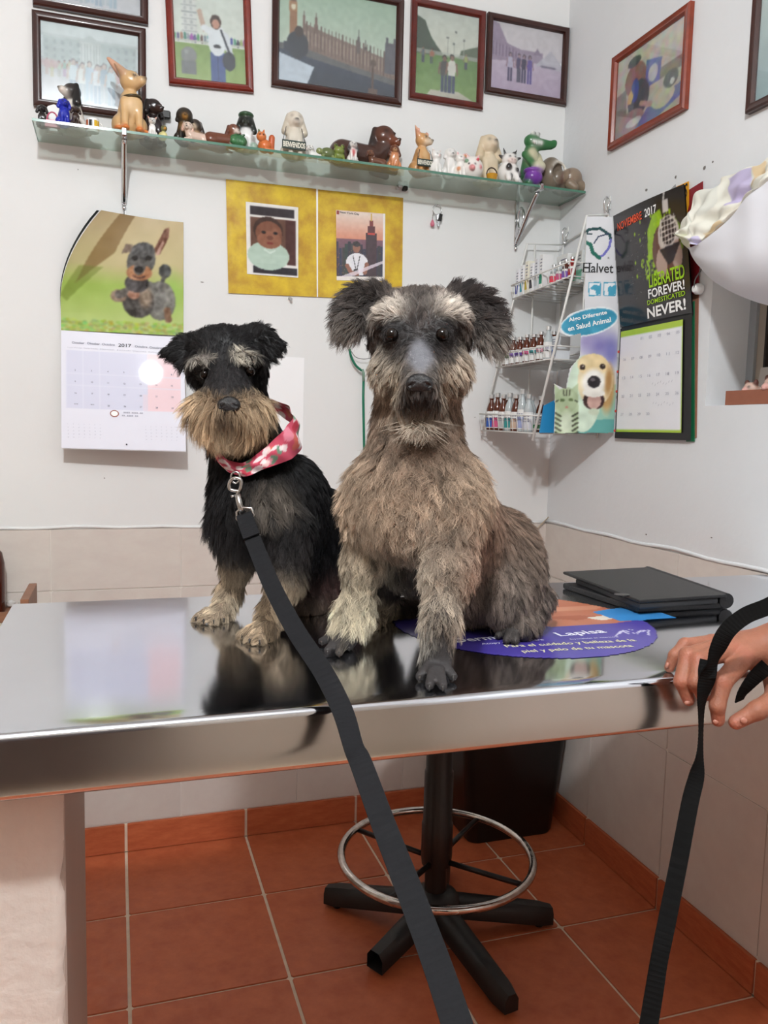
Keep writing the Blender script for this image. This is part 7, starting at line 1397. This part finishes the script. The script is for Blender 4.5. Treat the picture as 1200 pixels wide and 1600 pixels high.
# ================================================================ neckerchief, clip and grey leash
c = Canvas(150, 30, (190, 70, 92))
for k in range(120): c.ell(c.r.random(), c.r.random(), 0.008+0.02*c.r.random(), 0.06+0.16*c.r.random(), ((214, 130, 146), (230, 216, 214), (170, 40, 58), (92, 136, 108), (230, 196, 192), (196, 96, 78), (224, 214, 212))[k % 7], 0.9)
rim = [(336, 708, 1.145), (352, 724, 1.11), (380, 734, 1.088), (408, 720, 1.085), (438, 702, 1.105), (460, 682, 1.15), (457, 655, 1.205), (430, 636, 1.25), (390, 632, 1.28), (350, 652, 1.26), (330, 682, 1.20)]
RP = np.array(spline([dep(*p) for p in rim+rim[:1]], 12)); nax = unit(dep(365, 610, 1.16)-dep(398, 740, 1.17))
def kerch(u, v):
    i = u*(len(RP)-1); a = np.clip(i.astype(int), 0, len(RP)-2); P = RP[a]*(1-(i-a))[:, None]+RP[a+1]*(i-a)[:, None]
    cc = RP.mean(0); o_ = P-cc; o_ -= (o_@nax)[:, None]*nax; o_ = unit_rows(o_); w = 0.009+0.013*np.exp(-((u-0.45)/0.14)**2)
    return P+nax*((v-0.5)*2*w)[:, None]*1.0+o_*(0.004*np.sin(v*3.14)+0.0025*np.sin(u*70+v*6)+0.002*(1-v))[:, None]
link('neckerchief', c.mesh('neckerchief', kerch), M('printed_cotton', attr='col', rough=0.8), dgB)
lgr = empty('leash', dep(384, 808, 1.05), label='grey webbing leash with a metal snap clipped to the black dog', cat='leash')
m_nik = M('nickel', (186, 182, 178), rough=0.22, metal=1)
HP = lambda L, z: [dep(x, y, z) for x, y in L]
MB().tube([dep(368+7*math.cos(t), 746+9*math.sin(t), 1.066) for t in np.linspace(0, 6.28, 17)[:-1]], 0.0014, 8, closed=True).build('ring', m_nik, lgr, True)
MB().tube(spline(HP([(375, 768), (360, 765), (359, 754), (366, 747), (376, 750), (376, 762), (371, 772), (371, 780)], 1.055), 6), [0.0024]*43, 8).build('snap_hook', m_nik, lgr, True)
MB().tube(HP([(361, 776), (366, 775)], 1.055), 0.0019, 8).build('thumb_slide', m_nik, lgr, True)
MB().tube(HP([(371, 772), (375, 790), (380, 802)], 1.052), [0.0042, 0.0040, 0.0048], 12).build('swivel', m_nik, lgr, True)
MB().tube(HP([(370, 800), (379, 793), (393, 794), (397, 805), (391, 815), (377, 819), (370, 811)], 1.05), 0.0017, 8, closed=True).build('buckle_ring', m_nik, lgr, True)
m_web = M('grey_webbing', (27, 27, 29), rough=0.85, spec=0.15, var=0.15, vscale=400)
def strap(ctrl, name, mat, parent, wmm, n=10, rib=0.00013, th=0.0016):
    """ctrl: (px,py,zc,turn) ; turn = angle of the width out of the picture plane"""
    A = np.array(spline([np.append(dep(*q[:3]), q[3]) for q in ctrl], n)); P = A[:, :3]; tw = A[:, 3]
    W = []; N = []
    for i in range(len(P)):
        t = unit(P[min(i+1, len(P)-1)]-P[max(i-1, 0)]); v = unit(CAM-P[i]); s_ = unit(np.cross(t, v)); d = unit(np.cross(s_, t))
        w = s_*math.cos(tw[i])+d*math.sin(tw[i]); nn = unit(np.cross(t, w)); W.append(w*wmm); N.append(nn)
    Q = [P[i]+N[i]*(rib if i % 2 else -rib) for i in range(len(P))]
    return MB().ribbon(Q, W, th, N).build(name, mat, parent)
strap([(381, 803, 1.05, 0), (388, 822, 1.035, 0), (398, 850, 1.01, 0), (425, 915, .95, .1), (462, 985, .885, .1), (505, 1050, .83, .15), (535, 1110, .785, .25), (552, 1165, .75, .5), (565, 1195, .735, .2), (600, 1290, .68, .1), (643, 1400, .62, .1), (684, 1510, .57, .1), (724, 1630, .52, .1), (775, 1780, .47, .1)], 'strap', m_web, lgr, 0.0205, 16)
strap([(382, 806, 1.046, 0), (387, 822, 1.03, 0), (393, 838, 1.015, 0)], 'stitched_fold', m_web, lgr, 0.0212, 8)
# ================================================================ hand on the table edge with the black leash
H = lambda x, y, z: (1000+x/5.335, 880+y/5.335, z)
SKC, SKD = (156, 102, 80), (150, 92, 70)
person = empty('person', dep(1150, 1000, .97), label='bare hand of a person gripping the steel table edge with a black leash', cat='person')
def hc(pts, k=0.0035):
    out = []
    for (a, b) in zip(pts[:-1], pts[1:]): out.append(dcap((*H(*a[:3]), a[3]), (*H(*b[:3]), b[3]), SKC, k))
    return out
wr_ = dep(1262, 985, .955); el_ = wr_+CR*0.17-CW*0.11+CU*0.05
hp_ = [cap(wr_, el_, 0.027, 0.036, SKC, k=0.012), cap(dep(1215, 1003, .962), wr_, 0.0245, 0.027, SKC, k=0.012)]
for m_ in ((600, 665, .985, 13), (690, 690, .968, 15), (790, 715, .958, 16), (900, 760, .95, 16.5)): hp_.append(dcap((*H(1150, 660, .968), 24), (*H(*m_[:3]), m_[3]), SKC, k=0.008))
hp_ += [dell(H(1010, 760, .965), (40, 26, 22), SKC, 8, 0.010), dell(H(1120, 860, .96), (26, 30, 20), SKC, 0, 0.012)]
hp_ += hc([(600, 665, .985, 13), (375, 680, .972, 10.5), (290, 770, .967, 9.5), (245, 870, .967, 8)])
hp_ += hc([(690, 690, .968, 15), (400, 770, .942, 13.5), (345, 985, .928, 11.5), (405, 1140, .932, 9.5)])
hp_ += hc([(790, 715, .958, 16), (490, 810, .930, 13.5), (465, 990, .916, 11.5), (520, 1110, .922, 9.5)])
hp_ += hc([(900, 760, .95, 16.5), (690, 985, .918, 14.5), (645, 1190, .912, 12), (650, 1310, .918, 10)])
hp_ += hc([(1130, 880, .955, 22), (1150, 1120, .93, 17), (980, 1225, .918, 14), (800, 1325, .920, 11.5)], 0.006)
V, F, C_ = sdf_surface(hp_, 0.0013, 0.004, csoft=0.01, smooth=2)
jx = [(375, 680, .972), (400, 770, .93), (490, 810, .918), (690, 985, .905), (345, 985, .92), (600, 665, .975), (690, 690, .955), (790, 715, .945), (900, 760, .935)]
pinkish = arr(S(176, 106, 86)); base_ = arr(S(*SKC)); cols = np.tile(base_, (len(V), 1))
for q in jx:
    w = np.exp(-(np.linalg.norm(V-dep(*H(*q)), axis=1)/0.008)**2)[:, None]; cols = cols*(1-0.55*w)+pinkish*0.55*w
for q in ((245, 880, .978), (405, 1150, .925), (520, 1120, .915), (650, 1320, .912), (795, 1330, .915)):
    w = np.exp(-(np.linalg.norm(V-dep(*H(*q)), axis=1)/0.009)**2)[:, None]; cols = cols*(1-0.6*w)+arr(S(186, 118, 100))*0.6*w
link('hand', fast_mesh('hand', V, F, cols), M('human_skin', attr='col', rough=0.5, spec=0.4, var=0.12, vscale=90, bump=0.25, bscale=420, sss=0.25), person)
def nail(x, y, z, w, h, ang):
    p = ell(dep(*H(x, y, z)), arr((w, h, 3.0))*z/FPX, (214, 160, 146), CAMROT@np.array(Matrix.Rotation(math.radians(ang), 3, 'Z'))); V, F, C_ = sdf_surface([p], 0.0006, 0.001); link('nail', fast_mesh('nail', V, F), M('finger_nail', (172, 116, 98), rough=0.32, coat=0.3), person)
nail(228, 850, .9605, 3.2, 5, -15); nail(396, 1162, .9262, 5.2, 3.6, 20); nail(634, 1320, .9122, 5.0, 4.2, 10); nail(864, 1312, .9100, 6.0, 5.0, -20)
sl = MB(); ax_ = unit(el_-wr_); sl.lathe([(0.0395, 0), (0.041, 0.003), (0.052, 0.06), (0.058, 0.14), (0.05, 0.145), (0.001, 0.145)], el_-ax_*0.03, 24, axis=ax_); sl.build('sleeve', M('dark_sleeve', (44, 48, 60), rough=0.85), person, True, 60)
lbk = empty('leash', dep(1040, 1450, .82), label='plain black nylon leash looped through the hand and hanging down', cat='leash')
m_bw = M('black_webbing', (8, 8, 8), rough=0.8, spec=0.15, var=0.2, vscale=400)
strap([(1330, 870, .87, .1), (1260, 912, .87, .1), (1205, 945, .872, .1), (1165, 962, .875, .05), (1137, 985, .88, .0), (1122, 1012, .885, .5), (1113, 1036, .89, 1.0), (1105, 1060, .895, .35), (1099, 1085, .90, .9), (1096, 1110, .905, 1.25), (1095, 1150, .905, 1.35), (1093, 1185, .90, 1.15), (1088, 1215, .895, .5), (1078, 1255, .885, .2), (1060, 1350, .865, .1), (1042, 1440, .845, .15), (1030, 1500, .83, .4), (1022, 1550, .82, .25), (1012, 1610, .81, .2), (990, 1740, .79, .2)], 'strap', m_bw, lbk, 0.0178, 12)
strap([(1200, 1040, .925, .2), (1180, 1058, .93, .6), (1162, 1080, .935, 1.0), (1155, 1095, .94, 1.2)], 'strap_end', m_bw, lbk, 0.0178, 8)
strap([(1105, 1060, .895, 0.2), (1104, 1048, .897, .1), (1107, 1032, .90, .1)], 'strap_fold', m_bw, lbk, 0.0178, 6)
